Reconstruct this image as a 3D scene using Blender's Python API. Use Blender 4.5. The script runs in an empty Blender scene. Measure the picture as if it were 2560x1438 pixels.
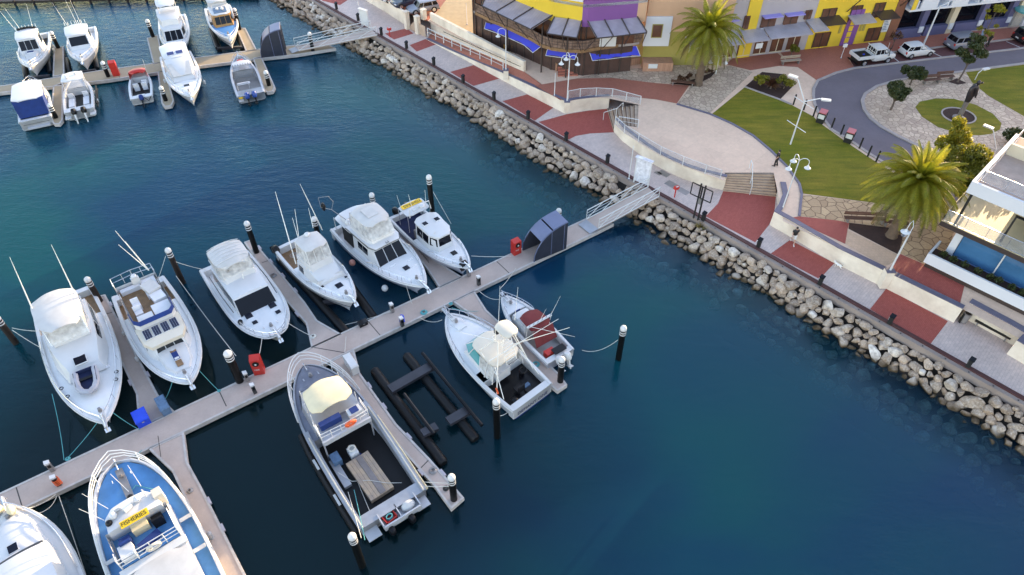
import bpy, math, random
from mathutils import Vector, Matrix
R = math.radians
random.seed(7)
scene = bpy.context.scene
COL = scene.collection

# ---------------------------------------------------------------- camera
F_PX, PITCH, CAM_H = 1750.0, R(45), 42.0
cam_d = bpy.data.cameras.new("camera"); cam = bpy.data.objects.new("camera", cam_d); COL.objects.link(cam)
cam.location = (0, 0, CAM_H); cam.rotation_euler = (PITCH, 0, 0)
cam_d.sensor_width = 36; cam_d.lens = 36 * F_PX / 2560; cam_d.clip_end = 3000; cam_d.clip_start = .5
scene.camera = cam

# ---------------------------------------------------------------- light
SUN_AZ, SUN_EL = R(47), R(8.7)          # azimuth counted from +X towards +Y
world = bpy.data.worlds.new("World"); scene.world = world; world.use_nodes = True
nt = world.node_tree
sky = nt.nodes.new("ShaderNodeTexSky"); sky.sky_type = 'NISHITA'; sky.sun_disc = False
sky.sun_elevation = SUN_EL; sky.sun_rotation = R(90) - SUN_AZ
sky.altitude = 10; sky.air_density = 1.0; sky.dust_density = .6; sky.ozone_density = 1.6
wm = nt.nodes.new("ShaderNodeMix"); wm.data_type = 'RGBA'; wm.blend_type = 'MULTIPLY'; wm.inputs[0].default_value = 1
wm.inputs[7].default_value = (1.22, .97, .89, 1)      # warm tint added over the sky to make the shade less blue
nt.links.new(sky.outputs[0], wm.inputs[6]); nt.links.new(wm.outputs[2], nt.nodes["Background"].inputs[0])
nt.nodes["Background"].inputs[1].default_value = 0.15
sd = bpy.data.lights.new("sun", 'SUN'); sun = bpy.data.objects.new("sun", sd); COL.objects.link(sun)
sd.energy = 2.0; sd.angle = R(.5); sd.color = (1, .76, .45)
sun.rotation_euler = Vector((-math.cos(SUN_AZ)*math.cos(SUN_EL), -math.sin(SUN_AZ)*math.cos(SUN_EL), -math.sin(SUN_EL))).to_track_quat('-Z', 'Y').to_euler()
vs = scene.view_settings
vs.view_transform = 'Standard'; vs.look = 'None'; vs.gamma = 1; vs.exposure = 2.65
scene.cycles.max_bounces = 6; scene.cycles.transparent_max_bounces = 10; scene.cycles.caustics_reflective = False
scene.cycles.use_denoising = True

# ---------------------------------------------------------------- helpers
def G(px, py, z=0.0):
    """point of the world at height z that lies on the line of sight of the photo's pixel"""
    x, y = px - 1280, 719 - py
    c, s = math.cos(PITCH), math.sin(PITCH)
    d = (x, F_PX*c + y*s, -F_PX*s + y*c)
    t = (z - CAM_H) / d[2]
    return Vector((d[0]*t, d[1]*t, z))
def proj(p):
    c, s = math.cos(PITCH), math.sin(PITCH)
    w = p[2] - CAM_H; zf = p[1]*c - w*s; u = p[1]*s + w*c
    return 1280 + F_PX*p[0]/zf, 719 - F_PX*u/zf
def height_at(p, py):
    """height above p whose image row is py"""
    lo, hi = 0., 25.
    for _ in range(40):
        m = (lo+hi)/2
        if proj((p[0], p[1], p[2]+m))[1] > py: lo = m
        else: hi = m
    return lo

class MB:
    def __init__(s): s.v = []; s.f = []
    def add(s, vs_, fs):
        n = len(s.v); s.v += [Vector(p) for p in vs_]; s.f += [tuple(i+n for i in f) for f in fs]; return s
    def box(s, x0, x1, y0, y1, z0, z1):
        return s.add([(x0,y0,z0),(x1,y0,z0),(x1,y1,z0),(x0,y1,z0),(x0,y0,z1),(x1,y0,z1),(x1,y1,z1),(x0,y1,z1)],
                     [(3,2,1,0),(4,5,6,7),(0,1,5,4),(1,2,6,5),(2,3,7,6),(3,0,4,7)])
    def obox(s, c, sx, sy, sz, rz=0, ry=0, rx=0):
        m = Matrix.Translation(Vector(c)) @ Matrix.Rotation(rz,4,'Z') @ Matrix.Rotation(ry,4,'Y') @ Matrix.Rotation(rx,4,'X')
        b = MB().box(-sx/2,sx/2,-sy/2,sy/2,-sz/2,sz/2)
        return s.add([m @ p for p in b.v], b.f)
    def loft(s, rings, closed=True, cap0=True, cap1=True):
        n = len(rings[0]); vs_ = [p for r in rings for p in r]; fs = []
        for i in range(len(rings)-1):
            for j in range(n if closed else n-1):
                a, b = i*n+j, i*n+(j+1) % n
                fs.append((a, b, b+n, a+n))
        if cap0: fs.append(tuple(range(n-1, -1, -1)))
        if cap1: fs.append(tuple((len(rings)-1)*n+j for j in range(n)))
        return s.add(vs_, fs)
    def bar(s, p, q, r, r2=None, n=6):
        p, q = Vector(p), Vector(q); d = q-p
        if d.length < 1e-6: return s
        d.normalize(); a = d.orthogonal().normalized(); b = d.cross(a)
        r2 = r if r2 is None else r2
        ring = lambda c, rr: [c + (a*math.cos(2*math.pi*k/n) + b*math.sin(2*math.pi*k/n))*rr for k in range(n)]
        return s.loft([ring(p, r), ring(q, r2)])
    def tube(s, pts, r, n=5, closed=False):
        pts = [Vector(p) for p in pts]; rings = []
        m = len(pts); prev = None
        for i, p in enumerate(pts):
            if closed: t = pts[(i+1) % m] - pts[i-1]
            else: t = pts[min(i+1, m-1)] - pts[max(i-1, 0)]
            t.normalize()
            a = t.orthogonal().normalized() if prev is None else (prev - t*prev.dot(t)).normalized()
            prev = a; b = t.cross(a)
            rr = r[i] if isinstance(r, (list, tuple)) else r
            rings.append([p + (a*math.cos(2*math.pi*k/n) + b*math.sin(2*math.pi*k/n))*rr for k in range(n)])
        if closed: rings.append(rings[0])
        return s.loft(rings, True, not closed, not closed)
    def prism(s, poly, z0, z1):
        """poly: plan points; z0, z1 numbers or lists"""
        n = len(poly)
        zz = lambda z, i: z[i] if isinstance(z, (list, tuple)) else z
        vs_ = [(p[0], p[1], zz(z0, i)) for i, p in enumerate(poly)] + [(p[0], p[1], zz(z1, i)) for i, p in enumerate(poly)]
        fs = [tuple(range(n-1, -1, -1)), tuple(range(n, 2*n))] + [(i, (i+1) % n, (i+1) % n+n, i+n) for i in range(n)]
        return s.add(vs_, fs)
    def lathe(s, prof, c=(0,0,0), n=12):
        c = Vector(c)
        return s.loft([[c + Vector((r*math.cos(2*math.pi*k/n), r*math.sin(2*math.pi*k/n), z)) for k in range(n)] for r, z in prof])
    def ball(s, c, rx, ry=None, rz=None, n=10, m=7):
        ry = rx if ry is None else ry; rz = rx if rz is None else rz; c = Vector(c)
        rings = []
        for i in range(m+1):
            a = -math.pi/2 + math.pi*i/m; cr = max(math.cos(a), .02)
            rings.append([c + Vector((rx*cr*math.cos(2*math.pi*k/n), ry*cr*math.sin(2*math.pi*k/n), rz*math.sin(a))) for k in range(n)])
        return s.loft(rings)
    def quad(s, a, b, c, d): return s.add([a,b,c,d], [(0,1,2,3)])
    def torus(s, c, r1, r2, n=20, m=6, mat=None):
        pts = [Vector((r1*math.cos(2*math.pi*k/n), r1*math.sin(2*math.pi*k/n), 0)) for k in range(n)]
        if mat is not None: pts = [mat @ p for p in pts]
        return s.tube([Vector(c)+p for p in pts], r2, m, True)
    def xf(s, m): s.v = [m @ p for p in s.v]; return s
    def build(s, name, mat, parent=None, smooth=35, loc=None, rz=0):
        me = bpy.data.meshes.new(name)
        me.from_pydata([tuple(p) for p in s.v], [], s.f)
        import bmesh
        bm = bmesh.new(); bm.from_mesh(me); bmesh.ops.recalc_face_normals(bm, faces=bm.faces); bm.to_mesh(me); bm.free()
        if smooth:
            me.polygons.foreach_set("use_smooth", [True]*len(me.polygons))
            me.set_sharp_from_angle(angle=R(smooth))
        if mat: me.materials.append(mat)
        o = bpy.data.objects.new(name, me); COL.objects.link(o)
        if parent: o.parent = parent
        if loc is not None: o.location = loc
        if rz: o.rotation_euler.z = rz
        return o

def tag(o, label=None, cat=None, group=None, kind=None):
    if label: o["label"] = label
    if cat: o["category"] = cat
    if group: o["group"] = group
    if kind: o["kind"] = kind
    return o
def thing(name, label, cat, loc=(0,0,0), rz=0, group=None):
    o = bpy.data.objects.new(name, None); COL.objects.link(o); o.empty_display_size = .3
    o.location = loc; o.rotation_euler.z = rz
    return tag(o, label, cat, group)
def copy_tree(o, parent=None):
    c = o.copy(); COL.objects.link(c); c.parent = parent
    for ch in list(o.children): copy_tree(ch, c)
    return c

# ---------------------------------------------------------------- materials
def new_mat(name):
    m = bpy.data.materials.new(name); m.use_nodes = True
    return m, m.node_tree, m.node_tree.nodes["Principled BSDF"]
def mix_rgb(t, f, a, b, blend='MIX'):
    n = t.nodes.new("ShaderNodeMix"); n.data_type = 'RGBA'; n.blend_type = blend
    for sock, val in ((n.inputs[0], f), (n.inputs[6], a), (n.inputs[7], b)):
        if hasattr(val, "is_linked"): t.links.new(val, sock)
        else: sock.default_value = val if not isinstance(val, tuple) else (*val, 1)[:4]
    return n.outputs[2]
def ramp(t, src, stops):
    n = t.nodes.new("ShaderNodeValToRGB"); t.links.new(src, n.inputs[0])
    e = n.color_ramp.elements
    while len(e) < len(stops): e.new(.5)
    for k, (p, c) in enumerate(stops):
        e[k].position = p; e[k].color = (c, c, c, 1) if isinstance(c, (int, float)) else (*c, 1)
    return n.outputs[0]
def coord(t, kind, sc=(1,1,1), rot=0):
    if kind == 'pos': src = t.nodes.new("ShaderNodeNewGeometry").outputs["Position"]
    else: src = t.nodes.new("ShaderNodeTexCoord").outputs["Object"]
    mp = t.nodes.new("ShaderNodeMapping"); mp.inputs["Scale"].default_value = sc; mp.inputs["Rotation"].default_value = (0,0,rot)
    t.links.new(src, mp.inputs[0]); return mp.outputs[0]
def noise(t, vec, scale, detail=4, rough=.55, dist=0):
    n = t.nodes.new("ShaderNodeTexNoise"); n.inputs["Scale"].default_value = scale; n.inputs["Detail"].default_value = detail
    n.inputs["Roughness"].default_value = rough; n.inputs["Distortion"].default_value = dist
    t.links.new(vec, n.inputs["Vector"]); return n.outputs[0]
def bump(t, b, h, strength, dist=.02):
    n = t.nodes.new("ShaderNodeBump"); n.inputs["Strength"].default_value = strength; n.inputs["Distance"].default_value = dist
    t.links.new(h, n.inputs["Height"]); t.links.new(n.outputs[0], b.inputs["Normal"]); return n
def paint(name, col, rough=.4, metal=0, var=.12, scale=1.5, bmp=0, dirt=None, kind='obj', spec=.5, coat=0, fine=0):
    """a plain material with blotchy wear: col varied by two sizes of noise"""
    m, t, b = new_mat(name)
    v = coord(t, kind)
    n1 = noise(t, v, scale, 5, .6)
    d = tuple(c*(1-var) for c in col) if dirt is None else dirt
    f = ramp(t, n1, [(.35, 0), (.72, 1)])
    c = mix_rgb(t, f, tuple(col), d)
    if fine:
        n2 = noise(t, v, scale*14, 3, .6)
        c = mix_rgb(t, ramp(t, n2, [(.3, 0), (.7, fine)]), c, tuple(x*.6 for x in col))
    t.links.new(c, b.inputs["Base Color"])
    b.inputs["Roughness"].default_value = rough; b.inputs["Metallic"].default_value = metal
    b.inputs["Specular IOR Level"].default_value = spec
    if coat: b.inputs["Coat Weight"].default_value = coat; b.inputs["Coat Roughness"].default_value = .1
    if bmp: bump(t, b, noise(t, v, scale*8, 4), bmp)
    return m
def hull_mat(name, col, low, zl=.14, stripe=None, zs=None):
    """gelcoat topsides above a painted boot line at the boat's own height zl, and an optional stripe (z0,z1)"""
    m, t, b = new_mat(name)
    tc = t.nodes.new("ShaderNodeTexCoord"); sp = t.nodes.new("ShaderNodeSeparateXYZ"); t.links.new(tc.outputs["Object"], sp.inputs[0])
    def step(a, bb):
        n = t.nodes.new("ShaderNodeMath"); n.operation = 'GREATER_THAN'; t.links.new(sp.outputs[2], n.inputs[0]); n.inputs[1].default_value = a
        if bb is None: return n.outputs[0]
        k = t.nodes.new("ShaderNodeMath"); k.operation = 'LESS_THAN'; t.links.new(sp.outputs[2], k.inputs[0]); k.inputs[1].default_value = bb
        q = t.nodes.new("ShaderNodeMath"); q.operation = 'MULTIPLY'; t.links.new(n.outputs[0], q.inputs[0]); t.links.new(k.outputs[0], q.inputs[1]); return q.outputs[0]
    nz = noise(t, tc.outputs["Object"], .9, 5)
    c0 = mix_rgb(t, ramp(t, nz, [(.4, 0), (.8, 1)]), tuple(x*.86 for x in col), tuple(col))
    c = mix_rgb(t, step(zl, None), tuple(low), c0)
    if stripe: c = mix_rgb(t, step(*zs), c, tuple(stripe))
    t.links.new(c, b.inputs["Base Color"]); b.inputs["Roughness"].default_value = .22
    b.inputs["Coat Weight"].default_value = .3
    return m
def paving(name, c1, c2, bw=.4, bh=.2, mortar=.35, rot=0, blotch=.25):
    m, t, b = new_mat(name)
    v = coord(t, 'pos', (1,1,1), rot)
    br = t.nodes.new("ShaderNodeTexBrick"); t.links.new(v, br.inputs["Vector"])
    br.inputs["Scale"].default_value = 1; br.inputs["Brick Width"].default_value = bw; br.inputs["Row Height"].default_value = bh
    br.inputs["Mortar Size"].default_value = .008; br.inputs["Color1"].default_value = (*c1,1); br.inputs["Color2"].default_value = (*c2,1)
    br.inputs["Mortar"].default_value = (*[x*mortar for x in c1],1)
    n1 = noise(t, v, .35, 6, .65); n2 = noise(t, v, 3.5, 4, .6)
    c = mix_rgb(t, ramp(t, n1, [(.35, 0), (.7, blotch)]), br.outputs[0], tuple(x*.45 for x in c1))
    c = mix_rgb(t, ramp(t, n2, [(.4, 0), (.75, blotch*.9)]), c, tuple(min(1, x*1.5+.02) for x in c2))
    t.links.new(c, b.inputs["Base Color"]); b.inputs["Roughness"].default_value = .8
    bump(t, b, n2, .2, .01)
    return m
def flagstone(name, a, bcol, joint, scale=1.1):
    m, t, b = new_mat(name)
    v0 = coord(t, 'pos')
    wn = t.nodes.new("ShaderNodeTexNoise"); wn.inputs["Scale"].default_value = 1.5; t.links.new(v0, wn.inputs["Vector"])
    v = mix_rgb(t, .12, v0, wn.outputs[1], 'ADD')
    def vor(feature):
        n = t.nodes.new("ShaderNodeTexVoronoi"); n.feature = feature; n.voronoi_dimensions = '2D'; n.inputs["Scale"].default_value = scale
        t.links.new(v, n.inputs["Vector"]); return n
    f1 = vor('F1'); de = vor('DISTANCE_TO_EDGE')
    sp = t.nodes.new("ShaderNodeSeparateColor"); t.links.new(f1.outputs["Color"], sp.inputs[0])
    c = mix_rgb(t, sp.outputs[0], a, bcol)
    c = mix_rgb(t, ramp(t, noise(t, v0, 6, 4), [(.35, 0), (.7, .4)]), c, tuple(x*.5 for x in bcol))
    c = mix_rgb(t, ramp(t, noise(t, v0, .3, 4), [(.4, 0), (.7, .45)]), c, tuple(x*.55 for x in a))
    k = ramp(t, de.outputs["Distance"], [(.02, 0), (.07, 1)])
    c = mix_rgb(t, k, joint, c)
    t.links.new(c, b.inputs["Base Color"]); b.inputs["Roughness"].default_value = .75
    bump(t, b, k, .4, .02)
    return m

M = {}
M['gel'] = paint('white_gelcoat', (.60,.60,.60), .25, var=.08, coat=.2, scale=.8)
M['deck'] = paint('nonslip_deck', (.70,.71,.72), .6, var=.10, scale=.7, fine=.06)
M['cream'] = paint('cream_gelcoat', (.64,.58,.47), .4, var=.1)
M['steel'] = paint('stainless_steel', (.75,.75,.76), .25, metal=.9, var=.1)
M['whitepole'] = paint('white_fibreglass_pole', (.78,.77,.72), .35, var=.1)
M['alu'] = paint('bare_aluminium', (.42,.43,.46), .45, metal=.55, var=.25, scale=1.2, fine=.15)
M['dark'] = paint('tinted_window', (.004,.005,.009), .05, var=.3, spec=.28)
M['hatch'] = paint('smoked_hatch', (.005,.007,.018), .12, var=.3, spec=.25)
M['black'] = paint('black_rubber', (.005,.005,.006), .5, var=.4, spec=.3)
M['blackgloss'] = paint('black_plastic', (.006,.006,.008), .3, var=.3, spec=.3)
M['canvas'] = paint('white_canvas', (.54,.53,.51), .75, var=.16, scale=1.2, bmp=.15)
M['canvas_cream'] = paint('cream_canvas', (.72,.62,.40), .8, var=.2, scale=1.0, bmp=.2)
M['canvas_blue'] = paint('blue_canvas', (.006,.032,.17), .8, var=.3, scale=2, bmp=.2)
M['canvas_red'] = paint('maroon_canvas', (.16,.018,.02), .8, var=.3, scale=2, bmp=.2)
M['bluedeck'] = paint('blue_deck_paint', (.09,.27,.56), .6, var=.3, scale=.9, fine=.15)
M['navy'] = paint('navy_carpet', (.006,.014,.06), .9, var=.4)
M['teak'] = paint('teak', (.26,.15,.07), .6, var=.4, scale=3)
M['upholst'] = paint('white_vinyl_seat', (.66,.66,.68), .5, var=.12)
M['red'] = paint('red_fibreglass', (.52,.03,.02), .35, var=.25)
M['orange'] = paint('orange_plastic', (.75,.12,.03), .45, var=.2)
M['bluebox'] = paint('bright_blue_plastic', (.01,.06,.62), .4, var=.2)
M['greybluebox'] = paint('faded_blue_plastic', (.10,.18,.30), .5, var=.4, scale=4)
M['yellow'] = paint('yellow_sign', (.85,.52,.01), .5, var=.08)
M['ink'] = paint('black_lettering', (.01,.01,.01), .6)
M['inkblue'] = paint('dark_blue_lettering', (.02,.03,.10), .6)
M['ropew'] = paint('white_rope', (.62,.60,.54), .9, var=.2, scale=6)
M['ropet'] = paint('teal_rope', (.10,.36,.38), .9, var=.2, scale=6)
M['concrete'] = paint('pontoon_concrete', (.50,.40,.345), .85, var=.2, scale=.5, kind='pos', fine=.2, bmp=.1)
M['concrete_far'] = paint('sandy_pontoon_concrete', (.42,.33,.22), .85, var=.2, scale=.5, kind='pos', fine=.2)
M['edge'] = paint('pontoon_edge_beam', (.52,.48,.45), .7, var=.3, scale=2, kind='pos')
M['floatm'] = paint('wet_pontoon_float', (.02,.02,.018), .6, var=.4)
M['joint'] = paint('dark_joint_rubber', (.06,.055,.05), .8)
M['pile'] = paint('black_pile_sleeve', (.004,.004,.004), .4, var=.5, scale=2, spec=.25)
M['pilebrown'] = paint('rusty_pile', (.018,.010,.007), .6, var=.5, scale=2, fine=.3)
M['white'] = paint('white_paint', (.62,.62,.61), .45, var=.1)
M['glass'] = paint('sky_reflection_glass', (.06,.17,.34), .06, var=.3, scale=.4, spec=.9)  # blue of the reflected sky put into the glass colour
def clear_mat(name, tint, k):
    m, t, b = new_mat(name)
    tr = t.nodes.new("ShaderNodeBsdfTransparent"); tr.inputs[0].default_value = (*tint,1)
    mx = t.nodes.new("ShaderNodeMixShader"); mx.inputs[0].default_value = k
    b.inputs["Base Color"].default_value = (*tint,1); b.inputs["Roughness"].default_value = .12
    n = noise(t, coord(t, 'obj'), 2.5, 3); t.links.new(ramp(t, n, [(.3, k*.6), (.75, min(1,k*1.6))]), mx.inputs[0])
    t.links.new(tr.outputs[0], mx.inputs[1]); t.links.new(b.outputs[0], mx.inputs[2])
    t.links.new(mx.outputs[0], t.nodes["Material Output"].inputs[0]); return m
M['clears'] = clear_mat('clear_vinyl', (.82,.82,.80), .42)
M['balglass'] = clear_mat('balustrade_glass', (.86,.87,.89), .10)
M['frost'] = clear_mat('frosted_panel', (.80,.80,.84), .7)

# ================================================================ the setting
ZD, ZP, ZT = .45, 1.8, 3.3        # pontoon deck, promenade, upper terrace
M['redpave'] = paving('red_brick_paving', (.38,.085,.062), (.32,.066,.05), .22, .11, .55, R(-45), .22)
M['redpave2'] = paving('worn_red_paving', (.40,.14,.09), (.35,.12,.078), .22, .11, .6, R(-45), .22)
M['greypave'] = paving('grey_block_paving', (.62,.49,.43), (.53,.42,.375), .4, .2, .6, R(-47), .3)
M['palepave'] = paving('pale_exposed_concrete', (.72,.51,.37), (.68,.48,.35), 3.0, 3.0, .75, R(-47), .25)
M['parkbay'] = paving('dark_red_parking_bay', (.13,.045,.045), (.10,.035,.035), .22, .11, .5, 0, .3)
M['asphalt'] = paint('asphalt', (.15,.125,.145), .85, var=.2, scale=.25, kind='pos', fine=.25)
M['kerb'] = paint('concrete_kerb', (.36,.31,.29), .8, var=.2, kind='pos')
M['wallwhite'] = paint('cream_rendered_wall', (.80,.71,.58), .8, var=.12, scale=.5, kind='pos', fine=.12, dirt=(.55,.46,.36))
M['cap'] = paint('blue_grey_coping', (.13,.12,.17), .6, var=.2, kind='pos')
M['timber'] = paint('red_brown_timber_capping', (.085,.028,.026), .7, var=.3, scale=1, kind='pos', fine=.3)
M['seaconc'] = paint('sea_wall_concrete', (.34,.27,.23), .85, var=.3, scale=.6, kind='pos', fine=.3, bmp=.15)
M['mulch'] = paint('bark_mulch', (.05,.022,.016), .95, var=.5, scale=3, kind='pos', fine=.5, bmp=.6)
M['brickb'] = paint('brown_seat_timber', (.12,.055,.035), .7, var=.3)
M['flag'] = flagstone('pale_crazy_paving', (.68,.53,.39), (.44,.32,.24), (.22,.155,.11), 1.75)
M['flagwarm'] = flagstone('honey_crazy_paving', (.60,.42,.24), (.38,.25,.14), (.15,.09,.05), 1.25)
M['marking'] = paint('white_road_paint', (.6,.58,.56), .7, var=.2, kind='pos')
def lawn_mat():
    m, t, b = new_mat('mown_lawn'); v = coord(t, 'pos')
    st = coord(t, 'pos', (.25, 1.6, 1), R(35))
    n1 = noise(t, v, .22, 6, .65); n2 = noise(t, st, 1.2, 5, .6); n3 = noise(t, v, 14, 3)
    c = mix_rgb(t, ramp(t, n1, [(.35, 0), (.7, 1)]), (.17,.17,.012), (.30,.22,.03))
    c = mix_rgb(t, ramp(t, n2, [(.35, 0), (.75, .85)]), c, (.085,.105,.012))
    c = mix_rgb(t, ramp(t, n3, [(.35, 0), (.7, .4)]), c, (.03,.045,.006))
    t.links.new(c, b.inputs["Base Color"]); b.inputs["Roughness"].default_value = .9
    b.inputs["Specular IOR Level"].default_value = .15
    bump(t, b, n3, .7, .05); return m
M['lawn'] = lawn_mat()

# ---- shoreline frame
SA = G(1300, 286, ZP+.05); SU = (G(2492, 957, ZP+.05) - G(944, 85, ZP+.05)).normalized(); SN = Vector((SU.y, -SU.x, 0))
if SN.x > 0: SN = -SN
def S(a, w, z): p = SA + SU*a + SN*w; return Vector((p.x, p.y, z))
# ---- water, sea bed
def water_mat():
    m, t, b = new_mat('harbour_water'); t.nodes.remove(b)
    v = coord(t, 'pos')
    a = noise(t, coord(t, 'pos', (.55, 1.25, 1), R(12)), 1.1, 4, .55, .3)
    c2 = noise(t, coord(t, 'pos', (.8, 1.5, 1), R(-10)), 3.4, 3, .6, .2)
    big = noise(t, v, .05, 3)
    calm = ramp(t, big, [(.35, .3), (.65, 1)])
    sy = t.nodes.new("ShaderNodeSeparateXYZ"); t.links.new(v, sy.inputs[0])
    mr = t.nodes.new("ShaderNodeMapRange"); t.links.new(sy.outputs[1], mr.inputs[0]); mr.inputs[1].default_value = 40; mr.inputs[2].default_value = 85; mr.inputs[3].default_value = .38; mr.inputs[4].default_value = 1   # the pontoons shelter the near basin from the wind
    cm = t.nodes.new("ShaderNodeMath"); cm.operation = 'MULTIPLY'; t.links.new(calm, cm.inputs[0]); t.links.new(mr.outputs[0], cm.inputs[1]); calm = cm.outputs[0]
    ad = t.nodes.new("ShaderNodeMath"); ad.operation = 'MULTIPLY_ADD'; t.links.new(c2, ad.inputs[0]); ad.inputs[1].default_value = .7; t.links.new(a, ad.inputs[2])
    bp = t.nodes.new("ShaderNodeBump"); bp.inputs["Distance"].default_value = .15
    sm = t.nodes.new("ShaderNodeMath"); sm.operation = 'MULTIPLY'; t.links.new(calm, sm.inputs[0]); sm.inputs[1].default_value = .8
    t.links.new(sm.outputs[0], bp.inputs["Strength"]); t.links.new(ad.outputs[0], bp.inputs["Height"])
    gl = t.nodes.new("ShaderNodeBsdfGlossy"); gl.inputs["Roughness"].default_value = .04; gl.inputs[0].default_value = (.66,.90,1.0,1); t.links.new(bp.outputs[0], gl.inputs["Normal"])
    tr = t.nodes.new("ShaderNodeBsdfTransparent"); tr.inputs[0].default_value = (.45,.72,.80,1)
    df = t.nodes.new("ShaderNodeBsdfDiffuse")
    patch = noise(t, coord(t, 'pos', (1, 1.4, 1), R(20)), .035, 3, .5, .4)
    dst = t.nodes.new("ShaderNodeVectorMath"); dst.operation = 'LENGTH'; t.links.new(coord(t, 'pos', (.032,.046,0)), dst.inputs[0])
    mpn = dst.inputs[0].links[0].from_node; mpn.inputs["Location"].default_value = (.62,-1.15,0)   # body colour darkens towards the berths
    berth_dark = ramp(t, dst.outputs["Value"], [(.45, 1), (1.0, 0)])
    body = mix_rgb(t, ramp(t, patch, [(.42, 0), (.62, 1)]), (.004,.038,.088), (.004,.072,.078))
    body = mix_rgb(t, berth_dark, body, (.002,.010,.012))
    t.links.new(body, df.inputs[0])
    mx = t.nodes.new("ShaderNodeMixShader")
    dt = t.nodes.new("ShaderNodeVectorMath"); dt.operation = 'DOT_PRODUCT'; t.links.new(v, dt.inputs[0]); dt.inputs[1].default_value = SN
    off = t.nodes.new("ShaderNodeMapRange"); t.links.new(dt.outputs["Value"], off.inputs[0]); s0 = SA.dot(SN)
    off.inputs[1].default_value = s0+2.2; off.inputs[2].default_value = s0+7.5; off.inputs[3].default_value = .12; off.inputs[4].default_value = .72   # clear shallows over the rocks, opaque deep water
    t.links.new(off.outputs[0], mx.inputs[0])
    t.links.new(tr.outputs[0], mx.inputs[1]); t.links.new(df.outputs[0], mx.inputs[2])
    fr = t.nodes.new("ShaderNodeFresnel"); fr.inputs[0].default_value = 1.34; t.links.new(bp.outputs[0], fr.inputs["Normal"])
    m2 = t.nodes.new("ShaderNodeMixShader"); t.links.new(fr.outputs[0], m2.inputs[0]); t.links.new(mx.outputs[0], m2.inputs[1]); t.links.new(gl.outputs[0], m2.inputs[2])
    t.links.new(m2.outputs[0], t.nodes["Material Output"].inputs[0]); return m
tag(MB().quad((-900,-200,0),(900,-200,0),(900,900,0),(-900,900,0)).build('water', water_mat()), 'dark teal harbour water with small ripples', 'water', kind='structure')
M['seabed'] = paint('sea_bed', (.006,.035,.045), .95, var=.6, scale=.06, kind='pos')
tag(MB().quad((-900,-200,-3),(900,-200,-3),(900,900,-3),(-900,900,-3)).build('sea_bed', M['seabed']), 'dark sea bed under the harbour water', 'sea bed', kind='structure')

A0, A1 = -75, 75
def ground(name, pts, z, mat, label, cat='paving', z_in=None, kind='structure'):
    """a ground sheet whose outline is given by sight lines meeting its own level"""
    zz = z if z_in is None else z_in
    P = [p if isinstance(p, Vector) else G(p[0], p[1], zz) for p in pts]
    m = MB(); m.add([(p.x, p.y, z) for p in P], [tuple(range(len(P)))])
    return tag(m.build(name, mat, smooth=0), label, cat, kind=kind)
# bed of the rocks and the promenade
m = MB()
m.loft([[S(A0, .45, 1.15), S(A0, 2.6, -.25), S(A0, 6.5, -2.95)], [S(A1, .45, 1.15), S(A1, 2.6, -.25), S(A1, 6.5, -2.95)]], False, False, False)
M['rockbed'] = paint('shade_dark_rubble', (.012,.008,.005), .95, var=.5, scale=1, kind='pos')  # near black colour stands in for shade in the gaps between rocks
tag(m.build('rubble_slope', M['rockbed']), 'rubble slope coloured dark as shade between the armour rocks', 'slope', kind='structure')
ground('promenade', [S(A0,-.2,0), S(A1,-.2,0), S(A1,-30,0), S(A0,-30,0)], ZP, M['greypave'], 'grey block paved waterfront promenade', 'promenade')
wall = thing('sea_wall', 'long concrete sea wall with red timber capping above the rocks', 'sea wall', S(0, 0, 0))
w0 = S(0,0,0)
def rel(p): return p - w0
m = MB(); 
m.loft([[rel(S(a,.14,-1)), rel(S(a,.55,-1)), rel(S(a,.50,ZP-.06)), rel(S(a,.14,ZP-.06))] for a in range(A0, A1+1, 5)])
m.build('wall_face', M['seaconc'], wall)
MB().loft([[rel(S(a,-.2,ZP-.3)), rel(S(a,.14,ZP-.3)), rel(S(a,.14,ZP+.06)), rel(S(a,-.2,ZP+.06))] for a in (A0, A1)]).build('timber_capping', M['timber'], wall)
m = MB()
for k in range(-40, 41):
    p = rel(S(k*1.7, .35, ZP-.055)); m.lathe([(.05,0),(.05,.03)], p, 6)
m.build('bolt_heads', M['ink'], wall)

# promenade bands
z = ZP + .004
reds = [[(790,-20),(900,-20),(850,13),(806,2)], [(962,84),(1016,71),(1034,84),(985,99)], [(1024,113),(1063,98),(1091,111),(1042,129)],
        [(1125,180),(1184,163),(1248,197),(1184,215)], [(1256,253),(1318,236),(1384,269),(1337,302)],
        [(1346,305),(1416,286),(1470,277),(1519,272),(1536,331),(1475,334),(1440,340),(1422,349)],
        [(1764,541),(1795,509),(1809,475),(1940,490),(1936,530),(1923,562),(1888,606)],
        [(1927,634),(1975,600),(2086,658),(2049,698)], [(2216,721),(2370,803),(2325,862),(2175,773)]]
for q in reds: ground('red_paving', q, z, M['redpave'], 'band of red brick paving across the promenade')
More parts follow.
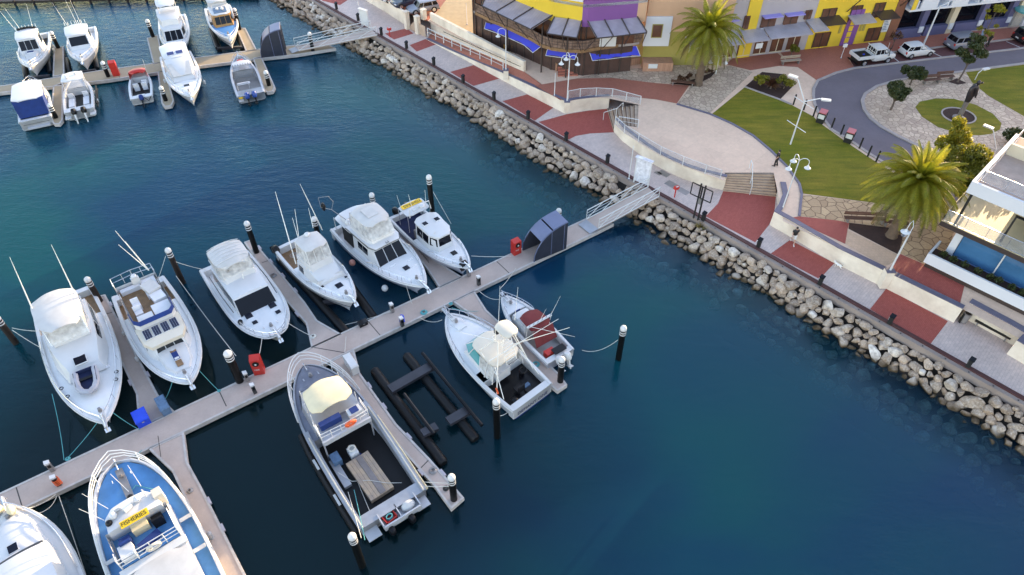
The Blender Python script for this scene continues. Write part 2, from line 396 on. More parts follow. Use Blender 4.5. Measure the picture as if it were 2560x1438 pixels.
# upper terrace: one sheet with the steps cut out
TB = [(1309,178),(1078,58),(1035,30),(900,-70),(500,-330)]
FR = [(1536,312),(1595,356),(1650,389),(1706,414),(1762,435),(1812,452)]
edge = [(1411,262),(1470,254),(1519,250),(1596,262),(1594,318),(1548,306)]
tp = [G(*p, ZT) for p in TB] + [Vector((-60,260,ZT)), Vector((320,260,ZT)), Vector((320,-40,ZT)), S(66,-3.75,ZT), S(46,-3.75,ZT), G(1958,553,ZT), G(1952,517,ZT), G(1934,432,ZT), G(1812,432,ZT)] + [G(*p, ZT) for p in reversed(FR)] + [G(1594,318,ZT), G(1596,262,ZT), G(1519,246,ZT), G(1470,244,ZT), G(1411,250,ZT)]
ground('terrace', tp, ZT, M['palepave'], 'pale concrete upper terrace', 'terrace')
T = lambda k: ZT + .004*k
ground('red_paving', [(1337,214),(1444,196),(1531,195),(1641,208),(1723,214),(1692,259),(1640,249),(1602,245),(1540,238),(1470,238),(1415,250),(1400,250)], T(1), M['redpave2'], 'curved red brick paving behind the round plaza')
ground('crazy_paving', [(1444,195),(1531,177),(1600,170),(1700,158),(1762,160),(1775,184),(1745,206),(1672,209),(1641,208),(1531,195)], T(2), M['flag'], 'crazy paving in front of the corner restaurant')
ground('crazy_paving', [(1692,260),(1730,212),(1757,190),(1790,172),(1824,164),(1882,180),(1773,285)], T(3), M['flag'], 'pale crazy paving between the palm bed and the lawn')
ground('mulch_bed', [(1672,209),(1720,203),(1790,178),(1778,193),(1735,215)], T(4), M['mulch'], 'bark mulch bed round the palm by the restaurant', 'bed')
ground('plaza', [(1602,246),(1692,261),(1773,285),(1830,310),(1883,340),(1928,378),(1967,417),(1950,432),(1934,432),(1812,432),(1812,452),(1762,435),(1706,414),(1650,389),(1595,356),(1536,312),(1594,318),(1596,262)], T(1), M['palepave'], 'round pinkish concrete plaza above the steps', 'plaza')
ground('lawn', [(1862,218),(1950,250),(1978,262),(2033,291),(2048,306),(2111,352),(2172,393),(2230,430),(2330,480),(2371,535),(2190,508),(2084,494),(2006,484),(1998,460),(1970,417),(1931,378),(1886,340),(1833,308),(1780,285)], T(2), M['lawn'], 'wedge shaped lawn between the plaza and the road', 'lawn')
ground('mulch_bed', [(1862,217),(1950,249),(1984,214),(1955,185),(1905,180)], T(3), M['mulch'], 'mulch bed with shrubs at the corner of the lawn', 'bed')
road_in = [(2640,158),(2560,160),(2467,172),(2372,185),(2301,194),(2242,202),(2192,217),(2163,236),(2155,253),(2161,276),(2177,298),(2203,318),(2242,340),(2290,364),(2350,388),(2420,400)]
road_out = [(2560,121),(2137,171),(2090,183),(2045,202),(2034,222),(2033,242),(2037,262),(2045,281),(2062,303),(2079,325),(2135,359),(2174,386),(2230,420),(2330,480),(2380,520)]
ground('road', [(2640,111)] + road_out + [(2560,560),(2700,520),(2600,430),(2554,427),(2500,408),(2444,408)] + list(reversed(road_in)), T(1), M['asphalt'], 'grey asphalt road curving round the garden', 'road')
ground('crazy_paving', road_in[1:] + [(2444,395),(2560,425),(2700,440),(2700,330),(2560,291),(2471,240),(2430,206),(2415,181)], T(2), M['flag'], 'pale crazy paving island with the statue lawn', z_in=ZT)
ell = [(2288,268),(2300,254),(2340,246),(2385,247),(2440,262),(2482,284),(2504,308),(2500,324),(2478,335),(2447,339),(2400,335),(2345,318),(2305,292)]
ground('lawn', ell, T(4), M['lawn'], 'oval lawn round the bronze statue', 'lawn')
cE = G(2396, 290, ZT); aE = (G(2438,296,ZT)-G(2353,284,ZT)).length/2
ground('mulch_bed', [cE + Vector((aE*math.cos(k*R(15)), aE*.95*math.sin(k*R(15)), 0)) for k in range(24)], T(6), M['mulch'], 'dark mulch circle under the bronze statue', 'bed')
ground('lawn', [(2415,181),(2467,173),(2560,161),(2720,150),(2720,340),(2560,291),(2471,240),(2430,206)], T(3), M['lawn'], 'sunny lawn beyond the statue garden', 'lawn')
ground('mulch_bed', [(2370,205),(2392,196),(2418,208),(2395,212)], T(4), M['mulch'], 'square mulch bed under the thin tree', 'bed')
ground('crazy_paving', [(2004,486),(2084,495),(2190,509),(2371,536),(2400,560),(2382,585),(2375,617),(2309,659),(2251,634),(2247,636),(2261,574),(2123,556),(2091,551),(1999,540)], T(3), M['flagwarm'], 'honey coloured crazy paving round the near palm')
ground('mulch_bed', [(2123,557),(2261,574),(2247,637),(2121,572)], T(4), M['mulch'], 'triangular bark mulch bed under the near palm', 'bed')
ground('red_paving', [(1972,545),(1998,541),(2091,551),(2123,557),(2119,575),(2113,610)], T(2), M['redpave'], 'red brick paving on the terrace behind the coping')
ground('beige_paving', [(2119,575),(2244,637),(2234,655),(2212,667),(2113,610)], T(2), paving('beige_paving', (.62,.42,.28), (.56,.38,.26), .3, .3, .7), 'beige paving strip beside the near palm bed')
ground('red_paving', [(2251,635),(2309,660),(2412,711),(2400,760),(2222,671)], T(2), M['redpave'], 'dark red paving below the white planter building')
ground('red_paving', [(1815,161),(1876,176),(1948,165),(1968,153),(1944,133),(1913,136),(1860,138),(1835,142)], T(1), M['redpave2'], 'red paving before the grey shop fronts')
ground('red_paving', [(1994,168),(2045,203),(2090,183),(2137,171),(2123,150),(2125,145),(2230,132),(2318,123),(2362,117),(2472,106),(2527,99),(2700,80),(2700,52),(2560,66),(2193,100),(2012,118),(1950,130),(1968,153),(1948,165)], T(1), M['redpave2'], 'red brick footpath along the row houses')
ground('parking_bays', [(2137,171),(2125,151),(2140,143),(2230,133),(2318,124),(2362,118),(2472,107),(2527,100),(2700,81),(2700,105),(2560,121)], T(2), M['parkbay'], 'dark red brick parking bays along the road', 'parking')
m = MB()
for a, b in [((2222,135),(2249,156)),((2322,127),(2356,143)),((2440,111),(2470,131)),((2516,104),(2549,118))]:
    p, q = G(*a, T(3)), G(*b, T(3)); d = (q-p).normalized()*.06; d = Vector((-d.y, d.x, 0)); m.quad(p-d, p+d, q+d, q-d)
tag(m.build('bay_markings', M['marking'], smooth=0), 'white lines between the parking bays', 'marking', kind='structure')
def kerb(pts, w, z0, z1, mat, name, label, closed=False):
    P = [G(p[0], p[1], ZT) if not isinstance(p, Vector) else p for p in pts]; rings = []
    for i, p in enumerate(P):
        t = (P[min(i+1, len(P)-1)] - P[max(i-1, 0)]).normalized(); n = Vector((-t.y, t.x, 0))*w/2
        rings.append([Vector((*(p-n).xy, z0)), Vector((*(p+n).xy, z0)), Vector((*(p+n).xy, z1)), Vector((*(p-n).xy, z1))])
    return tag(MB().loft(rings).build(name, mat), label, 'kerb', kind='structure')
kerb(road_in, .35, ZT, ZT+.12, M['kerb'], 'kerb', 'pale concrete kerb round the statue garden')
kerb([(2640,111)]+road_out, .3, ZT, ZT+.10, M['kerb'], 'kerb', 'pale concrete kerb on the outside of the road bend')
kerb([(2125,151),(2140,143),(2230,132),(2318,123),(2362,117),(2472,106),(2527,99),(2700,80)], .25, ZT, ZT+.12, M['kerb'], 'kerb', 'pale kerb between the footpath and the parking bays')
kerb([(1862,218),(1950,250),(1978,262)], .2, ZT, ZT+.1, M['kerb'], 'kerb', 'pale edging between the shrub bed and the lawn')
kerb([cE + Vector((aE*math.cos(k*R(15)), aE*.95*math.sin(k*R(15)), 0)) for k in range(25)], .15, ZT, ZT+.1, M['kerb'], 'kerb', 'ring edging of the statue bed')
kerb([(1692,261),(1773,285),(1830,310),(1883,340),(1928,378),(1967,417),(1998,460),(2004,486),(1998,540)], .22, ZT, ZT+.09, M['cap'], 'kerb', 'dark edging round the plaza')

# ---- terrace walls
def run_wall(name, label, px, zb, zt, th, mat, capm=None, side=1, z_px=ZP, parent=None):
    """wall along sight lines on level z_px; zb, zt numbers or lists; side tells which way the thickness goes"""
    P = [G(p[0], p[1], z_px) if not isinstance(p, Vector) else p for p in px]; n = len(P)
    Z = lambda z, i: z[i] if isinstance(z, (list, tuple)) else z
    o = thing(name, label, 'wall', P[0].xy.to_3d()) if parent is None else parent
    b0 = P[0].xy.to_3d(); rings = []; caps = []
    for i, p in enumerate(P):
        t = (P[min(i+1, n-1)] - P[max(i-1, 0)]).xy.to_3d().normalized(); nn = Vector((-t.y, t.x, 0))*side
        a = p.xy.to_3d() - b0; c = a + nn*th
        h = Z(zt, i) - (.07 if capm else 0)
        rings.append([a+Vector((0,0,Z(zb,i))), c+Vector((0,0,Z(zb,i))), c+Vector((0,0,h)), a+Vector((0,0,h))])
        a2 = a - nn*.03; c2 = c + nn*.03
        caps.append([a2+Vector((0,0,h)), c2+Vector((0,0,h)), c2+Vector((0,0,h+.07)), a2+Vector((0,0,h+.07))])
    MB().loft(rings).build('wall_body', mat, o)
    if capm: MB().loft(caps).build('coping', capm, o)
    return o
W0 = [(1924,563),(1975,592),(2082,656),(2215,722),(2384,807)]
run_wall('terrace_wall', 'cream terrace wall with blue grey coping beside the walking woman', W0, ZP, ZT+.12, .42, M['wallwhite'], M['cap'], 1)
run_wall('terrace_wall', 'cream wall set back behind the black bench', [(2400,790),(2440,812),(2500,845),(2560,880),(2600,905)], ZP, ZT+.1, .5, M['wallwhite'], M['cap'], 1)
run_wall('terrace_wall', 'cream wall stub jutting out beyond the bench', [(2516,885),(2600,935),(2700,992)], ZP, ZT+.1, .9, M['wallwhite'], M['cap'], 1)
run_wall('stair_wall', 'curved cream wall flanking the wide steps', [(1940,489),(1946,520),(1936,545),(1924,563)], ZP, ZT+.1, .45, M['wallwhite'], M['cap'], 1)
pw = run_wall('plaza_wall', 'long curved cream wall under the round plaza', [(1534,329),(1556,353),(1578,370),(1608,393),(1639,414),(1672,431),(1706,447),(1745,460),(1776,468),(1808,476)], ZP, ZT+.08, .3, M['wallwhite'], M['cap'], 1)
run_wall('plaza_wall', 'short curved cream wall below the glass railing', [(1413,285),(1440,280),(1470,276),(1500,273),(1521,272)], ZP, ZT+.08, .3, M['wallwhite'], M['cap'], 1)
run_wall('ramp_wall', 'cream wall rising along the ramp from the promenade', [(1066,99),(1130,133),(1200,170),(1264,205),(1340,247),(1413,285)], ZP, [ZP+.12, ZP+.38, ZP+.7, ZP+1.05, ZP+1.35, ZT+.12], .3, M['wallwhite'], M['cap'], 1)
# ramp
rA0, rA1, rB1, rB0 = G(1068,98,ZP), G(1408,283,ZP), G(1311,180,ZT), G(1080,80,ZP)
m = MB(); m.add([(rA0.x,rA0.y,ZP+.01),(rA1.x,rA1.y,ZT),(rB1.x,rB1.y,ZT),(rB0.x,rB0.y,ZP+.01)], [(0,1,2,3)])
tag(m.build('ramp', M['redpave2'], smooth=0), 'red paved ramp between two cream walls', 'ramp', kind='structure')
run_wall('ramp_wall', 'tall cream wall with dark handrail behind the ramp', [G(1078,79,ZP), G(1309,179,ZT)], [ZP-.3, ZP], [ZT+.95, ZT+1.2], .32, M['wallwhite'], None, 1)

# ---- steps
def steps(name, label, top, bot, n, zt=ZT, zb=ZP):
    """flight between the top edge (two points) and the bottom edge (two points)"""
    t0, t1 = [G(*p, zt) for p in top]; b0, b1 = [G(*p, zb) for p in bot]; m = MB()
    for k in range(n):
        a0, a1 = t0.lerp(b0, k/n), t1.lerp(b1, k/n); c0, c1 = t0.lerp(b0, (k+1.12)/n), t1.lerp(b1, (k+1.12)/n)
        zz = zt - (zt-zb)*(k+.35)/n; 
        m.loft([[Vector((*p.xy, z)) for p in (a0, a1, c1, c0)] for z in (zb-.2, zz)])
    o = thing(name, label, 'steps', (0,0,0)); m.build('treads', M['tread'], o)
    nos = MB()
    for k in range(n):
        c0, c1 = t0.lerp(b0, (k+1.10)/n), t1.lerp(b1, (k+1.10)/n); zz = zt - (zt-zb)*(k+.35)/n
        e0, e1 = t0.lerp(b0, (k+.85)/n), t1.lerp(b1, (k+.85)/n)
        nos.loft([[Vector((*p.xy, z)) for p in (e0, e1, c1, c0)] for z in (zz-.02, zz+.004)])
    nos.build('nosings', M['step'], o)
    return o
M['tread'] = paint('step_tread', (.50,.37,.27), .8, var=.25, kind='pos', fine=.2)
M['step'] = paint('step_nosing', (.13,.075,.045), .8, var=.3, kind='pos')
steps('steps', 'wide flight of steps between the plaza and the red paving', [(1812,432),(1934,432)], [(1808,478),(1941,492)], 8)
steps('steps', 'narrow fan of steps below the glass railing', [(1596,263),(1594,316)], [(1519,274),(1535,330)], 7)

def railing(name, label, pts, h, mat, step=1.6, mids=(), r=.03, post=.035, glass=None, cat='railing', panels=None):
    o = thing(name, label, cat, pts[0]); b = Vector(pts[0])
    P = [Vector(p)-b for p in pts]; up = Vector((0,0,h))
    MB().tube([p+up for p in P], r, 6).build('top_rail', mat, o)
    for f in mids: MB().tube([p+up*f for p in P], r*.6, 5).build('mid_rail', mat, o)
    L = 0; nxt = 0
    for i in range(len(P)-1):
        seg = (P[i+1]-P[i]).length; n = max(1, round(seg/step))
        for k in range(n + (i == len(P)-2)):
            q = P[i].lerp(P[i+1], k/n); MB().bar(q, q+up, post).build('post', mat, o)
    if glass:
        m = MB()
        for i in range(len(P)-1):
            d = (P[i+1]-P[i]).normalized(); nn = Vector((-d.y, d.x, 0))*.012
            m.loft([[p-nn, p+nn] for p in (P[i]+up*.08, P[i+1]+up*.08)] + [], True, False, False) if False else m.prism([(P[i]-nn).xy, (P[i]+nn).xy, (P[i+1]+nn).xy, (P[i+1]-nn).xy], [P[i].z+.08, P[i].z+.08, P[i+1].z+.08, P[i+1].z+.08], [P[i].z+h-.05]*2+[P[i+1].z+h-.05]*2)
        m.build('glass_panel', glass, o)
    return o
gz = lambda pts, z: [G(p[0], p[1], z) for p in pts]
railing('railing', 'white post railing on top of the ramp wall', [G(1070,90,ZP+.15), G(1130,117,ZP+.45), G(1200,148,ZP+.8), G(1258,175,ZP+1.1)], 1.0, M['white'], 1.7, (.5,), .045, .06)
railing('railing', 'curved glass railing above the narrow steps', gz([(1420,249),(1450,243),(1490,241),(1530,243),(1600,262)], ZT+.06), 1.0, M['white'], 2.0, (), .03, .04, M['balglass'])
railing('railing', 'long curved glass railing round the plaza edge', gz([(1537,313),(1560,334),(1595,356),(1650,389),(1706,414),(1762,435),(1800,448)], ZT+.08), 1.0, M['white'], 2.4, (), .022, .035, M['balglass'])
railing('railing', 'handrail cage at the foot of the narrow steps', gz([(1545,312),(1594,320)], ZT), .95, M['white'], 1.5, (.5,), .035, .035)
railing('railing', 'cranked handrail beside the narrow steps', [G(1508,300,ZP), G(1540,290,ZP+.7), G(1556,276,ZT)], .9, M['white'], 3, (), .03, .03)
railing('railing', 'centre handrail running down the wide steps', [G(1872,422,ZT), G(1876,432,ZT), G(1874,487,ZP)], .95, M['white'], 1.2, (), .035, .035)
o = thing('handrail', 'dark handrail fixed along the tall ramp wall', 'handrail', (0,0,0))
a, b = G(1110,79,ZP+1.3), G(1300,165,ZT+.8); nrm = Vector((-(b-a).y,(b-a).x,0)).normalized()*-.10
MB().tube([a+nrm, b+nrm], .035).build('rail', M['ink'], o)
for k in range(9): p = a.lerp(b, k/8); MB().bar(p+nrm, p-nrm*1.5+Vector((0,0,-.1)), .02).build('bracket', M['ink'], o)

# ---- pontoons
M['pad'] = paint('lilac_fender_pad', (.46,.42,.46), .6, var=.2)
def dock(name, label, px, far=False, joints=(), group=None):
    P = [G(p[0], p[1], ZD).xy for p in px]; c = sum(P, Vector((0,0)))/len(P)
    o = thing(name, label, 'pontoon', (c.x, c.y, 0), 0, group); Q = [p-c for p in P]
    MB().prism(Q, .22, ZD).build('deck', M['concrete_far' if far else 'concrete'], o)
    m = MB(); n = len(Q); area = sum(Q[i].cross(Q[(i+1)%n]) for i in range(n)); sg = 1 if area > 0 else -1
    def off(d):
        out = []
        for i in range(n):
            e0 = (Q[i]-Q[i-1]).normalized(); e1 = (Q[(i+1)%n]-Q[i]).normalized()
            n0 = Vector((e0.y,-e0.x))*sg; n1 = Vector((e1.y,-e1.x))*sg
            k = (n0+n1); k = k/max(.35, k.length_squared)*2; out.append(Q[i]+k*d)
        return out
    A, B, Cn = off(-.10), off(.05), off(-.35)
    for i in range(n):
        j = (i+1) % n; m.prism([A[i], A[j], B[j], B[i]] if sg < 0 else [B[i], B[j], A[j], A[i]], .12, ZD+.035)
    m.build('edge_beam', M['edge'], o)
    MB().prism(Cn, -.5, .21).build('float', M['floatm'], o)
    if name == 'finger_pontoon' and not far:
        for i in range(n):
            a, b_ = Q[i], Q[(i+1)%n]; d = b_-a; L = d.length; out = Vector((d.y,-d.x)).normalized()*sg
            for k in range(int((L-.6)//2.3)):
                c0 = a.lerp(b_, (k+.6)*2.3/L) + out*.09; MB().obox((c0.x,c0.y,ZD-.03), .55,.16,.17, math.atan2(d.y,d.x)).build('fender_pad', M['pad'], o)
    if joints:
        m = MB()
        for a, b in joints:
            p, q = G(*a, ZD).xy-c, G(*b, ZD).xy-c; d = (q-p).normalized()*.035; d = Vector((-d.y, d.x)); m.prism([p-d, q-d, q+d, p+d], ZD-.05, ZD+.004)
        m.build('deck_joint', M['joint'], o)
    return o
dock('walkway_pontoon', 'long concrete walkway pontoon running from the near gangway', [(-80,1272),(1290,629),(1470,545),(1532,560),(1490,581),(1200,721),(455,1082),(40,1280),(-80,1338)],
     joints=[((40,1217),(57,1272)),((372,1122),(458,1081)),((548,978),(566,1016)),((780,868),(862,882)),((1132,754),(1186,728)),((1240,652),(1275,685)),((920,803),(950,838))])
fn = 'finger pontoons off the near walkway'
dock('finger_pontoon', 'concrete finger with blue boxes between the dinghy boat and the solar panel boat', [(228,745),(262,738),(394,988),(434,1029),(351,1069),(345,1020),(342,985)], joints=[((245,790),(285,780))], group=fn)
dock('finger_pontoon', 'concrete finger beside the wide white powercat', [(612,606),(630,600),(761,756),(792,802),(851,836),(780,869),(766,808),(690,722)], joints=[((655,657),(675,650))], group=fn)
dock('finger_pontoon', 'short concrete finger between the flybridge boat and the small fisheries boat', [(985,575),(1010,568),(1062,636),(1153,693),(1099,718),(1067,669)], group=fn)
dock('finger_pontoon', 'long concrete finger beside the aluminium workboat', [(824,905),(884,876),(899,934),(990,1061),(1074,1149),(1158,1245),(1128,1271),(1086,1214),(921,1029),(841,924)], joints=[((1050,1172),(1072,1150))], group=fn)
dock('finger_pontoon', 'concrete finger between the game boat and the maroon canopy boat', [(1134,754),(1185,729),(1215,776),(1253,812),(1317,862),(1396,935),(1416,962),(1394,977),(1352,943),(1300,893),(1240,830)], group=fn)
dock('finger_pontoon', 'concrete finger beside the blue decked fisheries boat', [(374,1122),(458,1083),(467,1155),(500,1215),(612,1438),(640,1495),(590,1500),(535,1395),(468,1255),(432,1178)], group=fn)
dock('walkway_pontoon', 'sandy coloured walkway pontoon under the distant boats', [(-60,225),(254,176),(645,124),(740,113),(818,112),(838,121),(740,137),(656,146),(491,166),(272,200),(0,232),(-60,241)], True,
     joints=[((290,171),(300,196)),((440,151),(452,172))])
fg = 'finger pontoons off the distant walkway'
dock('finger_pontoon', 'sandy finger between the two leftmost upper boats', [(136,119),(158,117),(160,187),(133,191)], True, group=fg)
dock('finger_pontoon', 'sandy finger between the blue canvas boat and the twin outboard boat', [(134,215),(157,207),(156,300),(148,310),(136,310),(128,302)], True, group=fg)
dock('finger_pontoon', 'sandy finger beside the tall distant flybridge boat', [(368,96),(394,88),(409,155),(384,160)], True, group=fg)
dock('finger_pontoon', 'sandy finger beside the red canopy runabout', [(395,181),(413,177),(434,252),(428,264),(412,267),(405,258)], True, group=fg)
dock('finger_pontoon', 'sandy finger beside the wood trimmed boat', [(591,70),(613,71),(641,125),(616,128)], True, group=fg)
dock('finger_pontoon', 'sandy finger beside the blue outboard boat', [(633,146),(653,142),(687,218),(682,228),(668,231),(661,224)], True, group=fg)

# ---- piles
def pile(base, top_py, label, r=.26, mat='pile', lines=False):
    p = G(base[0], base[1], 0); h = height_at(p, top_py)
    o = thing('mooring_pile', label, 'pile', p, 0, 'black mooring piles with white caps')
    MB().lathe([(r,-2.5),(r,h-.42)], (0,0,0), 14).build('sleeve', M[mat], o)
    MB().lathe([(r*1.03,h-.42),(r*1.06,h-.40),(r*1.06,h-.24),(r*.85,h-.12),(r*.25,h),(.02,h)], (0,0,0), 14).build('cap', M['white'], o)
    for k in (.62, .86): MB().lathe([(r*1.05,h-k-.05),(r*1.05,h-k+.05)], (0,0,0), 14).build('band', M['white'], o)
    return o
for b, t, l, mt in [((645,640),553,'black pile at the far end of the finger beside the powercat','pile'), ((458,708),620,'brown roped pile between the solar panel boat and the powercat','pilebrown'),
    ((256,762),693,'brown pile at the outer end of the finger with blue boxes','pilebrown'), ((40,858),790,'rusty pile tied to the boat with the dinghy','pilebrown'),
    ((604,962),878,'thick pile beside the open red hose cabinet','pile'), ((801,610),542,'pile behind the boat with long outriggers','pile'), ((942,560),482,'pile behind the large flybridge boat','pile'),
    ((1085,570),437,'tall pile behind the small fisheries boat','pile'), ((1546,897),815,'lone pile standing in open water','pile'), ((1400,962),893,'pile at the end of the finger beside the maroon canopy boat','pile'),
    ((1243,1092),998,'pile off the stern of the game boat','pile'), ((1136,1256),1188,'pile at the end of the finger beside the workboat','pile'), ((906,1415),1336,'pile off the stern of the aluminium workboat','pile'),
    ((150,128),78,'pile at the end of the upper left distant finger','pile'), ((275,200),153,'pile beside the distant red cabinet','pile'), ((145,303),258,'pile beside the blue canvas boat','pile'),
    ((386,100),48,'pile beside the distant flybridge boat with rods','pile'), ((602,82),20,'pile beside the wood trimmed boat','pile'), ((675,222),176,'pile beside the blue outboard boat','pile'),
    ((418,260),215,'pile on the finger beside the red canopy runabout','pile'), ((784,135),80,'pile in front of the far gangway','pile'), ((1394,580),521,'pile hidden behind the near shelter with only its white cap showing','pile')]:
    pile(b, t, l, .29 if b[0] in (604,) else .235, mt)

# ---- gangways
def gangway(label, bl, br, tl, tr, zb, zt):
    B0, B1, T0, T1 = G(*bl, zb), G(*br, zb), G(*tl, zt), G(*tr, zt)
    o = thing('gangway', label, 'gangway', B0); b = B0
    q = [p-b for p in (B0, B1, T1, T0)]; dz = Vector((0,0,-.12))
    MB().loft([[p+dz for p in q], q]).build('deck', M['concrete'], o)
    for s0, s1 in ((q[0], q[3]), (q[1], q[2])):
        m = MB(); n = 4; up = Vector((0,0,1.1))
        for f, r in ((1, .045), (.68, .018), (.36, .018), (.04, .045)): m.bar(s0+up*f, s1+up*f, r)
        for k in range(n+1):
            p = s0.lerp(s1, k/n); m.bar(p, p+up, .028) if k in (0, n) else None
            if k < n:
                p2 = s0.lerp(s1, (k+1)/n); m.bar(p+up*.04, p2+up, .032)
        m.build('truss_rail', M['white'], o)
    d = (q[0]-q[3]).normalized()*.9; d.z = -.25
    MB().loft([[q[0]-Vector((0,0,.03)), q[1]-Vector((0,0,.03)), q[1]+d, q[0]+d], [q[0], q[1], q[1]+d+Vector((0,0,.03)), q[0]+d+Vector((0,0,.03))]]).build('hinged_flap', M['alu'], o)
gangway('white railed aluminium gangway down to the near walkway', (1466,549), (1496,572), (1620,468), (1647,492), .75, ZP+.12)
gangway('white railed gangway down to the distant walkway', (738,117), (747,127), (929,73), (943,88), .75, ZP+.12)

# ---- shelters on the pontoons
M['shroof'] = paint('blue_grey_metal_roof', (.16,.18,.28), .4, metal=.3, var=.2, scale=.6)
M['shside'] = paint('dark_perforated_panel', (.035,.038,.055), .4, var=.3, scale=1.5)
def shelter(label, fb, bb, fb2, top_py, w=2.0):
    f, bk, f2 = G(*fb, ZD), G(*bb, ZD), G(*fb2, ZD)
    ux = (bk-f).normalized(); uy = Vector((-ux.y, ux.x, 0)); d = (bk-f).length
    h = height_at(bk, top_py); o = thing('gate_shelter', label, 'shelter', f, math.atan2(ux.y, ux.x))
    prof = [(0,0)] + [(d*(1-math.cos(a)), h*math.sin(a)**.9) for a in [R(x) for x in (12,25,38,50,62)]]
    xt = d*(1-math.cos(R(62)))
    prof += [(xt+(d-xt)*.5, h*.97), (d*1.0, h)]
    side = prof + [(d, 0)]
    for y in (0, w):
        MB().loft([[Vector((x, yy, z)) for x, z in side] for yy in (y-.04, y+.04)]).build('side_panel', M['shside'], o)
        m = MB(); m.tube([Vector((x, y+(-.06 if y == 0 else .06), z)) for x, z in prof], .045, 4)
        for x, z in ((d*.52, h*.9), (d*.9, h*.98)): m.bar((x, y+(-.06 if y == 0 else .06), 0), (x, y+(-.06 if y == 0 else .06), z), .04)
        m.build('side_frame', M['shroof'], o)
    for i0, i1 in ((3, 5), (5, 8)):
        pts = prof[i0:i1+1] if i1 < 8 else prof[5:]
        if i0 == 5: pts = [(pts[0][0]+.12, pts[0][1]+.06)] + pts[1:]
        MB().loft([[Vector((x, -.05, z)), Vector((x, w+.05, z)), Vector((x-.03, w+.05, z+.07)), Vector((x-.03, -.05, z+.07))] for x, z in pts]).build('roof_sheet', M['shroof'], o)
    m = MB(); m.box(d-.05, d+.05, .1, .35, 0, h*.95); m.box(d-.05, d+.05, w-.35, w-.1, 0, h*.95); m.box(d*.7-.03, d*.7+.03, .1, w-.1, .1, h*.8); m.build('gate_frame', M['shside'], o)
    return o
sh1 = shelter('dark blue grey curved shelter straddling the near walkway', (1334,655), (1415,621), (1302,625), 555, 1.75)
shelter('dark curved shelter at the head of the distant walkway', (654,145), (716,138), (645,126), 74, 2.0)

# ---- things on the pontoons
def pedestal(px, label, h=1.05, cap='white', body='steel'):
    p = G(px[0], px[1], ZD); o = thing('power_pedestal', label, 'power pedestal', p, R(35), 'power pedestals along the near walkway')
    MB().box(-.13,.13,-.13,.13,0,h-.12).build('post', M[body], o)
    MB().prism([(-.15,-.15),(.15,-.15),(.15,.15),(-.15,.15)], h-.12, [h+.06,h-.02,h-.02,h+.06]).build('lamp_cap', M[cap], o)
    MB().box(-.09,.09,-.16,-.13,h*.5,h*.75).build('socket_panel', M['blackgloss'], o)
    return o
M['pedgrey'] = paint('pedestal_grey', (.30,.28,.27), .4, metal=.4, var=.2)
M['pedblack'] = paint('pedestal_black', (.05,.05,.05), .4, var=.2)
for px, l, bd in [((1172,690),'brown grey pedestal at the bow of the small fisheries boat','pedgrey'), ((1197,712),'slim steel pedestal on the walkway edge facing the shelter','pedblack'), ((981,780),'steel pedestal with a coiled hose near the flybridge boat','pedgrey'),
      ((1006,815),'pedestal with a blue hose wrapped round it','pedblack'), ((620,952),'grey pedestal beside the thick pile','pedgrey'), ((638,982),'black pedestal on the walkway opposite the red hose cabinet','pedblack'),
      ((133,1176),'grey pedestal leaning by the teal knotted rope','pedgrey'), ((148,1212),'pedestal with an orange black hose bundle near the lower left boat','pedblack')]:
    pedestal(px, l, 1.0, body=bd)
for px, l, mt in [((1006,808),'blue hose coiled round a pedestal','bluebox'), ((150,1213),'orange and black hose bundle on a pedestal','orange')]:
    p = G(px[0], px[1], ZD); m = MB()
    m.tube([p + Vector((.2*math.cos(a*.7), .2*math.sin(a*.7), .15+.016*a)) for a in range(40)], .035, 5); tag(m.build('hose', M[mt]), l, 'hose')
def hose_cabinet(px, label, rz, h=1.5, txt=True, plain=False):
    p = G(px[0], px[1], ZD); o = thing('hose_cabinet', label, 'hose cabinet', p, rz, 'red fire hose cabinets')
    MB().box(-.38,.38,-.28,.28,0,h*.52).build('lower_box', M['red'], o)
    MB().prism([(-.38,-.28),(.38,-.28),(.38,.28),(-.38,.28)], h*.53, [h*.93,h*.93,h,h]).build('hood', M['red'], o)
    if not plain:
        MB().lathe([(.24,0),(.24,.05),(.2,.06)], (0,0,0), 18).xf(Matrix.Translation((0,-.285,h*.72)) @ Matrix.Rotation(R(90),4,'X')).build('reel', M['black'], o)
        MB().lathe([(.08,0),(.08,.08)], (0,0,0), 12).xf(Matrix.Translation((0,-.285,h*.72)) @ Matrix.Rotation(R(90),4,'X')).build('reel_hub', M['white'], o)
        for k, w in enumerate((.09,.05,.09,.06)): pass
        lettering('FIRE', (-.24,-.285,h*.30), .20, M['white'], o, Matrix.Rotation(R(90),4,'X'))
    return o
def lettering(txt, loc, size, mat, parent, rot=None, name='lettering', ext=.004, align='LEFT'):
    cu = bpy.data.curves.new(name, 'FONT'); cu.body = txt; cu.size = size; cu.extrude = ext; cu.align_x = align
    tmp = bpy.data.objects.new(name, cu); COL.objects.link(tmp)
    bpy.context.view_layer.update()
    me = bpy.data.meshes.new_from_object(tmp.evaluated_get(bpy.context.evaluated_depsgraph_get()))
    bpy.data.objects.remove(tmp)
    me.materials.clear(); me.materials.append(mat)
    mtx = Matrix.Translation(Vector(loc)) @ (rot if rot is not None else Matrix())
    me.transform(mtx)
    o = bpy.data.objects.new(name, me); COL.objects.link(o); o.parent = parent
    return o
hose_cabinet((650,930), 'open red fire hose cabinet beside the thick pile', R(12), 1.75)
hose_cabinet((1290,632), 'red fire hose cabinet beside the near shelter', R(35), 1.5)
hose_cabinet((292,188), 'plain bright red cabinet on the distant walkway', R(20), 1.8, plain=True)
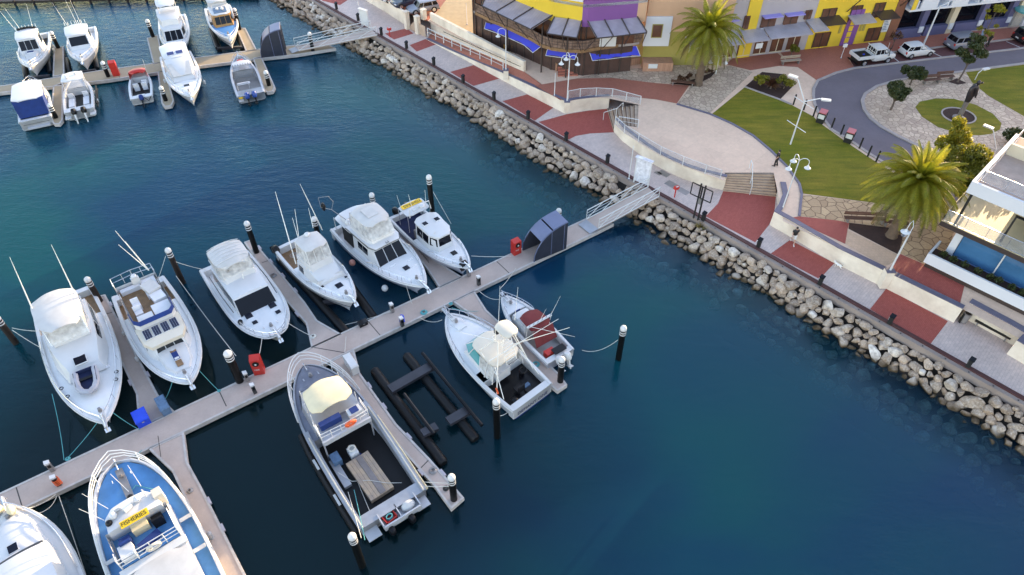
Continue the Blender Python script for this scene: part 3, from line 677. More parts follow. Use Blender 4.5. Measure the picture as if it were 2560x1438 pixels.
def dock_box(px, label, mat, rz, sx, sy, h):
    p = G(px[0], px[1], ZD); o = thing('dock_box', label, 'storage box', p, rz)
    MB().prism([(-sx/2,-sy/2),(sx/2,-sy/2),(sx/2,sy/2),(-sx/2,sy/2)], 0, h*.8).build('body', M[mat], o)
    MB().loft([[Vector((x*(sx/2+.04)*k, y*(sy/2+.04)*k, z)) for x, y in ((-1,-1),(1,-1),(1,1),(-1,1))] for k, z in ((1,h*.8),(1,h*.9),(.85,h))]).build('lid', M[mat], o)
    MB().box(-.08,.08,-sy/2-.07,-sy/2-.04,h*.68,h*.78).build('latch', M['steel'], o)
dock_box((358,1052), 'bright blue storage box at the foot of the finger', 'bluebox', R(38), .85, 1.15, .75)
dock_box((413,1022), 'faded grey blue storage box across the finger', 'greybluebox', R(-52), 1.35, .6, .8)
dock_box((908,812), 'low black box on the walkway edge behind the lift berth', 'blackgloss', R(35), .7, .4, .4)
dock_box((880,920), 'white upright step box at the head of the workboat finger', 'white', R(-55), 1.5, .55, .95)

# ---- armour rocks
def rock_mat():
    m, t, b = new_mat('armour_rock'); v = coord(t, 'obj')
    oi = t.nodes.new("ShaderNodeObjectInfo")
    c = ramp(t, oi.outputs["Random"], [(0, (.36,.25,.165)), (.35, (.52,.38,.27)), (.65, (.28,.20,.14)), (.87, (.58,.46,.35)), (1, (.85,.76,.66))])
    n1 = noise(t, v, 2.2, 6, .65)
    c = mix_rgb(t, ramp(t, n1, [(.35, 0), (.65, .75)]), c, (.15,.105,.075))
    c = mix_rgb(t, ramp(t, noise(t, v, 7, 4, .7), [(.45, 0), (.7, .5)]), c, (.80,.70,.58))
    pz = t.nodes.new("ShaderNodeSeparateXYZ"); g = t.nodes.new("ShaderNodeNewGeometry"); t.links.new(g.outputs["Position"], pz.inputs[0])
    wob = t.nodes.new("ShaderNodeMath"); wob.operation = 'MULTIPLY_ADD'; t.links.new(n1, wob.inputs[0]); wob.inputs[1].default_value = .5; t.links.new(pz.outputs[2], wob.inputs[2])
    c = mix_rgb(t, ramp(t, wob.outputs[0], [(0, .25), (.12, 1), (.30, 1), (.62, 0)]), c, (.065,.038,.012))
    t.links.new(c, b.inputs["Base Color"]); b.inputs["Roughness"].default_value = .85
    bump(t, b, noise(t, v, 5, 6, .7), .5, .06); return m
M['rock'] = rock_mat()
def rock_mesh(k):
    import bmesh
    from mathutils import noise as nz
    bm = bmesh.new(); bmesh.ops.create_icosphere(bm, subdivisions=3, radius=.5)
    rr = random.Random(k); off = Vector((rr.uniform(0,50), rr.uniform(0,50), rr.uniform(0,50)))
    cuts = [(Vector((rr.gauss(0,1), rr.gauss(0,1), rr.gauss(0,1))).normalized(), rr.uniform(.24,.40)) for _ in range(13)]
    for v in bm.verts:
        p = v.co.copy()
        for n, d in cuts:
            e = p.dot(n)-d
            if e > 0: p -= n*e*.97
        p *= 1 + .10*nz.noise(p*2.2+off) + .05*nz.noise(p*6+off)
        v.co = Vector((p.x*1.2, p.y, p.z*.85))*1.15
    me = bpy.data.meshes.new('armour_rock'); bm.to_mesh(me); bm.free()
    me.polygons.foreach_set("use_smooth", [True]*len(me.polygons)); me.set_sharp_from_angle(angle=R(24)); me.materials.append(M['rock']); return me
rocks = [rock_mesh(k) for k in range(14)]
spots = []; rr = random.Random(3)
rows = [(.95,1.12),(1.45,.68),(2.0,.25),(2.5,-.12),(3.1,-.45),(3.8,-.8),(4.6,-1.3),(5.5,-1.8)]
for ri, (w, zz) in enumerate(rows):
    a = -72.0
    while a < 66:
        s = rr.uniform(.5,1.1) if ri < 4 else rr.uniform(.6,1.1)
        if rr.random() < .16: s *= 1.15
        if ri < 4 or rr.random() < .75:
            spots.append((a + s*.45, w + rr.uniform(-.18,.18) + (.5*math.sin(a*.13)+.35*math.sin(a*.37))*(ri/5)*.7, zz + rr.uniform(-.08,.12), s))
        a += s*(.91 if ri < 4 else 1.1)
        if ri == 0 and (-27.5 < a < -24.5 or 14.5 < a < 16.5): a += 1.0
for a in range(-70, 64): spots.append((a+rr.random(), rr.uniform(.6,2.3), .0, rr.uniform(.28,.45)))
ro = []
for a, w, zz, s in spots:
    if len(ro) and False: pass
    if w < 2.4 and s < .46: zz = 1.25 - (w-.8)*.85 + .12
    p = S(a, w, zz); px = proj(p)
    vis = -30 < px[0] < 2590 and -30 < px[1] < 1470
    rot = (rr.uniform(-.5,.5), rr.uniform(-.5,.5), rr.uniform(0,6.28)); k = rr.randrange(14)
    d = (p - Vector((0,0,CAM_H))).length
    ro.append((vis and zz > -.3, s/d, p, rot, s, k))
ro.sort(key=lambda r: (not r[0], -r[1]))
pale = 0
for i, (vis, _, p, rot, s, k) in enumerate(ro[:295]):
    o = bpy.data.objects.new('armour_rock', rocks[k]); COL.objects.link(o); o.location = p; o.rotation_euler = rot; o.scale = (s, s*random.uniform(.85,1.1), s*random.uniform(.8,1.05))
    l = ('brown weed stained armour rock at the waterline below the sea wall', 'weed stained rocks at the waterline') if p.z < .3 else ('grey brown armour rock piled against the foot of the sea wall', 'dry armour rocks below the sea wall')
    tag(o, l[0], 'rock', l[1])
import bmesh
bm = bmesh.new()
for vis, _, p, rot, s, k in ro[295:]:
    n0 = len(bm.verts); bm.from_mesh(rocks[k]); bm.verts.ensure_lookup_table()
    mt = Matrix.Translation(p) @ Matrix.Rotation(rot[2],4,'Z') @ Matrix.Rotation(rot[1],4,'Y') @ Matrix.Rotation(rot[0],4,'X') @ Matrix.Scale(s,4)
    bmesh.ops.transform(bm, matrix=mt, verts=bm.verts[n0:])
me = bpy.data.meshes.new('far_rocks'); bm.to_mesh(me); bm.free()
me.polygons.foreach_set("use_smooth", [True]*len(me.polygons)); me.set_sharp_from_angle(angle=R(24))
M['rockmass'] = rock_mat(); 
_t = M['rockmass'].node_tree   # the mass has one object id: vary by place instead
for n in list(_t.nodes):
    if n.bl_idname == 'ShaderNodeObjectInfo':
        tgt = [l.to_socket for l in n.outputs["Random"].links][0]
        _t.links.new(ramp(_t, noise(_t, coord(_t, 'pos'), .9, 0), [(.3, 0), (.7, 1)]), tgt)
me.materials.append(M['rockmass'])
o = bpy.data.objects.new('armour_rocks', me); COL.objects.link(o); tag(o, 'distant and sunken armour rocks along the sea wall', 'rocks', kind='stuff')

# ================================================================ boats
H_ = {}
H_['white'] = hull_mat('white_hull', (.66,.66,.66), (.02,.025,.03), .12)
H_['whiteblue'] = hull_mat('white_hull_blue_boot', (.66,.66,.68), (.03,.05,.16), .16)
H_['cream'] = hull_mat('cream_hull', (.66,.62,.54), (.05,.04,.03), .14)
H_['palelilac'] = hull_mat('pale_grey_hull', (.56,.58,.68), (.02,.025,.05), .16)
H_['dkstripe'] = hull_mat('white_hull_dark_stripe', (.66,.66,.67), (.015,.018,.03), .14, (.03,.03,.06), (.78,.92))
H_['alu'] = hull_mat('aluminium_hull', (.42,.43,.46), (.03,.03,.035), .10)
def lerp(a, b, f): return a + (b-a)*f
class Boat:
    def __init__(s, name, label, stern, bow, zs, zb, beam, f0, f1, p=2.2, q=.85, sw=.86, rake=1.3, nb=0, tm=.38, group=None, hull='white', guard='white', lift=0):
        A, B = G(stern[0], stern[1], zs), G(bow[0], bow[1], zb); d = B-A; s.L = d.xy.length
        s.o = thing(name, label, 'boat', (A.x, A.y, lift), math.atan2(d.y, d.x), group)
        s.beam, s.f0, s.f1, s.p, s.q, s.sw, s.rake, s.nb, s.tm, s.lift = beam, f0, f1, p, q, sw, rake, nb, tm, lift
        s.inv = (Matrix.Translation(s.o.location) @ Matrix.Rotation(s.o.rotation_euler.z, 4, 'Z')).inverted()
        s.hull(hull, guard)
    def P(s, px, py, z): return s.inv @ G(px, py, z)
    def hb(s, t):
        if t < s.tm: f = s.sw + (1-s.sw)*math.sin(t/s.tm*math.pi/2)
        else:
            u = (t-s.tm)/(1-s.tm); f = max(0, 1-u**s.p)**s.q
            if s.nb: f = max(f, s.nb*math.sqrt(max(0, 1-max(0, (u-.86)/.14)**2)))
        return f*s.beam/2
    def sz(s, t): return s.f0 + (s.f1-s.f0)*t**1.7
    def hull(s, mat, guard):
        L = s.L; ts = [0,.05,.12,.2,.3,.4,.5,.58,.66,.73,.79,.84,.88,.915,.945,.968,.985,.995,1]; rings = []
        for t in ts:
            h, zt = s.hb(t), s.sz(t)
            x = lambda k: t*(L - s.rake*(1-k))
            mid, ch = h*(.97-.16*t*t), h*(.90-.42*t*t)
            zc = .08 + .45*t**4; zk = -.55 + .5*t**5
            rings.append([Vector((x(1), h, zt)), Vector((x(.55), mid, lerp(zc, zt, .5))), Vector((x(.1), ch, zc)), Vector((x(0), 0, zk)), Vector((x(.1), -ch, zc)), Vector((x(.55), -mid, lerp(zc, zt, .5))), Vector((x(1), -h, zt))])
        m = MB(); m.loft(rings, False, False, False); n = len(m.v)
        m.f.append(tuple(range(7)))
        m.build('hull', H_[mat], s.o, 50)
        m = MB()
        for sg in (1, -1): m.tube([(t*L, sg*(s.hb(t)+.02), s.sz(t)-.05) for t in ts], .055, 5)
        m.build('rub_rail', M[guard], s.o)
    def strip(s, name, t0, t1, inset, dz, mat, camber=0, n=14, x0=None):
        rows = []
        for i in range(n+1):
            t = lerp(t0, t1, i/n); h = max(s.hb(t)-inset, .01); z = s.sz(t)+dz
            rows.append([Vector((t*s.L, h*y, z + camber*(1-y*y))) for y in (-1,-.6,-.2,.2,.6,1)])
        return MB().loft(rows, False, False, False).build(name, M[mat], s.o, 60)
    def gunwale(s, w=.16, h=.07, mat='gel', t0=0, t1=1):
        m = MB(); n = 26
        for sg in (1, -1):
            rg = []
            for i in range(n+1):
                t = lerp(t0, t1, (i/n)**.8); o = s.hb(t)+.01; k = max(o-w, 0); z = s.sz(t); x = t*s.L
                rg.append([Vector((x, sg*o, z-.03)), Vector((x, sg*o, z+h)), Vector((x, sg*k, z+h)), Vector((x, sg*k, z-.03))])
            m.loft(rg)
        return m.build('gunwale', M[mat], s.o, 40)
    def cockpit(s, t0, t1, zf, floor='deck', wall='gel', w=.22, transom=True):
        ts = [lerp(t0, t1, i/8) for i in range(9)]
        MB().loft([[Vector((t*s.L, y*(s.hb(t)-w), zf)) for y in (-1,-.5,0,.5,1)] for t in ts], False, False, False).build('cockpit_floor', M[floor], s.o)
        m = MB()
        for sg in (1,-1):
            m.loft([[Vector((t*s.L, sg*(s.hb(t)-w), zf)), Vector((t*s.L, sg*(s.hb(t)-w), s.sz(t)+.03)), Vector((t*s.L, sg*(s.hb(t)-.02), s.sz(t)+.03))] for t in ts], False, False, False)
        k = s.hb(t0)-w
        if transom: m.box(0, t0*s.L+.02, -s.hb(0)+.02, s.hb(0)-.02, .2, s.sz(0)+.05)
        k = s.hb(t1)-w; m.box(t1*s.L-.03, t1*s.L+.02, -k, k, zf, s.sz(t1))
        return m.build('cockpit_lining', M[wall], s.o)
    def house(s, name, st, mat='gel', roofmat=None, camber=.08, wins=(), roof=True, winmat='dark', ends=True):
        """st: stations aft to bow: (xb, hwb, zb, xt, hwt, zt). wins: ('s', i, u0,u1,v0,v1,n) on both sides between stations i and i+1, ('f', u0,u1,v0,v1,n) on the front, ('b', ...) on the back"""
        rg = []; ks = (.75,.4,0,-.4,-.75)
        for xb, hb_, zb, xt, ht, zt in st:
            rg.append([Vector((xb, hb_, zb)), Vector((xt, ht, zt))] + ([Vector((xt, ht*k, zt + camber*(1-k*k))) for k in ks] if roof else []) + [Vector((xt, -ht, zt)), Vector((xb, -hb_, zb))])
        if roof: o = MB().loft(rg, False, ends, ends).build(name, M[mat], s.o, 30)
        else:
            m = MB(); 
            for sg in (0, 1):
                m.loft([[r[0], r[1]] if sg == 0 else [r[3], r[2]] for r in rg], False, False, False)
            r = rg[-1]; m.quad(r[0], r[1], r[2], r[3])
            if ends: r = rg[0]; m.quad(r[0], r[1], r[2], r[3])
            o = m.build(name, M[mat], s.o, 30)
        c = Vector((sum(r[0].x for r in rg)/len(rg), 0, rg[0][0].z))
        def pane(a, b, t, d, u0, u1, v0, v1, n, nm='window'):
            nr = (b-a).cross(d-a).normalized()
            if nr.dot(a+b-2*c) < 0: nr = -nr
            for k in range(n):
                g = (u1-u0)/n; ua, ub = u0+g*k+.012, u0+g*(k+1)-.012
                q = lambda u, v: a.lerp(b, u).lerp(d.lerp(t, u), v)
                m = MB(); f = [q(ua,v0), q(ub,v0), q(ub,v1), q(ua,v1)]
                m.loft([[p-nr*.01 for p in f], [p+nr*.016 for p in f]]); m.build(nm, M[winmat], s.o)
        for w in wins:
            if w[0] == 's':
                i = w[1]; a, b = rg[i], rg[i+1]
                pane(a[0], b[0], b[1], a[1], *w[2:]); pane(a[-1], b[-1], b[-2], a[-2], *w[2:])
            else:
                r = rg[-1] if w[0] == 'f' else rg[0]; pane(r[0], r[-1], r[-2], r[1], *w[1:], nm='windscreen' if w[0] == 'f' else 'window')
        return o
    def slab(s, name, x0, x1, hw0, hw1, z0, z1, mat='canvas', camber=.15, th=.07, pw=5, droop=.12, nx=10, ny=8, yc=0):
        top, bot = [], []
        for i in range(nx+1):
            u = -1+2*i/nx; ex = (1-abs(u)**pw)**(1/pw) if abs(u) < 1 else .0
            ex = max(ex, .55); x = lerp(x0, x1, (u+1)/2); hw = lerp(hw0, hw1, (u+1)/2)*ex; z = lerp(z0, z1, (u+1)/2)
            row = [Vector((x, yc+hw*(-1+2*j/ny), z + camber*(1-abs(-1+2*j/ny)**2.4) - droop*abs(u)**4)) for j in range(ny+1)]
            top.append(row); bot.append([p-Vector((0,0,th)) for p in row])
        rings = [t+list(reversed(b)) for t, b in zip(top, bot)]
        return MB().loft(rings).build(name, M[mat], s.o, 40)
    def rail(s, t0, inset=.12, h=.6, levels=(1,), n=7, bowx=.25, mat='steel', r=.028, name='bow_rail', lean=0):
        m = MB(); N = 14; base = []
        for i in range(N+1): t = lerp(t0, .985, i/N); base.append((t*s.L, max(s.hb(t)-inset, .06), s.sz(t)+.05))
        for f in levels:
            path = [(x+lean*f*(i/N), y, z+h*f*min(1, .35+i*.3)) for i, (x, y, z) in enumerate(base)]
            full = path + [(s.L+bowx, 0, s.sz(1)+.05+h*f)] + [(x, -y, z) for x, y, z in reversed(path)]
            m.tube(full, r, 5)
        for k in range(n+1):
            i = round(k*N/n); x, y, z = base[i]; hh = h*min(1, .35+i*.3)
            for sg in (1,-1): m.bar((x, sg*y, z-.05), (x+lean*(i/N), sg*y, z+hh), r*.8, None, 5)
        return m.build(name, M[mat], s.o)
    def hatch(s, x, y, sx=.5, sy=.5, z=None, mat='hatch', h=.05):
        z = s.sz(x/s.L)+.13 if z is None else z
        MB().box(x-sx/2-.03, x+sx/2+.03, y-sy/2-.03, y+sy/2+.03, z-.06, z+h*.5).build('hatch_frame', M['deck'], s.o)
        return MB().box(x-sx/2, x+sx/2, y-sy/2, y+sy/2, z, z+h).build('hatch', M[mat], s.o)
    def rod(s, p, q, r=.03, r2=.012, name='antenna', mat='whitepole'): return MB().bar(p, q, r, r2, 5).build(name, M[mat], s.o)
    def anchor(s, ext=.35, z=None, plat=True):
        z = s.sz(1)+.06 if z is None else z; L = s.L; m = MB()
        if plat: MB().loft([[Vector((L-.9,.22,z-.04)),Vector((L-.9,-.22,z-.04)),Vector((L-.9,-.22,z+.04)),Vector((L-.9,.22,z+.04))],[Vector((L+ext,.10,z)),Vector((L+ext,-.10,z)),Vector((L+ext,-.10,z+.07)),Vector((L+ext,.10,z+.07))]]).build('bow_sprit', M['gel'], s.o)
        m.bar((L-.7,0,z+.12),(L+ext+.02,0,z+.10),.05); m.bar((L+ext-.05,0,z+.1),(L+ext+.12,0,z-.28),.06,.03); m.obox((L+ext+.02,0,z-.22),.3,.34,.05,0,R(50))
        m.build('anchor', M['steel'], s.o)
        m = MB(); m.lathe([(.14,0),(.14,.12),(.07,.13),(.07,.26),(.11,.27),(.11,.3)], (L-1.15,0,z-.02), 10); m.build('windlass', M['pedgrey'], s.o)
        m = MB()
        for y in (.35,-.35): m.bar((L-1.4,y*1.6,z+.02),(L-1.15,y*1.6,z+.02),.03)
        m.build('cleat', M['steel'], s.o)
    def outboard(s, y, mat='blackgloss', sc=1.0, leg='blackgloss', tilt=.0, x=-.35, z=None):
        z = s.sz(0)*.75 if z is None else z
        mt = Matrix.Translation((x, y, z)) @ Matrix.Rotation(tilt, 4, 'Y') @ Matrix.Scale(sc, 4)
        o = MB().loft([[Vector((cx+a*ca, b*cb, zz)) for a, b in ((.5,.25),(.5,-.25),(.15,-.5),(-.35,-.45),(-.55,-.2),(-.55,.2),(-.35,.45),(.15,.5))] for zz, ca, cb, cx in ((.05,.55,.42,0),(.2,.72,.55,0),(.5,.70,.55,-.02),(.68,.5,.42,-.04),(.73,.25,.25,-.05))]).xf(mt).build('outboard_motor', M[mat], s.o)
        m = MB(); m.loft([[Vector((a*k+ox, b*k*.6, zz)) for a, b in ((.3,.2),(.3,-.2),(-.3,-.2),(-.3,.2))] for zz, k, ox in ((.05,.7,0),(-.5,.5,.02),(-1.0,.42,0))]); m.obox((-.12,0,-.55),.55,.32,.03); m.obox((.25,0,.02),.35,.22,.3); m.xf(mt).build('leg', M[leg], o)
        return o
    def seat(s, x, y, z, mat='upholst', w=.55, rz=0):
        m = MB(); m.obox((0,0,.25),w,w,.5); m.obox((-w*.45,0,.65),w*.2,w,.55,0,-.12); m.xf(Matrix.Translation((x,y,z)) @ Matrix.Rotation(rz,4,'Z')); return m.build('seat', M[mat], s.o)
    def fender(s, t, sg, mat='white', r=.14, h=.5, name='fender'):
        x, y = t*s.L, sg*(s.hb(t)+r+.04); m = MB(); m.lathe([(.04,-h/2-.03),(r,-h/2+.08),(r,h/2-.08),(.04,h/2+.03)], (x,y,s.sz(t)*.45), 10); m.bar((x,y,s.sz(t)*.45+h/2),(x,y-sg*.1,s.sz(t)+.1),.015); return m.build(name, M[mat], s.o)
    def posts(s, pts, z0, z1, r=.03, mat='steel', name='support_posts'):
        name = {'support_posts': 'support_post', 'canopy_frame': 'canopy_post', 'awning_frame': 'awning_post', 'deck_posts': 'deck_post', 'top_posts': 'top_post', 'sunshade_posts': 'sunshade_post', 'cockpit_stanchions': 'cockpit_stanchion'}.get(name, name)
        for p in pts:
            q = (p[0],p[1],z1) if len(p) == 2 else (p[2],p[3],z1); MB().bar((p[0],p[1],z0), q, r).build(name, M[mat], s.o)
    def radar(s, x, y, z, r=.3): return MB().lathe([(r*.8,0),(r,.06),(r,.18),(r*.6,.26)], (x,y,z), 14).build('radar_dome', M['gel'], s.o)
def rod_holders(b, x, hw, z, n=7, h=.45):
    m = MB()
    for k in range(n): y = lerp(-hw, hw, k/(n-1)); m.bar((x,y,z),(x-.12,y,z+h),.035)
    m.build('rod_holder_row', M['steel'], b.o)
M['pinkbuoy'] = paint('faded_pink_buoy', (.62,.28,.22), .5, var=.2)
M['aludark'] = paint('dull_aluminium_deck', (.20,.21,.26), .5, metal=.3, var=.3)
M['palealu'] = paint('painted_aluminium', (.50,.51,.54), .45, metal=.2, var=.15)
M['greypad'] = paint('grey_fender_pad', (.40,.40,.42), .7, var=.2)

# --- B1: game boat with an inflatable tender on the foredeck
b = Boat('motor_cruiser', 'white game fishing cruiser carrying a grey inflatable tender on its foredeck', (155,742), (262,1057), 1.1, 2.0, 4.9, 1.15, 2.0, 2.5, .8, .9, 1.6, hull='white')
b.gunwale(.22,.09); b.strip('foredeck', .24, .995, .2, 0, 'deck', .12); b.cockpit(.03, .25, .6, 'teak')
b.house('deckhouse', [(3.7,1.85,1.2,3.7,1.7,3.0),(6.2,1.9,1.3,6.2,1.68,3.0),(8.3,1.8,1.5,8.0,1.5,2.75),(10.6,1.25,1.75,9.9,1.0,2.15)], 'gel', wins=[('s',0,.1,.95,.45,.85,2),('s',1,.05,.8,.45,.85,2)], camber=.12)
b.house('flybridge', [(3.9,1.5,2.9,3.8,1.55,3.5),(6.5,1.5,2.9,6.5,1.5,3.6),(7.7,1.2,2.9,7.5,1.25,3.55)], 'gel', camber=0)
MB().box(4.0,7.2,-1.2,1.2,3.58,3.62).build('flybridge_sole', M['cream'], b.o)
b.house('clear_curtain', [(4.0,1.45,3.5,4.2,1.45,4.6),(6.4,1.45,3.55,6.4,1.45,4.62),(8.1,1.30,3.5,7.55,1.3,4.62)], 'clears', roof=False, ends=False)
b.seat(5.2,.5,3.6); b.seat(5.2,-.5,3.6); MB().box(6.4,6.9,-.9,.9,3.6,4.1).build('helm_console', M['gel'], b.o)
b.slab('hard_top', 3.7, 7.9, 1.62, 1.5, 4.7, 4.66, 'canvas', .18, .09, 4, .15)
b.posts([(4.2,1.45),(4.2,-1.45),(6.4,1.45),(6.4,-1.45),(8.1,1.25,7.5,1.25),(8.1,-1.25,7.5,-1.25)], 3.5, 4.65)
for px, tip in (((101,819),(24,643)), ((208,778),(128,612))):
    a = b.P(*px, 3.2); q = b.P(*tip, 8.6); MB().tube([a, a.lerp(q,.35), a.lerp(q,.7), q], [.055,.045,.03,.012], 5).build('outrigger_pole', M['whitepole'], b.o)
    MB().bar(a+Vector((0,0,-1.2)), a.lerp(q,.3)+Vector((.1,0,-.2)), .03).build('outrigger_brace', M['steel'], b.o)
b.hatch(9.45,-.05,.78,.78,2.47); b.rail(.30, .12, .62, (1,), 8, .3); b.anchor(.55)
MB().lathe([(.10,0),(.10,.14),(.13,.15)], (10.75,1.35,1.9), 10).build('deck_vent', M['steel'], b.o)
for x, y in ((11.6,1.75),(12.3,1.55),(10.9,-1.8),(11.9,-1.6)): MB().torus((x,y,2.0), .13, .035, 12, 5).build('mooring_eye', M['blackgloss'], b.o)
d = thing('inflatable_tender', 'grey and navy inflatable dinghy lashed on the foredeck of a white cruiser', 'dinghy', b.o.matrix_basis @ Vector((11.5,-.12,2.08)), b.o.rotation_euler.z+R(-4))
M['tube'] = paint('grey_inflatable_tube', (.36,.37,.42), .5, var=.2)
pts = [(-1.05,.62),(-.3,.66),(.45,.60),(.95,.40),(1.18,0),(.95,-.40),(.45,-.60),(-.3,-.66),(-1.05,-.62)]
MB().tube([(x,y,.24) for x, y in pts], [.19,.22,.22,.21,.2,.21,.22,.22,.19], 8).build('air_tube', M['tube'], d)
MB().prism([(-.95,.48),(.4,.48),(.95,.25),(1.05,0),(.95,-.25),(.4,-.48),(-.95,-.48)], .05, .14).build('floor', M['navy'], d)
MB().box(-1.02,-.92,-.5,.5,.05,.42).build('transom', M['navy'], d); MB().box(-.3,-.05,-.5,.5,.24,.30).build('thwart', M['blackgloss'], d)
for sg in (1,-1): MB().bar((-.9,sg*.72,.42),(.5,sg*.68,.44),.02).build('oar', M['blackgloss'], d)

# --- B2: solar panel cruiser
b = Boat('motor_cruiser', 'cream white cruiser with four solar panels on its open flybridge brow', (348,722), (476,958), .9, 1.95, 4.6, 1.15, 1.95, 2.6, .75, .9, 1.3, hull='white')
b.gunwale(.25,.08); b.strip('foredeck', .25, .995, .22, 0, 'deck', .10); b.cockpit(.05, .26, .55, 'teak')
MB().box(-.9,.02,-1.9,1.9,.3,.4).build('swim_platform', M['teak'], b.o)
b.house('deckhouse', [(3.0,1.75,1.1,3.0,1.55,2.75),(6.6,1.75,1.35,6.6,1.5,2.8),(8.8,1.55,1.5,8.3,1.3,2.75),(9.6,1.2,1.55,9.0,1.0,2.6)], 'gel', wins=[('s',0,.05,.95,.4,.85,2),('s',1,.05,.9,.35,.85,2),('f',.05,.95,.35,.85,3)])
b.house('flybridge_brow', [(6.9,1.62,2.6,6.9,1.6,3.0),(8.6,1.55,2.62,8.7,1.5,3.0),(9.35,1.15,2.66,9.4,1.1,2.98)], 'cream', camber=.05)
b.house('flybridge_coaming', [(2.0,1.45,2.75,2.0,1.5,3.45),(5.2,1.5,2.78,5.2,1.55,3.5),(6.9,1.45,2.8,6.8,1.5,3.55),(7.3,1.15,2.8,7.2,1.2,3.5)], 'gel', roof=False)
MB().box(1.95,7.1,-1.42,1.42,2.83,2.88).build('flybridge_sole', M['teak'], b.o)
m = MB()
m.box(2.1,4.2,.25,1.35,2.88,3.3); m.obox((4.7,.9,3.15),1.0,.95,.55,.1); m.box(2.2,2.6,-1.3,.2,2.88,3.25); m.obox((6.1,.75,3.1),1.3,1.3,.5)
m.build('covered_seating', M['upholst'], b.o)
MB().obox((3.6,.75,3.5),1.2,1.0,.35,.3,.1).build('folded_cover', M['canvas'], b.o)
b.seat(4.7,-.7,2.88); b.seat(5.6,-.8,2.88); MB().obox((6.5,-.55,3.2),.6,1.1,.6).build('helm_console', M['gel'], b.o)
b.house('wind_deflector', [(5.6,1.55,3.5,5.55,1.5,3.62),(6.9,1.5,3.55,6.75,1.4,3.75),(7.35,1.15,3.5,7.1,1.1,3.75)], 'canvas_blue', roof=False, ends=False)
m = MB()
for f in (.45,.9): m.tube([(2.9,-1.52,3.45+f),(1.9,-1.5,3.45+f),(1.75,0,3.45+f),(1.9,1.5,3.45+f),(2.9,1.52,3.45+f)], .03)
for x, y in ((2.9,1.52),(1.9,1.5),(1.8,.7),(1.75,0),(1.8,-.7),(1.9,-1.5),(2.9,-1.52)): m.bar((x,y,3.4),(x,y,4.35),.025)
m.build('stern_rail', M['steel'], b.o)
M['solar'] = paint('solar_cell', (.012,.016,.05), .15, var=.3)
for k in range(4):
    y = lerp(-.98,.98,k/3); o = MB().obox((8.0,y,3.1),1.05,.56,.04,0,R(4)).build('solar_panel', M['white'], b.o)
    m = MB()
    for i in range(7):
        for j in range(3): m.obox((7.58+i*.14,y-.165+j*.165,3.125-(i-3)*.0098),.125,.15,.012,0,R(4))
    m.build('cells', M['solar'], o)
base = b.P(378,690,3.9)
for tip, z in (((288,577),7.9),((296,612),6.8),((313,604),7.0)): b.rod(b.P(372,676,4.2), b.P(*tip, z), .045, .015)
m = MB(); m.box(2.35,2.65,-.25,.35,3.5,4.1); m.build('mast_base', M['gel'], b.o); b.radar(2.5,.05,4.1,.22)
b.house('foredeck_trunk', [(9.0,1.15,1.6,9.0,1.0,2.15),(10.8,1.0,1.7,10.8,.85,2.05),(11.9,.55,1.8,11.7,.45,1.98)], 'gel', camber=.06)
MB().box(9.0,11.4,-.22,.22,2.12,2.17).build('teak_strip', M['teak'], b.o)
b.hatch(10.35,0,.85,.42,2.19,'canvas_blue'); MB().box(10.55,10.75,-.16,.16,2.2,2.26).build('hatch_vent', M['white'], b.o)
b.rail(.45,.14,.35,(1,),8,.1,r=.02); b.anchor(.3); b.fender(.55,-1); b.fender(.30,-1)

# --- B3: wide white powercat with dark windscreen
b = Boat('power_catamaran', 'wide blunt bowed white powercat with a black windscreen and cream top canopy', (560,652), (694,838), 1.0, 1.5, 4.45, 1.05, 1.5, 3.2, .55, .95, .8, .52, .4, hull='cream')
b.gunwale(.2,.07); b.strip('foredeck', .2, .99, .18, .02, 'deck', .1); b.cockpit(.04, .22, .5, 'deck')
b.house('deckhouse', [(2.2,1.65,1.05,2.2,1.5,2.6),(4.6,1.65,1.15,4.6,1.5,2.75),(7.75,1.5,1.3,6.75,1.42,2.55)], 'gel', camber=.16, wins=[('s',0,.05,.95,.4,.85,2),('s',1,.0,.8,.35,.85,2),('f',.0,1,.08,.94,1)])
b.house('flybridge', [(2.0,1.35,2.7,2.0,1.42,3.3),(4.2,1.42,2.75,4.2,1.4,3.35),(5.1,1.2,2.72,4.9,1.2,3.3)], 'gel', camber=0)
b.house('clear_curtain', [(2.1,1.4,3.3,2.2,1.35,4.15),(4.2,1.4,3.35,4.2,1.35,4.2),(5.0,1.25,3.3,4.65,1.2,4.2)], 'clears', roof=False)
for y in (.75,0,-.75): b.seat(3.1,y,3.3,'canvas_blue')
MB().box(4.0,4.4,-.8,.8,3.3,3.85).build('helm_console', M['blackgloss'], b.o)
b.slab('canopy', 1.7, 4.75, 1.42, 1.38, 4.22, 4.24, 'canvas', .22, .08, 4, .25)
b.posts([(2.2,1.36),(2.2,-1.36),(4.2,1.36),(4.2,-1.36)], 3.3, 4.2)
m = MB()
for k in range(6): m.tube([(2.1+k*.42, y*1.3, 4.26+.22*(1-abs(y)**2.4)) for y in (-1,-.6,-.2,.2,.6,1)], .022, 4)
m.build('canopy_battens', M['white'], b.o)
for x, y, k in ((7.95,-.95,.55),(8.0,1.0,.55),(8.95,-.85,.38),(9.0,1.05,.38)): b.hatch(x,y,k,k,None)
b.rail(.72,.15,.45,(1,.5),6,.05); b.anchor(.5)
MB().lathe([(.15,0),(.2,.25),(.15,.35)], (8.3,-1.75,1.4), 10).build('deck_locker_pod', M['blackgloss'], b.o)
b.rod((5.3,.1,2.9),(5.3,.15,3.35),.05,.03,'horn')
m = MB()
for sg in (1,-1): m.tube([(2.0,sg*1.85,1.7),(5.0,sg*1.9,1.8),(7.2,sg*1.8,1.75)], .03); 
m.build('side_rail', M['blackgloss'], b.o)

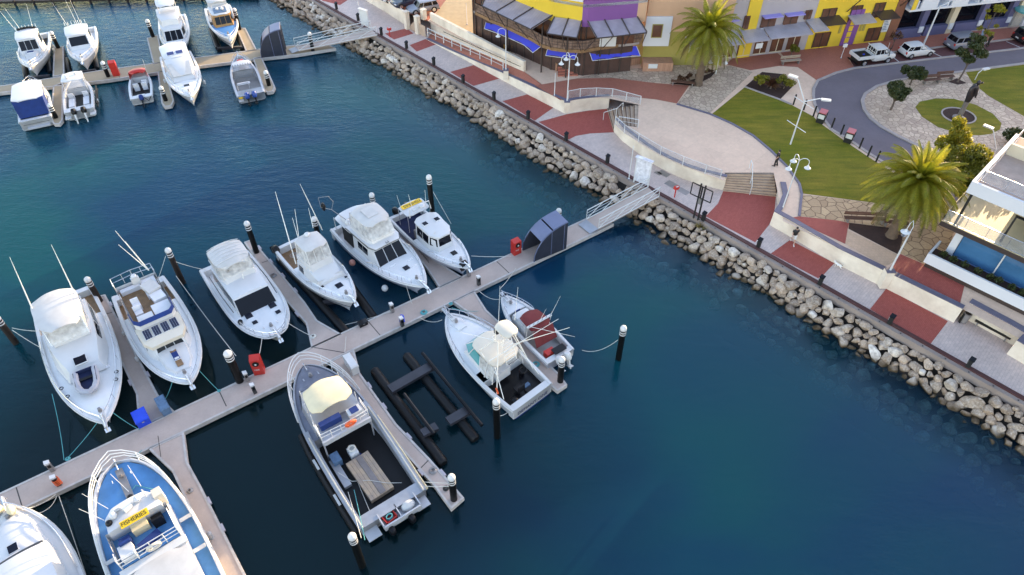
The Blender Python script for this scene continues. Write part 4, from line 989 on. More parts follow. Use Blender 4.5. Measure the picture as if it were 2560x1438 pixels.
# --- B4: lifted white boat with outriggers
b = Boat('sport_fisher', 'white fishing boat with two long outriggers sitting on a black lift berth', (727,608), (886,757), 1.3, 2.2, 3.55, 1.35, 2.2, 2.2, .8, .9, 1.3, hull='dkstripe', lift=.15)
b.gunwale(.18,.07); b.strip('foredeck', .33, .995, .16, 0, 'deck', .10); b.cockpit(.03, .36, .75, 'teak')
b.house('deckhouse', [(3.9,1.35,1.3,3.9,1.2,2.55),(5.3,1.35,1.4,5.3,1.2,2.7),(6.0,1.32,1.45,5.9,1.15,2.65),(7.35,1.2,1.6,7.2,.95,2.05)], 'gel', camber=.12, wins=[('s',0,.2,.75,.3,.8,1)])
MB().loft([[Vector((7.02,y*1.12,2.24)) for y in (-1,1)]+[Vector((7.5,y*1.22,1.68)) for y in (1,-1)], [Vector((6.96,y*1.12,2.20)) for y in (-1,1)]+[Vector((7.44,y*1.22,1.64)) for y in (1,-1)]]).build('windscreen_cover', M['canvas'], b.o)
b.house('flybridge', [(4.0,1.15,2.6,4.0,1.15,3.2),(5.6,1.15,2.65,5.6,1.12,3.35),(6.1,.95,2.6,6.0,.95,3.25)], 'gel', camber=0)
b.house('clear_curtain', [(4.1,1.1,3.2,4.1,1.0,4.55),(5.5,1.1,3.35,5.4,1.0,4.55),(6.05,1.0,3.3,5.75,.95,4.5)], 'clears', roof=False)
b.seat(4.7,0,3.2,'canvas'); MB().box(5.2,5.5,-.6,.6,3.2,3.8).build('helm_console', M['pedgrey'], b.o)
b.slab('canopy', 3.85, 5.95, 1.05, 1.02, 4.62, 4.62, 'canvas', .12, .06, 6, .06)
b.posts([(4.1,1.1,4.1,1.0),(4.1,-1.1,4.1,-1.0),(5.5,1.1,5.4,1.0),(5.5,-1.1,5.4,-1.0),(6.05,1,5.75,.95),(6.05,-1,5.75,-.95),(6.05,.35,5.75,.33),(6.05,-.35,5.75,-.33)], 3.25, 4.6, .035, 'white', 'canopy_frame')
for px, tip, z in (((740,660),(688,479),7.8),((806,575),(750,460),7.8)):
    a = b.P(*px, 2.2); q = b.P(*tip, z); MB().tube([a, a.lerp(q,.4), a.lerp(q,.75), q], [.05,.042,.03,.012], 5).build('outrigger_pole', M['whitepole'], b.o)
for px, tip, z in (((746,597),(731,545),6.2),((747,592),(737,523),6.6),((783,570),(771,520),6.2)): b.rod(b.P(*px,4.6), b.P(*tip,z), .025, .012)
b.radar(4.2,.1,4.7,.24); MB().bar((4.2,.1,4.6),(4.2,.1,4.75),.08).build('radar_post', M['gel'], b.o)
b.hatch(8.25,.1,.55,.55,None); b.hatch(7.4,-.95,.22,.22,None); b.hatch(7.7,1.05,.22,.22,None)
b.rail(.55,.12,.5,(1,),6,.2); b.anchor(.25); b.outboard(-1.45,'blackgloss',1.1,tilt=.9,x=-.2)
m = MB()
for k in range(6): m.tube([(1.4+.2*k+.3*math.cos(a*.8),-.5+.35*math.sin(a*.8)+.1*k,1.0+.02*k) for a in range(8)], .03, 4)
m.build('coiled_gear', M['pedgrey'], b.o)

# --- B5: large flybridge boat with black windscreen
b = Boat('motor_cruiser', 'white flybridge cruiser with white canopy and wide black windscreen behind its foredeck', (873,555), (1062,716), 1.1, 2.0, 4.2, 1.2, 2.0, 2.4, .8, .92, 1.4, hull='palelilac')
b.gunwale(.2,.1); b.strip('foredeck', .3, .995, .18, 0, 'deck', .10); b.cockpit(.03, .30, .6, 'deck')
b.house('deckhouse', [(3.6,1.6,1.2,3.5,1.45,2.75),(6.0,1.6,1.35,6.1,1.45,2.85),(7.5,1.45,1.5,6.5,1.3,2.75)], 'gel', camber=.10, wins=[('s',0,.3,.95,.4,.85,2),('f',.02,.98,.06,.92,3)])
b.house('flybridge_brow', [(2.6,1.55,2.75,2.5,1.6,3.0),(6.1,1.5,2.85,6.3,1.45,3.15),(6.75,1.2,2.8,6.85,1.15,3.05)], 'gel', camber=.06)
m = MB(); m.tube([(2.6,1.62,2.92),(6.2,1.53,3.02),(6.8,1.2,2.96),(6.85,0,3.0),(6.8,-1.2,2.96),(6.2,-1.53,3.02),(2.6,-1.62,2.92)], .03, 4); m.build('brow_stripe', M['ink'], b.o)
b.house('flybridge', [(3.0,1.3,3.0,2.9,1.35,3.55),(5.6,1.35,3.1,5.6,1.3,3.65),(6.3,1.05,3.1,6.1,1.05,3.55)], 'gel', camber=0)
b.house('clear_curtain', [(3.2,1.32,3.55,3.2,1.2,4.75),(5.5,1.32,3.65,5.4,1.2,4.75),(6.35,1.15,3.5,5.75,1.1,4.75)], 'clears', roof=False)
b.seat(4.4,.4,3.6,'canvas'); b.seat(4.4,-.4,3.6,'canvas'); MB().box(5.1,5.5,-.7,.7,3.6,4.15).build('helm_console', M['pedgrey'], b.o)
b.slab('canopy', 3.0, 5.95, 1.3, 1.2, 4.82, 4.84, 'canvas', .18, .07, 5, .18)
b.posts([(3.2,1.3,3.2,1.2),(3.2,-1.3,3.2,-1.2),(5.5,1.3,5.4,1.2),(5.5,-1.3,5.4,-1.2)], 3.5, 4.8)
MB().obox((4.5,0,5.03),1.3,1.0,.02).build('canopy_patch', M['canvas'], b.o)
b.posts([(.6,1.6),(.6,-1.6)], 1.2, 2.8, .04, 'gel', 'cockpit_stanchions'); b.slab('cockpit_awning', .3, 3.6, 1.6, 1.6, 2.75, 2.8, 'gel', .08, .07, 8, .02)
b.house('side_curtain', [(1.9,1.62,1.2,1.9,1.58,2.72),(3.55,1.6,1.2,3.5,1.5,2.75)], 'black', roof=False, ends=False)
# landing net, life ring cluster
n0, n1 = b.P(925,415,4.5), b.P(866,512,6.0)
m = MB(); m.bar(Vector((2.4,-1.0,3.1)), Vector((1.3,-1.9,4.3)), .03); m.tube([Vector((1.3,-1.9,4.3)), Vector((.8,-2.6,4.6)), Vector((.5,-2.5,5.4)), Vector((1.0,-1.8,5.5)), Vector((1.3,-1.6,5.0))], .02, 5, True); m.build('landing_net', M['pedgrey'], b.o)
MB().ball((.75,-2.35,4.5),.3,.2,.4,8,5).build('net_bag', M['blackgloss'], b.o)
m = MB(); m.obox((1.6,-.9,3.05),.9,.7,.45); m.ball((2.3,-1.1,3.1),.3); m.build('roof_locker', M['gel'], b.o)
b.hatch(9.15,.15,.5,.5,None); b.rail(.52,.14,.55,(1,),8,.15); b.anchor(.55)
m = MB()
for x, y in ((8.4,-.7),(8.7,.9),(9.6,.75)):
    m.tube([(x,y-.3,1.95),(x,y-.3,2.08),(x,y+.3,2.08),(x,y+.3,1.95)], .018, 4)
m.build('deck_handrail', M['steel'], b.o)
for t, mt, l in ((.36,'orange','fender'),(.73,'white','fender')): MB().ball((t*b.L,-(b.hb(t)+.28),.55),.28,.28,.30,12,8).build('buoy_fender', M['pinkbuoy'] if mt == 'orange' else M['white'], b.o) if True else None
lettering('M', (6.63,.18,3.20), .42, M['ink'], b.o, Matrix.Rotation(R(-90),4,'Z'))

# --- B6: small fisheries patrol boat
b = Boat('patrol_boat', 'pale fisheries patrol boat with a white cabin moored nearest the shelter', (1008,530), (1172,670), 1.0, 1.7, 3.5, 1.05, 1.75, 2.3, .75, .92, 1.0, hull='palelilac')
b.gunwale(.16,.08); b.strip('foredeck', .4, .995, .14, 0, 'deck', .08); b.cockpit(.03, .45, .55, 'navy')
b.house('cabin', [(4.2,1.2,1.0,4.2,1.1,2.95),(6.3,1.2,1.2,6.3,1.05,2.95),(7.2,.75,1.35,6.95,.65,2.85)], 'gel', camber=.06, wins=[('s',0,.08,.95,.42,.9,2),('s',1,.06,.94,.42,.9,1),('f',.06,.94,.42,.9,1)])
b.slab('cabin_roof', 3.7, 7.1, 1.25, .85, 3.0, 2.95, 'gel', .08, .08, 5, .03)
for x, y in ((4.9,-.55),(5.0,.6)): b.hatch(x,y,.42,.42,3.08)
b.slab('aft_hardtop', 1.3, 3.1, 1.2, 1.2, 2.95, 2.95, 'gel', .05, .07, 8, .02)
b.posts([(1.5,1.2),(1.5,-1.2),(3.0,1.15),(3.0,-1.15)], 1.1, 2.95)
MB().box(1.5,2.05,-1.0,1.0,3.02,3.05).build('name_board', M['yellow'], b.o)
lettering('FISHERIES', (1.62,.93,3.055), .48, M['ink'], b.o, Matrix.Rotation(R(-90),4,'Z') @ Matrix.Diagonal((.86,1,1,1)))
m = MB(); m.tube([(3.3,1.1,2.95),(3.2,1.0,3.8),(3.2,-1.0,3.8),(3.3,-1.1,2.95)], .05); m.box(3.1,3.4,-.7,.7,3.5,3.56); m.build('radar_arch', M['white'], b.o)
b.radar(3.3,.2,3.6,.3); b.rod((3.2,-.7,3.8),(3.0,-.8,5.2),.02,.01); b.rod((3.2,.7,3.8),(3.1,.8,5.0),.02,.01); b.rod((2.2,-1.2,2.9),(2.0,-1.4,4.8),.02,.01)
MB().box(3.3,4.15,-.9,.9,.6,1.5).build('engine_box', M['pedgrey'], b.o); b.seat(5.2,.5,.7,'canvas_red'); b.seat(5.2,-.5,.7,'canvas_red')
lettering('FISHERIES', (5.2,-1.62,.62), .42, M['ink'], b.o, Matrix.Rotation(R(90),4,'X') @ Matrix.Rotation(R(-4),4,'Y'))
b.hatch(8.2,.1,.5,.5,None,'blackgloss'); b.rail(.62,.12,.35,(1,),4,.1); b.anchor(.2)
for y in (.6,-.6): b.outboard(y,'blackgloss',1.0,x=-.3)
MB().obox((9.9,-.1,1.55),.5,.6,.8,0,.3).build('bow_fender', M['black'], b.o)

# --- B7: aluminium workboat
b = Boat('workboat', 'bare aluminium workboat with cream awning, orange life ring and a wooden pallet cover on deck', (985,1275), (760,915), .9, 2.0, 4.8, .95, 2.0, 3.1, .62, .97, 1.1, hull='alu', guard='alu')
b.gunwale(.3,.10,'alu', 0, .62); b.gunwale(.12,.08,'alu',.6,1); b.strip('foredeck', .55, .99, .12, 0, 'aludark', .12); b.cockpit(.06, .56, .3, 'black', 'alu', .34)
m = MB()
for sg in (1,-1): m.tube([(t*b.L, sg*(b.hb(t)-.15), b.sz(t)+.14) for t in (.0,.1,.2,.3,.4,.5,.58)], .05, 5)
m.build('side_rail', M['cream'], b.o)
b.house('wheelhouse', [(7.4,1.75,1.0,7.4,1.65,2.5),(9.9,1.75,1.2,9.6,1.6,2.5),(11.6,1.35,1.45,10.9,1.2,2.15)], 'alu', camber=.1, wins=[('s',1,.05,.85,.35,.9,2),('f',.03,.97,.1,.92,3)])
b.house('windscreen_glazing', [(9.7,1.55,2.5,9.6,1.5,2.75),(11.2,1.2,2.2,10.9,1.15,2.45)], 'balglass', roof=False, ends=False)
b.slab('awning', 7.6, 10.0, 1.6, 1.35, 3.55, 3.5, 'canvas_cream', .22, .06, 5, .15)
b.posts([(7.7,1.6),(7.7,-1.6),(9.9,1.4),(9.9,-1.4),(8.8,1.55),(8.8,-1.55)], 2.4, 3.55, .03, 'white', 'awning_frame')
m = MB(); m.tube([(7.5,1.65,2.5),(7.0,1.65,3.3),(6.6,1.65,3.3),(6.5,1.65,2.45)], .03)
for f in (.35,.7): m.tube([(7.4,1.7,2.45+f),(6.2,1.7,2.45+f),(6.1,0,2.45+f),(6.2,-1.7,2.45+f),(7.4,-1.7,2.45+f)], .03)
for y in (1.7,1.0,.3,-.4,-1.1,-1.7): m.bar((6.12+abs(y)*.04,y,2.2),(6.12+abs(y)*.04,y,3.15),.025)
m.build('bridge_rail', M['white'], b.o)
MB().box(6.1,7.6,-1.7,1.7,2.3,2.42).build('bridge_deck', M['alu'], b.o); MB().box(5.95,6.1,-1.75,1.75,2.1,2.5).build('bridge_fascia', M['palealu'], b.o)
MB().box(6.9,7.3,-.1,1.4,2.42,2.95).build('bench_seat', M['canvas_blue'], b.o)
MB().box(6.6,7.2,-1.5,-.55,2.42,2.9).build('ice_box', M['white'], b.o); MB().box(6.65,7.15,-1.3,-.75,2.9,2.94).build('ice_box_sticker', M['canvas_blue'], b.o)
r = MB().torus((6.0,-.35,2.95), .33, .10, 18, 6, Matrix.Rotation(R(70),4,'Y')); lr = tag(r.build('life_ring', M['orange'], None), 'orange life ring hung on the rail of the aluminium workboat', 'life ring'); lr.matrix_basis = b.o.matrix_basis
b.posts([(6.0,1.7),(6.0,-1.7)], .4, 2.2, .06, 'alu', 'deck_posts')
m = MB()
for f in (.45,.75,1): 
    pts = []
    for i in range(13): t = lerp(.68,.985,i/12); pts.append((t*b.L+.5*(i/12)*f, max(b.hb(t)-.02,.1)+.12*f, b.sz(t)+.15+.75*f*min(1,.3+i*.2)))
    m.tube(pts+[(b.L+.55*f,0,2.15+.8*f)]+[(x,-y,z) for x,y,z in reversed(pts)], .032, 5)
for i in (2,5,8,10): 
    t = lerp(.68,.985,i/12); 
    for sg in (1,-1): m.bar((t*b.L,sg*(b.hb(t)-.02),b.sz(t)),(t*b.L+.5*i/12,sg*(b.hb(t)+.1),b.sz(t)+.9*min(1,.3+i*.2)),.025)
m.build('bow_rail', M['white'], b.o); b.anchor(.1, plat=False)
p = thing('pallet_cover', 'weathered timber hatch board lying on the black deck of the workboat', 'board', b.o.matrix_basis @ Vector((3.25,.08,.32)), b.o.rotation_euler.z+R(2))
M['oldwood'] = paint('weathered_timber', (.45,.33,.22), .85, var=.4, scale=2, fine=.35, dirt=(.27,.22,.19))
for k in range(7): MB().box(-1.7,1.7,-.84+k*.24,-.84+k*.24+.228,0,.34).build('plank', M['oldwood'], p)
m = MB(); m.box(-1.66,1.66,-.3,.1,.341,.365); m.build('grey_strip', paint('grey_worn_strip', (.22,.19,.18), .8, var=.3), p)
MB().obox((5.6,1.35,.62),.8,.6,.65).build('deck_bin', M['greybluebox'], b.o); MB().obox((5.5,.15,.55),.7,.6,.5).build('deck_locker', M['white'], b.o)
MB().torus((5.6,.15,.9),.22,.08,14,5).build('rope_coil', M['ropew'], b.o); MB().obox((5.0,-.1,.34),.7,.55,.03,.5).build('blue_mat', M['canvas_blue'], b.o)
MB().obox((4.6,1.55,.45),2.4,.5,.25).build('side_locker', M['alu'], b.o)
m = MB(); m.box(-.75,.35,-1.5,1.0,.55,.62); m.box(-.8,-.7,-1.55,1.05,.55,1.05); m.box(-.75,.3,-1.57,-1.5,.55,1.05); m.box(-.75,.3,1.0,1.07,.55,1.05); m.box(-.75,.3,-.2,-.14,.55,1.0); m.build('transom_well', M['palealu'], b.o)
cr = MB(); cr.box(-.35,.35,-.4,.4,0,.06); cr.box(-.35,-.3,-.4,.4,0,.32); cr.box(.3,.35,-.4,.4,0,.32); cr.box(-.35,.35,-.4,-.35,0,.32); cr.box(-.35,.35,.35,.4,0,.32)
c = thing('crate', 'red plastic crate with green rope in the transom well of the workboat', 'crate', b.o.matrix_basis @ Vector((-.2,.45,.63)), b.o.rotation_euler.z+.15); cr.build('crate_body', M['red'], c)
ct = MB(); ct.tube([(.2*math.cos(a*.9)*(1-a*.01),.22*math.sin(a*.9),.08+.008*a) for a in range(30)], .035, 5); tag(ct.build('rope_coil', M['ropet'], None), 'green rope coiled in the red crate', 'rope').matrix_basis = c.matrix_basis
MB().ball((-.2,-.9,.8),.38,.5,.3,10,6).build('sack', M['canvas'], b.o)
for y in (1.75,-1.75): MB().box(-.75,.1,y-.45,y+.45,.35,.42).build('trim_step', M['palealu'], b.o)
for y in (.7,-.7): b.outboard(y,'blackgloss',.8,x=-.95,z=.25)
M_ = [(.25,1),(.36,1)]
m = MB(); m.tube([(t*b.L,b.hb(t)+.2,.35) for t in (.02,.2,.4,.55,.68)], .24, 8); m.build('black_fender_tube', M['black'], b.o)
m = MB()
for t in (.22,.46): m.obox((t*b.L,b.hb(t)+.2,.62),.9,.16,.04)
m.build('fender_label', M['white'], b.o)
m = MB(); m.tube([(t*b.L,-(b.hb(t)+.16),.5) for t in (.02,.2,.4,.55)], .13, 6); m.build('cream_fender_hose', M['canvas_cream'], b.o)
MB().tube([(4.5,1.7,.9),(3.6,1.2,.5),(2.9,.3,.72),(2.0,-.6,.72),(1.6,-1.4,.5)], .02, 4).build('deck_rope', M['ropew'], b.o)

# --- B8: game boat with tuna tower
b = Boat('sport_fisher', 'white game boat with a tuna tower and the name Defiant One on its transom', (1332,995), (1118,785), 1.1, 1.95, 4.15, 1.15, 1.95, 2.5, .8, .9, 1.4, hull='whiteblue')
b.gunwale(.2,.09); b.strip('foredeck', .42, .995, .18, 0, 'deck', .10); b.cockpit(.05, .33, .5, 'blackgloss')
b.house('deckhouse', [(3.3,1.45,1.3,3.3,1.4,2.1),(6.3,1.3,1.5,6.0,1.2,2.0)], 'gel', camber=.02)
M['aqua'] = paint('aqua_windscreen', (.10,.34,.34), .08, var=.2, spec=.7)
b.house('windscreen', [(4.2,1.42,1.9,4.2,1.3,2.9),(5.6,1.3,2.0,5.1,1.15,2.95),(6.5,.85,2.0,5.6,.75,2.95)], 'aqua', roof=False, ends=False)
m = MB()
for (x0,y0,x1,y1) in ((4.2,1.43,4.2,1.31),(5.6,1.31,5.1,1.16),(6.5,.86,5.6,.76),(6.5,0,5.6,0)):
    for sg in (1,-1): m.bar((x0,sg*y0,1.95),(x1,sg*y1,2.95),.045)
m.build('windscreen_frame', M['gel'], b.o)
b.slab('hard_top', 2.6, 5.7, 1.35, 1.15, 3.05, 3.05, 'cream', .10, .09, 5, .08)
b.house('clear_curtain', [(2.8,1.4,1.3,2.8,1.3,3.0),(4.2,1.42,1.9,4.2,1.3,3.0)], 'clears', roof=False, ends=False)
b.posts([(2.7,1.5,2.8,1.2),(2.7,-1.5,2.8,-1.2),(3.6,1.5,3.4,1.3),(3.6,-1.5,3.4,-1.3)], 1.3, 3.0, .04, 'white', 'top_posts')
b.hatch(8.3,0,.7,.7,None,'deck')
m = MB()
for sg in (1,-1):
    m.bar((1.9,sg*1.75,1.2),(2.9,sg*.7,5.2),.04); m.bar((4.6,sg*1.1,3.1),(3.2,sg*.7,5.2),.035); m.bar((2.4,sg*1.2,3.1),(3.0,sg*.55,5.2),.03); m.bar((2.2,sg*1.3,2.4),(4.3,sg*1.15,3.2),.03)
    m.bar((1.2,sg*1.7,1.25),(2.7,sg*1.2,3.05),.03)
for k in range(7): z = 3.3+k*.28; m.bar((2.35+k*.08,.45,z),(2.35+k*.08,-.45,z),.022)
m.bar((2.25,.45,3.1),(2.95,.45,5.2),.03); m.bar((2.25,-.45,3.1),(2.95,-.45,5.2),.03)
m.tube([(2.7,.75,5.25),(2.7,-.75,5.25),(3.5,-.75,5.25),(3.5,.75,5.25)], .035, 5, True); m.tube([(2.75,.7,5.9),(2.75,-.7,5.9),(3.4,-.7,5.9)], .03)
m.build('tuna_tower', M['whitepole'], b.o)
b.slab('tower_sunshade', 2.1, 3.6, .62, .62, 6.15, 6.2, 'cream', .12, .06, 4, .1)
b.posts([(2.5,.6),(2.5,-.6),(3.3,.6),(3.3,-.6)], 5.2, 6.15, .03, 'whitepole', 'sunshade_posts')
MB().obox((3.6,.05,5.4),.3,.6,.4).build('tower_console', M['blackgloss'], b.o)
for a, q in ((b.P(1195,875,3.0), b.P(1440,824,7.5)), (b.P(1200,872,3.1), b.P(1375,868,6.8))): pass
for p0, p1 in (((3.3,-1.2,3.2),(-.6,-2.6,7.2)), ((3.2,.6,5.0),(5.6,2.3,5.3)), ((3.3,1.2,3.2),(1.2,-3.4,6.0))): b.rod(p0, p1, .04, .015, 'outrigger_pole')
b.rod(b.P(1245,835,3.2), b.P(1250,715,6.2), .025, .01); b.rod(b.P(1287,800,4.5), b.P(1295,718,7.0), .025, .01)
b.rod((4.4,-.3,3.1),(4.4,-.3,3.6),.06,.04,'horn')
m = MB(); m.lathe([(.25,0),(.25,.08),(.06,.1),(.06,.5)], (1.4,.2,.5), 10); m.obox((1.3,.2,1.1),.55,.6,.12); m.obox((1.0,.2,1.4),.1,.6,.6); m.build('fighting_chair', M['blackgloss'], b.o)
m = MB(); m.ball((.8,1.0,.8),.32); m.lathe([(.2,0),(.2,.4)],(2.4,-1.1,.5),10); m.torus((2.3,-1.15,1.15),.28,.05); m.obox((.8,-.5,.6),.7,.5,.25); m.build('cockpit_gear', M['blackgloss'], b.o)
MB().box(1.2,1.5,-.9,-.4,.5,.75).build('tackle_box', M['greybluebox'], b.o)
MB().obox((3.0,.3,1.4),.5,1.2,.9).build('aft_console', M['gel'], b.o); b.seat(3.9,-.7,1.4); b.seat(3.9,.7,1.4)
MB().obox((1.9,1.72,1.55),.1,.1,.5,0,.4).build('orange_flag', M['orange'], b.o)
lettering('DEFIANT ONE', (-.05,1.5,.42), .46, M['inkblue'], b.o, Matrix.Rotation(R(-90),4,'Z') @ Matrix.Rotation(R(90),4,'X'))
b.rail(.55,.12,.6,(1,),7,.45); b.anchor(.6)
for t in (.35,.45,.55): MB().obox((t*b.L,b.hb(t)+.005,b.sz(t)-.35),.3,.04,.07).build('vent_slot', M['ink'], b.o)

# --- B9: centre cuddy boat with maroon canopy
b = Boat('runabout', 'small white cuddy boat with a maroon canopy and two white outboards', (1402,893), (1256,738), .9, 1.4, 2.75, .95, 1.4, 2.3, .8, .92, .8, hull='palelilac')
b.gunwale(.18,.08); b.strip('foredeck', .74, .995, .14, 0, 'deck', .06); b.cockpit(.06, .74, .4, 'pedgrey')
b.house('cuddy', [(3.4,.85,.5,3.4,.75,1.55),(5.4,.8,.6,5.2,.65,1.5)], 'gel', camber=.06, wins=[('f',.1,.9,.2,.9,1)])
b.house('cuddy_windscreen', [(3.6,.85,1.5,3.5,.78,2.1),(4.6,.8,1.5,4.2,.7,2.1)], 'balglass', roof=False, ends=False)
b.slab('canopy', 2.3, 4.3, .98, .85, 2.25, 2.2, 'canvas_red', .12, .05, 6, .08); 
MB().loft([[Vector((2.3,y,2.2)) for y in (-.95,.95)]+[Vector((2.28,y,2.2)) for y in (.95,-.95)], [Vector((1.7,y,1.0)) for y in (-1.0,1.0)]+[Vector((1.68,y,1.0)) for y in (1.0,-1.0)]]).build('canopy_drop', M['canvas_red'], b.o)
m = MB(); m.tube([(2.9,1.1,1.1),(2.7,1.15,2.5),(2.7,-1.15,2.5),(2.9,-1.1,1.1)], .04); m.box(2.6,2.8,-1.15,1.15,2.5,2.56); m.build('rocket_launcher_arch', M['white'], b.o); rod_holders(b, 2.7, 1.0, 2.5, 6, .3)
b.rod((2.7,-1.1,2.5),(2.3,-1.6,4.6),.02,.008); b.rod((2.7,0,2.5),(2.2,-.2,4.2),.02,.008); b.rod((2.7,.9,2.5),(-.9,-.4,3.8),.02,.008,'fishing_rod')
b.seat(5.75,0,.42,'canvas_blue',.5); MB().torus((6.1,.1,.95),.2,.06).build('rope_coil', M['oldwood'], b.o)
MB().obox((.9,.35,.75),.55,.8,.5).build('red_fuel_tank', M['red'], b.o); MB().obox((.55,-.25,1.15),.6,1.1,.06).build('bait_board', M['blackgloss'], b.o)
for y in (.38,-.38): b.outboard(y,'white',.95,'white',.35,x=-.4,z=.75)
b.rail(.62,.1,.4,(1,),5,.15); b.anchor(.2); b.hatch(7.3,0,.16,.5,None)
lettering('THE ONE', (1.0,b.hb(.1)+.02,.55), .26, M['ink'], b.o, Matrix.Rotation(R(180),4,'Z') @ Matrix.Rotation(R(90),4,'X')) if False else None

# --- B10: blue decked fisheries boat
b = Boat('patrol_boat', 'fisheries patrol vessel with a bright blue deck and yellow name board in the lower corner', (496,1615), (290,1160), 1.1, 2.4, 5.3, 1.15, 2.4, 2.7, .48, .95, .9, hull='cream')
b.gunwale(.14,.28,'gel',.1,1); b.strip('foredeck', .1, .985, .14, 0, 'bluedeck', .08)
X = lambda px, py, z: b.P(px, py, z).x
xf = X(318,1266,4.2)                # forward console line
b.house('deckhouse', [(-.5+xf-5.6,1.75,1.4,xf-6.0,1.7,2.75),(xf-2.6,1.75,1.5,xf-2.6,1.7,2.8),(xf+.2,1.75,1.7,xf+.2,1.62,2.9),(xf+1.3,1.25,1.8,xf+.9,1.15,2.8)], 'gel', camber=.02, wins=[('s',2,.1,.9,.4,.85,1),('f',.05,.95,.4,.85,3)])
MB().box(xf-2.75,xf-.35,-1.6,1.6,2.84,2.90).build('bridge_sole', M['bluedeck'], b.o)
b.house('bridge_coaming', [(xf-2.7,1.62,2.8,xf-2.7,1.66,3.3),(xf-.6,1.66,2.85,xf-.6,1.72,3.6)], 'gel', roof=False, ends=False)
b.house('instrument_hood', [(xf-.75,1.55,2.9,xf-.85,1.5,3.9),(xf+.1,1.6,2.9,xf+.05,1.4,4.0),(xf+.85,1.1,2.85,xf+.75,.95,3.75)], 'gel', camber=.12)
BM = Matrix.Translation((xf-.95,0,4.12)) @ Matrix.Rotation(R(-8),4,'Y')
MB().box(-.22,.22,-.78,.78,-.03,.03).xf(BM).build('name_board', M['yellow'], b.o)
lettering('FISHERIES', (0,0,0), .39, M['ink'], b.o, BM @ Matrix.Translation((-.13,.73,.036)) @ Matrix.Rotation(R(-90),4,'Z') @ Matrix.Diagonal((.86,1,1,1)))
m = MB(); m.ball((xf-.1,.9,4.2),.22); m.ball((xf+.15,-.5,4.2),.25,.2,.18); m.obox((xf-.1,.1,4.3),.35,.5,.3,.4); m.obox((xf+.2,.6,4.2),.2,.3,.3); m.bar((xf,-1,4.1),(xf,-1,4.9),.04); m.tube([(xf+.1,1.0,4.15),(xf,.5,4.35),(xf+.1,0,4.25),(xf-.1,-.6,4.3),(xf+.1,-1.1,4.2)],.03,4); m.build('roof_equipment', M['white'], b.o)
MB().ball((xf-.3,1.25,4.0),.2,.2,.25).build('searchlight', M['blackgloss'], b.o)
MB().obox((xf-.1,-1.55,3.6),.6,.5,1.2).build('side_pod', M['cream'], b.o)
for x, y in ((xf-1.5,.95),(xf-1.2,-.95)): b.seat(x,y,2.9,'canvas_blue' if y > 0 else 'black',.6)
MB().obox((xf-1.0,.0,3.2),.6,.9,.6).build('helm_console', M['canvas_cream'], b.o)
MB().obox((xf-2.1,-.15,3.1),.45,1.3,.3,.25).build('rolled_sail_cover', M['canvas_blue'], b.o)
MB().obox((xf-2.2,1.05,3.25),.9,.75,.6).build('deck_box', M['white'], b.o)
m = MB()
for f in (.35,.7,1.05): m.tube([(xf-1.4,-1.66,3.0+f),(xf-2.7,-1.66,2.8+f),(xf-2.75,1.66,2.8+f),(xf-2.2,1.66,2.8+f)], .032)
for y in (-1.66,-.9,-.1,.7,1.66): m.bar((xf-2.73,y,2.8),(xf-2.73,y,3.9),.03)
m.build('bridge_rail', M['white'], b.o)
r = tag(MB().torus((xf-2.85,-.25,3.4), .36, .09, 18, 6, Matrix.Rotation(R(75),4,'Y')).build('life_ring', M['cream'], None), 'white life ring hung on the rail of the blue decked patrol boat', 'life ring'); r.matrix_basis = b.o.matrix_basis
MB().box(xf-3.35,xf-2.85,-1.85,1.85,2.75,2.95).build('rear_beam', M['white'], b.o)
b.slab('rear_awning', xf-7.5, xf-3.3, 1.75, 1.75, 2.9, 2.95, 'canvas', .05, .05, 12, .02)
m = MB()
for f in (.4,.7,1.0):
    pts = []
    for i in range(17): t = lerp(.28,.985,i/16); pts.append((t*b.L+.35*(i/16)*f, max(b.hb(t)-.04,.1), b.sz(t)+.28+.55*f))
    m.tube(pts+[(b.L+.45*f,0,b.sz(1)+.28+.65*f)]+[(x,-y,z) for x,y,z in reversed(pts)], .035, 5)
for i in range(0,17,3):
    t = lerp(.28,.985,i/16)
    for sg in (1,-1): m.bar((t*b.L,sg*(b.hb(t)-.05),b.sz(t)+.2),(t*b.L+.35*i/16,sg*max(b.hb(t)-.04,.1),b.sz(t)+.83),.03)
m.build('bow_rail', M['whitepole'], b.o); b.anchor(.25,plat=False)
MB().box(b.L-2.9,b.L-.5,-.22,.22,b.sz(.95),b.sz(.95)+.12).build('anchor_channel', M['pedgrey'], b.o)
m = MB(); m.ball((b.L-2.9,0,b.sz(.85)+.25),.2); m.build('capstan', M['blackgloss'], b.o)
MB().tube([(b.L-2.6,.05,2.3),(b.L-2.2,-.5,2.25),(b.L-2.8,-1.0,2.2),(b.L-3.2,-1.4,2.15)], .03).build('deck_rope', M['ropet'], b.o)
for x0, y0, x1, y1 in ((xf+1.0,1.1,xf+2.3,1.9),(xf+.4,1.5,xf+1.4,2.3),(xf+1.4,-.2,xf+2.6,.2),(xf+1.3,-.9,xf+2.6,-.8)): b.rod((x0,y0,3.6),(x1,y1,4.4),.02,.012,'whip_antenna')
b.fender(.45,-1,'greypad',.16,.9); m = MB()
for x in (xf-3.6,xf-1.2): m.obox((x,2.15,1.95),.25,.7,.06); m.obox((x,-2.15,1.95),.25,.7,.06)
m.build('side_gate', M['white'], b.o)

